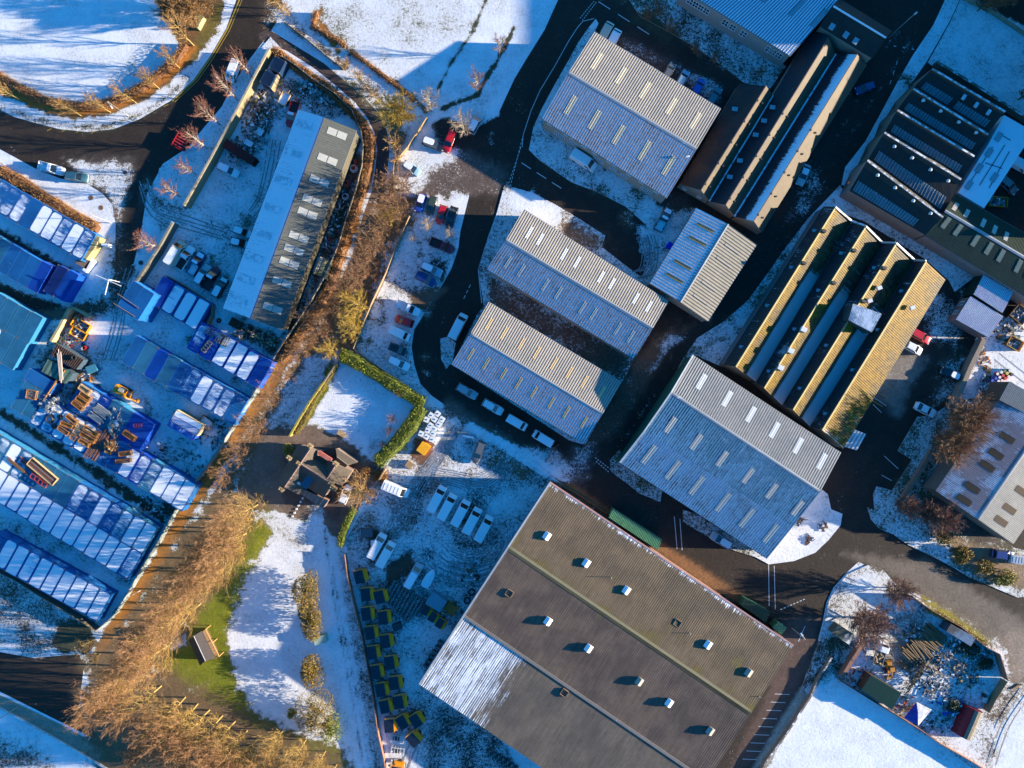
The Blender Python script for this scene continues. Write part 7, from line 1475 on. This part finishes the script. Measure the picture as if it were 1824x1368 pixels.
RD = pm('trestle_red', (.36, .05, .03), .6); trestle(62, 851, -32, RD, 'red steel trestle, left of the pair below the timber tray', CH); trestle(75, 861, -32, RD, 'red steel trestle, right of the pair below the timber tray', CH); trestle(245, 758, 0, RD, 'small red trestle on the bare royal blue roof', CH, 4, 1.5, .7)
# timber frames on the sunlit containers
def pallet(u, v, L, wd, rz, m, label, z=CH, n=6, tilt=0.):
    p = W(u, v, z+.2); o = thing('slatted_frame', label, 'pallet', (p.x, p.y, z), R(rz)); g = MB()
    for s_ in (-1, 1): g.bar((-L/2, s_*wd/2, .15), (L/2, s_*wd/2, .15), .16, .14)
    g.build('rail', m, o); gg = MB(); gg.bar((0, -wd/2, .24), (0, wd/2, .24), .14, .1); me_ = gg.mesh('slat', m)
    for k in range(n): link('slat', me_, o, (-L/2+L*k/(n-1), 0, 0))
pallet(396, 605, 2.4, 1.9, -30, PALW, 'brown slatted frame on the thick snow of the sunlit row'); pallet(368, 617, 2.5, .9, 52, TAN, 'grey-brown slatted bundle at the edge of the sunlit row', n=5); pallet(374, 592, 1.9, 1.2, -35, pm('frame_blue_shade', (.1, .13, .2), .8), 'dark slatted frame at the top of the sunlit row')
# steel rack and sheets near the bay
mono('bar_rack', 'dark slatted rack roof in the container yard, tyre lying on it', 'rack', [(102, 612), (150, 641), (136, 659), (92, 633)], 2.8, 2.7, roof_mat('slat_roof', (.10, .06, .045)), pm('rack_wall', (.10, .16, .22), .6), per=.45, amp=.16); mono('green_table', 'green sheeted store roof with long pale boards across it', 'store', [(86, 640), (131, 665), (117, 684), (74, 662)], 2.7, 2.6, roof_mat('green_tarp', (.11, .19, .14), (.14, .21, .17)), pm('rack_wall', (.10, .16, .22), .6), per=1.2, amp=.03)
bundle(106, 652, 5.6, 5, -86, .09, pm('board_pale', (.48, .38, .32), .8), 'long pale boards lying across the green store roof', 2.8, 'board_stack', 'boards', .8, 'board'); boxy('water_tank', 163, 657, 1.2, (2.0, 1.4), 20, pm('tank_teal', (.05, .22, .30), .5), 'teal tank lying on the snow near the digger', 'tank')
fence('bay_wall', [(133, 550), (118, 580), (101, 609)], 1.9, pm('bay_sandstone', (.40, .32, .17), .85, bump=.4), 'sandstone bay wall behind the yellow skips', th=.5, cat='wall'); fence('bay_wall', [(134, 549), (150, 556), (166, 566)], 1.5, pm('bay_sandstone', (.40, .32, .17), .85, bump=.4), 'short sandstone return wall above the yellow skips', th=.4, cat='wall')
mono('red_shed', 'rusty dark red ribbed shed roof on the verge side of the yard', 'shed', [(404, 247), (456, 281), (448, 293), (397, 262)], 2.3, 2.2, roof_mat('dark_red_sheet', (.13, .02, .02), (.10, .025, .02), snow=-.1), pm('shed_dark_red', (.1, .03, .02), .8), per=.35)
mono('crate_shelter', 'pale mossy-topped crate between workshop and beech hedge', 'shelter', [(571, 457), (592, 467), (582, 498), (559, 487)], 1.8, 1.7, roof_mat('crate_top', (.26, .24, .12), snow=.15), pm('crate_wall', (.2, .17, .1), .8), per=1.2, amp=.05)
# red and white coils of hose by the workshop
for i, (u, v, r_, m_) in enumerate(((627, 292, 1.1, pm('hose_red', (.55, .06, .03), .5)), (630, 300, .8, pm('hose_white', (.6, .6, .62), .5)), (620, 318, 1.0, pm('hose_dark', (.05, .05, .07), .5)), (616, 328, .8, pm('hose_red', (.55, .06, .03), .5)), (612, 340, .9, pm('hose_dark', (.05, .05, .07), .5)), (615, 350, .7, pm('hose_white', (.6, .6, .62), .5)))):
    p = W(u, v, .5); o = thing('hose_coil', 'coil of %s hose by the workshop wall, %s from the top' % (('red', 'white', 'dark', 'red', 'dark', 'white')[i], ORD[i]), 'hose coil', (p.x, p.y, 0)); g = MB()
    for k in range(4):
        q = r_*(1-.1*k); tx = random.uniform(-.15, .15)
        for j in range(14): a0, a1 = j*math.pi/7, (j+1)*math.pi/7; g.tube((q*math.cos(a0), q*math.sin(a0), .3+.18*k+tx*math.cos(a0)), (q*math.cos(a1), q*math.sin(a1), .3+.18*k+tx*math.cos(a1)), .07, .07, 5, caps=False)
    g.build('loop', m_, o)
# small flatbed trailer and covered boat
def flatbed(u, v, L, wd, rz, m, bed, label):
    p = W(u, v, .9); o = thing('flatbed_trailer', label, 'trailer', (p.x, p.y, 0), R(rz)); g = MB(); g.box((0, 0, .75), (L, wd, .1)); g.build('bed', bed, o); g = MB()
    for s_ in (-1, 1): g.bar((-L/2, s_*wd/2, .95), (L/2, s_*wd/2, .95), .07, .3); g.bar((s_*L/2, -wd/2, .95), (s_*L/2, wd/2, .95), .07, .3)
    g.bar((L/2, 0, .5), (L/2+.9, 0, .45), .1, .1); g.build('side_boards', m, o); wheels(o, L, wd+.3, .32, (-.12, .12)); return o
flatbed(506, 176, 2.6, 1.7, 62, TAN, SNL, 'snow-filled flatbed trailer with tan boards above the red pickup'); flatbed(463, 235, 1.3, 1.2, 60, PLW, SNL, 'small white trailer near the strip wall'); flatbed(443, 255, 1.6, 1.1, -30, PLW, SNL, 'white two-ringed trailer top by the rusty red shed')
o = thing('covered_boat', 'small snow-covered boat on a trailer beside the silver van', 'boat', W(764, 1030, .8)); o.location.z = 0; o.rotation_euler[2] = R(60); g = MB(); sec = [(-2, .8, 1.0), (-1, .95, 1.0), (.6, .9, 1.05), (1.5, .55, 1.1), (2.1, .08, 1.15)]; Vb, Fb = [], []
for x, hw, z in sec: Vb += [(x, -hw, z), (x, -hw*.5, .45), (x, hw*.5, .45), (x, hw, z)]
for i in range(4):
    for j in range(3): a = i*4+j; Fb.append((a, a+4, a+5, a+1))
Fb.append((0, 1, 2, 3)); g.add(Vb, Fb); g.add(Vb, [f[::-1] for f in Fb]); g.build('hull', PLW, o); g = MB(); vs = [p for x, hw, z in sec for p in ((x, -hw, z+.02), (x, 0, z+.25), (x, hw, z+.02))]; g.add(vs, [(a*3+j, a*3+j+3, a*3+j+4, a*3+j+1) for a in range(4) for j in range(2)]); g.build('cover', SNL, o); wheels(o, 4.2, 2.0, .3, (-.1,)); g = MB(); g.bar((1.6, 0, .4), (2.7, 0, .4), .12, .1); g.bar((-1.6, -.5, .4), (1.6, -.1, .4), .08, .08); g.bar((-1.6, .5, .4), (1.6, .1, .4), .08, .08); g.build('trailer_frame', BLK, o)
# cable drum trailers and black crates in tight rows
CR = pm('crate_black', (.035, .04, .045), .6, snow=.28)
def crate(u, v, rz, grp, label):
    if not hasattr(crate, 'p'):
        o = crate.p = link('tool_crate', None); g = MB(); g.box((0, 0, .4), (.62, .62, .7)); g.build('body', CR, o); g = MB(); g.box((0, 0, .78), (.36, .36, .1)); g.build('lid', pm('crate_lid', (.14, .19, .19), .5, snow=.3), o); g = MB(); g.bar((-.36, -.36, .8), (.36, -.36, .8), .05, .05); g.bar((-.36, .36, .8), (.36, .36, .8), .05, .05); g.build('handle', GALV, o)
    else: o = copy_tree(crate.p)
    p = W(u, v, .8); o.location = (p.x, p.y, 0); o.rotation_euler[2] = R(rz); tag(o, label, 'crate', grp)
for a in range(11):
    for b in range(8 if a < 9 else 5):
        u, v = 702+a*5.6+random.uniform(-.5, .5)-b*3.0, 1037+a*3.4+b*5.4+random.uniform(-.5, .5)
        if a < 4 and b > 6: continue
        if a > 6: v += 4
        crate(u, v, -32, 'black crates in tight rows', 'black lidded crate, %s down the %s slanting row beside the trailers' % (ORD[b], ORD[a]))
for i in range(6):
    for j in range(2): crate(757+i*5.2+j*5, 1186-i*8.4+j*3.5, 30, 'dark frames against the factory wall', 'dark crate, %s up the %s line against the factory wall' % (ORD[i], ('outer', 'inner')[j]))
for i in range(7):
    for j in range(2): crate(872+i*8, 1348+i*5-j*9, -33, 'blue-lit crates at the factory foot', 'crate, %s along the %s row below the factory corner' % (ORD[i], ('lower', 'upper')[j]))
boxy('dark_box_trailer', 707, 1117, 1.0, (1.7, 1.3), 18, pm('trailer_dark', (.04, .04, .05), .5, snow=.15), 'lone dark box trailer between trailers and black crates', 'trailer'); o = boxy('barrel_stack', 803, 1085, 1.1, (2.4, 1.7), -36, RUST, 'orange-brown slatted bin beside the grey cabin', 'bin')
for i, (u, v) in enumerate(((708, 1317), (708, 1339))):
    p = W(u, v, 1.0); o = thing('steel_frame', 'white steel cage frame, %s of the pair below the trailers' % ('upper', 'lower')[i], 'frame', (p.x, p.y, 0), R(-8)); g = MB()
    for z in (.1, 1.0):
        for s_ in (-1, 1): g.bar((-1.3, s_*.7, z), (1.3, s_*.7, z), .09, .09); g.bar((s_*1.3, -.7, z), (s_*1.3, .7, z), .09, .09)
    for x in (-1.3, -.6, 0, .6, 1.3): g.bar((x, -.7, 1), (x, .7, 1), .08, .08); g.bar((x, -.7, 0), (x, -.7, 1), .07, .07); g.bar((x, .7, 0), (x, .7, 1), .07, .07)
    g.build('cage', WFR, o); g = MB(); g.box((-.3, 0, .5), (1.2, .9, .5)); g.build('load', MIX[2], o)
for i, (u, v) in enumerate(((849, 1026), (841, 1052), (833, 1068), (338, 186), (484, 131))):
    pass
def tyre(u, v, r_, label, z=0., grp='loose tyres'):
    p = W(u, v, .3+z); o = thing('tyre', label, 'tyre', (p.x, p.y, z), 0, grp); g = MB()
    for k in range(14): a0, a1 = k*math.pi/7, (k+1)*math.pi/7; g.tube((r_*math.cos(a0), r_*math.sin(a0), .2), (r_*math.cos(a1), r_*math.sin(a1), .2), .17, .17, 6, caps=False)
    g.build('tread', TYRE, o)
tyre(849, 1028, .45, 'upper tyre against the factory wall'); tyre(840, 1055, .6, 'big tyre against the factory wall'); tyre(832, 1070, .6, 'lower big tyre against the factory wall'); tyre(546, 163, .5, 'tyre beside the curving yard fence'); tyre(389.5, 571, .35, 'pale ringed tyre below the workshop', 0); tyre(131, 637, .45, 'pale tyre on the slatted rack roof', 2.9); tyre(457, 210, .5, 'yellowish ring beside the strip wall'); tyre(1395, 690-250, .4, 'tyre in the lane verge')
# machines
def digger(u, v, rz, label, m=YEL, sc=1., name='excavator'):
    p = W(u, v, 1.2); o = thing(name, label, 'digger', (p.x, p.y, 0), R(rz)); o.scale = (sc,)*3
    for s_ in (-1, 1):
        g = MB(); g.box((0, s_*.85, .35), (2.9, .42, .62)); g.build('track', TRIM, o)
    g = MB(); g.box((-.35, 0, 1.1), (2.4, 1.9, .8), top=.93); g.box((-1.35, 0, 1.2), (.6, 1.8, .9)); g.build('body', m, o)
    g = MB(); g.box((.35, .5, 1.9), (1.3, .85, 1.1), top=.85); g.build('cab', CG, o); g = MB(); g.box((.35, .5, 2.48), (1.2, .8, .08)); g.build('cab_roof', pm('cab_roof_beige', (.45, .4, .28), .5), o)
    g = MB(); g.bar((.6, -.4, 1.3), (2.2, -.4, 2.9), .35, .45); g.build('boom', m, o); g = MB(); g.bar((2.2, -.4, 2.9), (3.5, -.4, 1.2), .28, .35); g.build('dipper', m, o)
    g = MB(); g.box((3.55, -.4, .75), (.75, .9, .75), top=.7); g.build('bucket', RUST, o); g = MB(); g.tube((1.0, -.4, 1.9), (1.9, -.4, 2.9), .08, .08, 6); g.tube((2.3, -.4, 3.1), (3.1, -.4, 2.1), .07, .07, 6); g.build('ram', GALV, o); g = MB(); g.box((1.75, 0, .4), (.15, 2.0, .5)); g.build('blade', m, o)
digger(217, 697, -28, 'yellow excavator with folded arm on the bare patch by the blue roofs', sc=.95)
def loader(u, v, rz, label, m, sc=1.):
    p = W(u, v, 1.2); o = thing('loader', label, 'loader', (p.x, p.y, 0), R(rz)); o.scale = (sc,)*3; g = MB(); g.box((-.6, 0, 1.05), (1.6, 1.0, .8), top=.9); g.box((.5, 0, .85), (1.0, .8, .5)); g.build('body', m, o)
    g = MB(); g.box((-.1, 0, 1.8), (.9, .95, .9), top=.85); g.build('cab', CG, o); g = MB(); g.box((-.1, 0, 2.28), (.85, .9, .07)); g.build('cab_roof', m, o); wheels(o, 3.2, 1.6, .5, (-.28, .22))
    g = MB(); [g.bar((.4, s_*.42, 1.2), (2.0, s_*.42, .7), .14, .2) for s_ in (-1, 1)]; g.build('arm', m, o); g = MB(); g.box((2.3, 0, .45), (.6, 1.7, .6), top=.8); g.build('bucket', PALW, o)
loader(1585, 1190, -82, 'orange loader beside the white tipper truck', pm('loader_orange', (.5, .20, .01), .5)); 
# white tipper in the wood yard
o = thing('tipper_truck', 'white tipper truck with a load of logs in the wood yard', 'truck', W(1568, 1163, 1.0)); o.location.z = 0; o.rotation_euler[2] = R(72); pw = paint('white', PC['white']); g = MB()
Vt, Ft = ring_body([(.45, .95, 1.9, 1.5), (.5, .98, 2.1, 1.6), (1.6, .98, 2.1, 1.6), (2.0, .96, 1.5, 1.2), (2.6, .9, 1.15, .9), (2.75, .75, .8, .6)]); g.add(Vt, Ft); g.build('cab', pw, o); g = MB(); g.quad((1.64, -.75, 2.09), (2.02, -.85, 1.5), (2.02, .85, 1.5), (1.64, .75, 2.09)); g.quad((1.64, .75, 2.12), (2.02, .85, 1.53), (2.02, -.85, 1.53), (1.64, -.75, 2.12)); g.build('windscreen', CG, o)
g = MB(); g.box((-1.1, 0, .8), (2.9, 1.9, .12)); [g.bar((-2.55, s_*.95, 1.1), (.35, s_*.95, 1.1), .08, .55) for s_ in (-1, 1)]; g.bar((-2.55, -.95, 1.1), (-2.55, .95, 1.1), .08, .55); g.bar((.35, -.95, 1.2), (.35, .95, 1.2), .08, .7); g.build('tipper_bed', GALV, o); wheels(o, 5.4, 2.0, .38, (-.3, .34))
g = MB(); rnd = random.Random(4)
for _ in range(40): x, y = rnd.uniform(-2.3, .1), rnd.uniform(-.8, .8); g.tube((x, y, 1.0+rnd.random()*.3), (x+rnd.uniform(-.4, .4), y+rnd.uniform(-.4, .4), 1.1+rnd.random()*.3), .13, .12, 7, rnd.randrange(2))
g.build('log_load', [PALW, TAN], o)
# big felled logs
LOGM = pm('log_bark', (.15, .095, .045), .9, var=.4, scale=2, snow=.22); 
def logs(u, v, n, L, rz, wd, label, seed): return bundle(u, v, L, n, rz, .19, LOGM, label, 0, 'log_pile', 'log pile', wd, 'log', seed)
logs(1655, 1140, 30, 4.6, -42, 5.4, 'upper pile of parallel felled logs in the wood yard', 1); logs(1628, 1160, 22, 4.2, -48, 4.2, 'lower pile of parallel felled logs in the wood yard', 2); logs(1612, 1186, 5, 2.6, -35, 1.6, 'short fallen logs beside the orange loader', 3)
o = thing('brush_wall', 'long dark bundled ridge of brush across the wood yard', 'brush wall', W(*TC(830, 700))); a = R(59); g = MB(); rnd = random.Random(8)
for _ in range(420):
    t_ = rnd.uniform(-3.9, 3.9); s_ = rnd.gauss(0, .42); z = max(.1, 1.5-abs(s_)*1.6)*rnd.uniform(.6, 1.05); x = t_*math.cos(a)-s_*math.sin(a); y = t_*math.sin(a)+s_*math.cos(a); g.bar((x, y, z), (x+rnd.uniform(-.5, .5), y+rnd.uniform(-.5, .5), z+rnd.uniform(-.1, .2)), .06, .07, rnd.randrange(3))
g.build('brushwood', [pm('brush_dark', (.035, .045, .03), .9), pm('brush_dark2', (.06, .06, .04), .9), MIX[2]], o); 
shrub(1690, 1252, 1.5, 1.6, 2.0, 'dark', 'stacked dark green conifer bundle in front of the red shelter', 1600, twigs=False); shrub(1720, 1150, 2.6, 2.0, 1.3, 'dark', 'dark evergreen brush heap beside the rusty container', 1600, twigs=False); shrub(1748, 1182, 2.4, 1.5, 1.3, 'dark', 'dark evergreen brush by the board fence end', 1400, twigs=False)
trestle(1653, 1236, -20, PALW, 'small timber frame left of the dark conifer bundle', 0, 3, 1.6, 1.4); trestle(1583, 1122, -50, BLK, 'dark metal frame beneath the reddish tree', 0, 3, 1.8, 1.2)
bundle(1649, 1229, 2.4, 3, 2, .1, PLW, 'pale boards on the snow in the wood yard', 0, 'board_stack', 'boards', .6, 'board'); bundle(459, 178, 3.0, 9, 65, .08, TAN, 'fan of pale timber poles by the strip wall', 0, 'pole_stack', 'poles', 1.4, 'pole'); bundle(492, 150, 3.4, 6, 62, .09, TAN, 'pale planks against the short tan wall', 0, 'plank_stack', 'planks', .9, 'plank'); bundle(446, 240, 4.0, 3, 62, .10, GALV, 'long pale channels beside the strip wall', 0, 'channel_stack', 'channels', .8, 'channel'); bundle(1812, 1225-1, 2, 2, 30, .1, TAN, 'two poles by the track', 0, 'pole_stack', 'poles', .4, 'pole')
o = thing('canoe', 'long white boat hull lying beside the compound scrap', 'boat', W(1814, 578, .5)); o.location.z = 0; o.rotation_euler[2] = R(-42); g = MB(); sec = [(-1.7, .05, .5), (-1, .4, .5), (0, .5, .45), (1, .4, .5), (1.7, .05, .5)]; Vb, Fb = [], []
for x, hw, z in sec: Vb += [(x, -hw, .1), (x, -hw*.6, z), (x, hw*.6, z), (x, hw, .1)]
for i in range(4):
    for j in range(3): a = i*4+j; Fb.append((a, a+4, a+5, a+1)); Fb.append((a+1, a+5, a+4, a))
g.add(Vb, Fb); g.build('hull', PLW, o); g = MB(); g.bar((-1.7, 0, .52), (1.7, 0, .52), .08, .06); g.build('keel', TAN, o)
boxy('metal_bin', 1763, 693, 1.1, (1.5, 1.1), 35, pm('bin_pale_grey', (.32, .36, .36), .5), 'pale grey square tank beside the unit loading door', 'tank'); boxy('skip_bin', 1815, 445-250, .01, (.1, .1), 0, MIX[0], 'x', 'x') if False else None
boxy('plinth_sign', 187, 436, 1.8, (1.3, .6), -8, PLW, 'white sign board on the grass at the fence corner', 'sign'); boxy('utility_box', 351, 36, 1.3, (1.6, 2.6), -28, pm('mossy_stone', (.30, .29, .15), .9), 'mossy square block among the russet trees', 'block'); boxy('porch_block', 148, 467, 1.0, (2.4, 1.8), -28, pm('crate_brown', (.18, .13, .1), .8), 'open brown crate below the last blue container', 'crate'); boxy('white_trough', 158, 473, 1.0, (.9, 2.9), -38, PLW, 'long white trough beside the container corner', 'trough')
for i, (u, v, r_) in enumerate(((162, 352, 0), (180, 370, 0), (207, 384, 0), (223, 307, 1), (251, 468, 2))):
    p = W(u, v); o = thing('manhole_cover', 'dark cover showing through the snow, %s along the road mouth' % ORD[i], 'manhole cover', (p.x, p.y, 0), 0, 'covers in the snow'); g = MB(); g.tube((0, 0, .0), (0, 0, .03), .42, .42, 14); g.build('lid', RUST2 if i < 3 else MIX[2], o); g = MB(); g.tube((0, 0, 0), (0, 0, .02), .55, .55, 14); g.build('rim', KERB, o)
# planted tubs on the lawn, garden bench, stepping lights
for i, (u, v) in enumerate(((1422, 927), (1464, 937), (1441, 962))): heap(u, v, .9, .9, .5, 40, [MIX[2], RUST2, SNBOX], 'dark round planting on the lawn, %s from the left' % ORD[i], name='planting')
o = boxy('garden_bench', 608, 773, .5, (1.7, .8), -28, TAN, 'timber bench at the corner of the square lawn', 'bench'); boxy('sign_board', 834, 778, 1.6, (2.2, .3), -10, pm('board_blue', (.05, .2, .42), .5), 'blue crate stack by the yard gate', 'crate')
fence('gate', [(800, 768), (833, 770)], 1.3, GALV, 'thin steel barrier across the yard entrance', th=.06, post=1.9, cat='gate'); fence('gate', [(972, 822), (984, 800), (996, 790)], 1.1, WOODR, 'short reddish gate beside the last small van', th=.07, post=1.5, cat='gate')
for i in range(7): boxy('paving_marker', 521+i*3.6, 920-i*6.5, .12, (.3, .3), 10*i, PLW, 'small white marker, %s from the lawn end of the line on the drive' % ORD[i], 'marker', group='white drive markers')
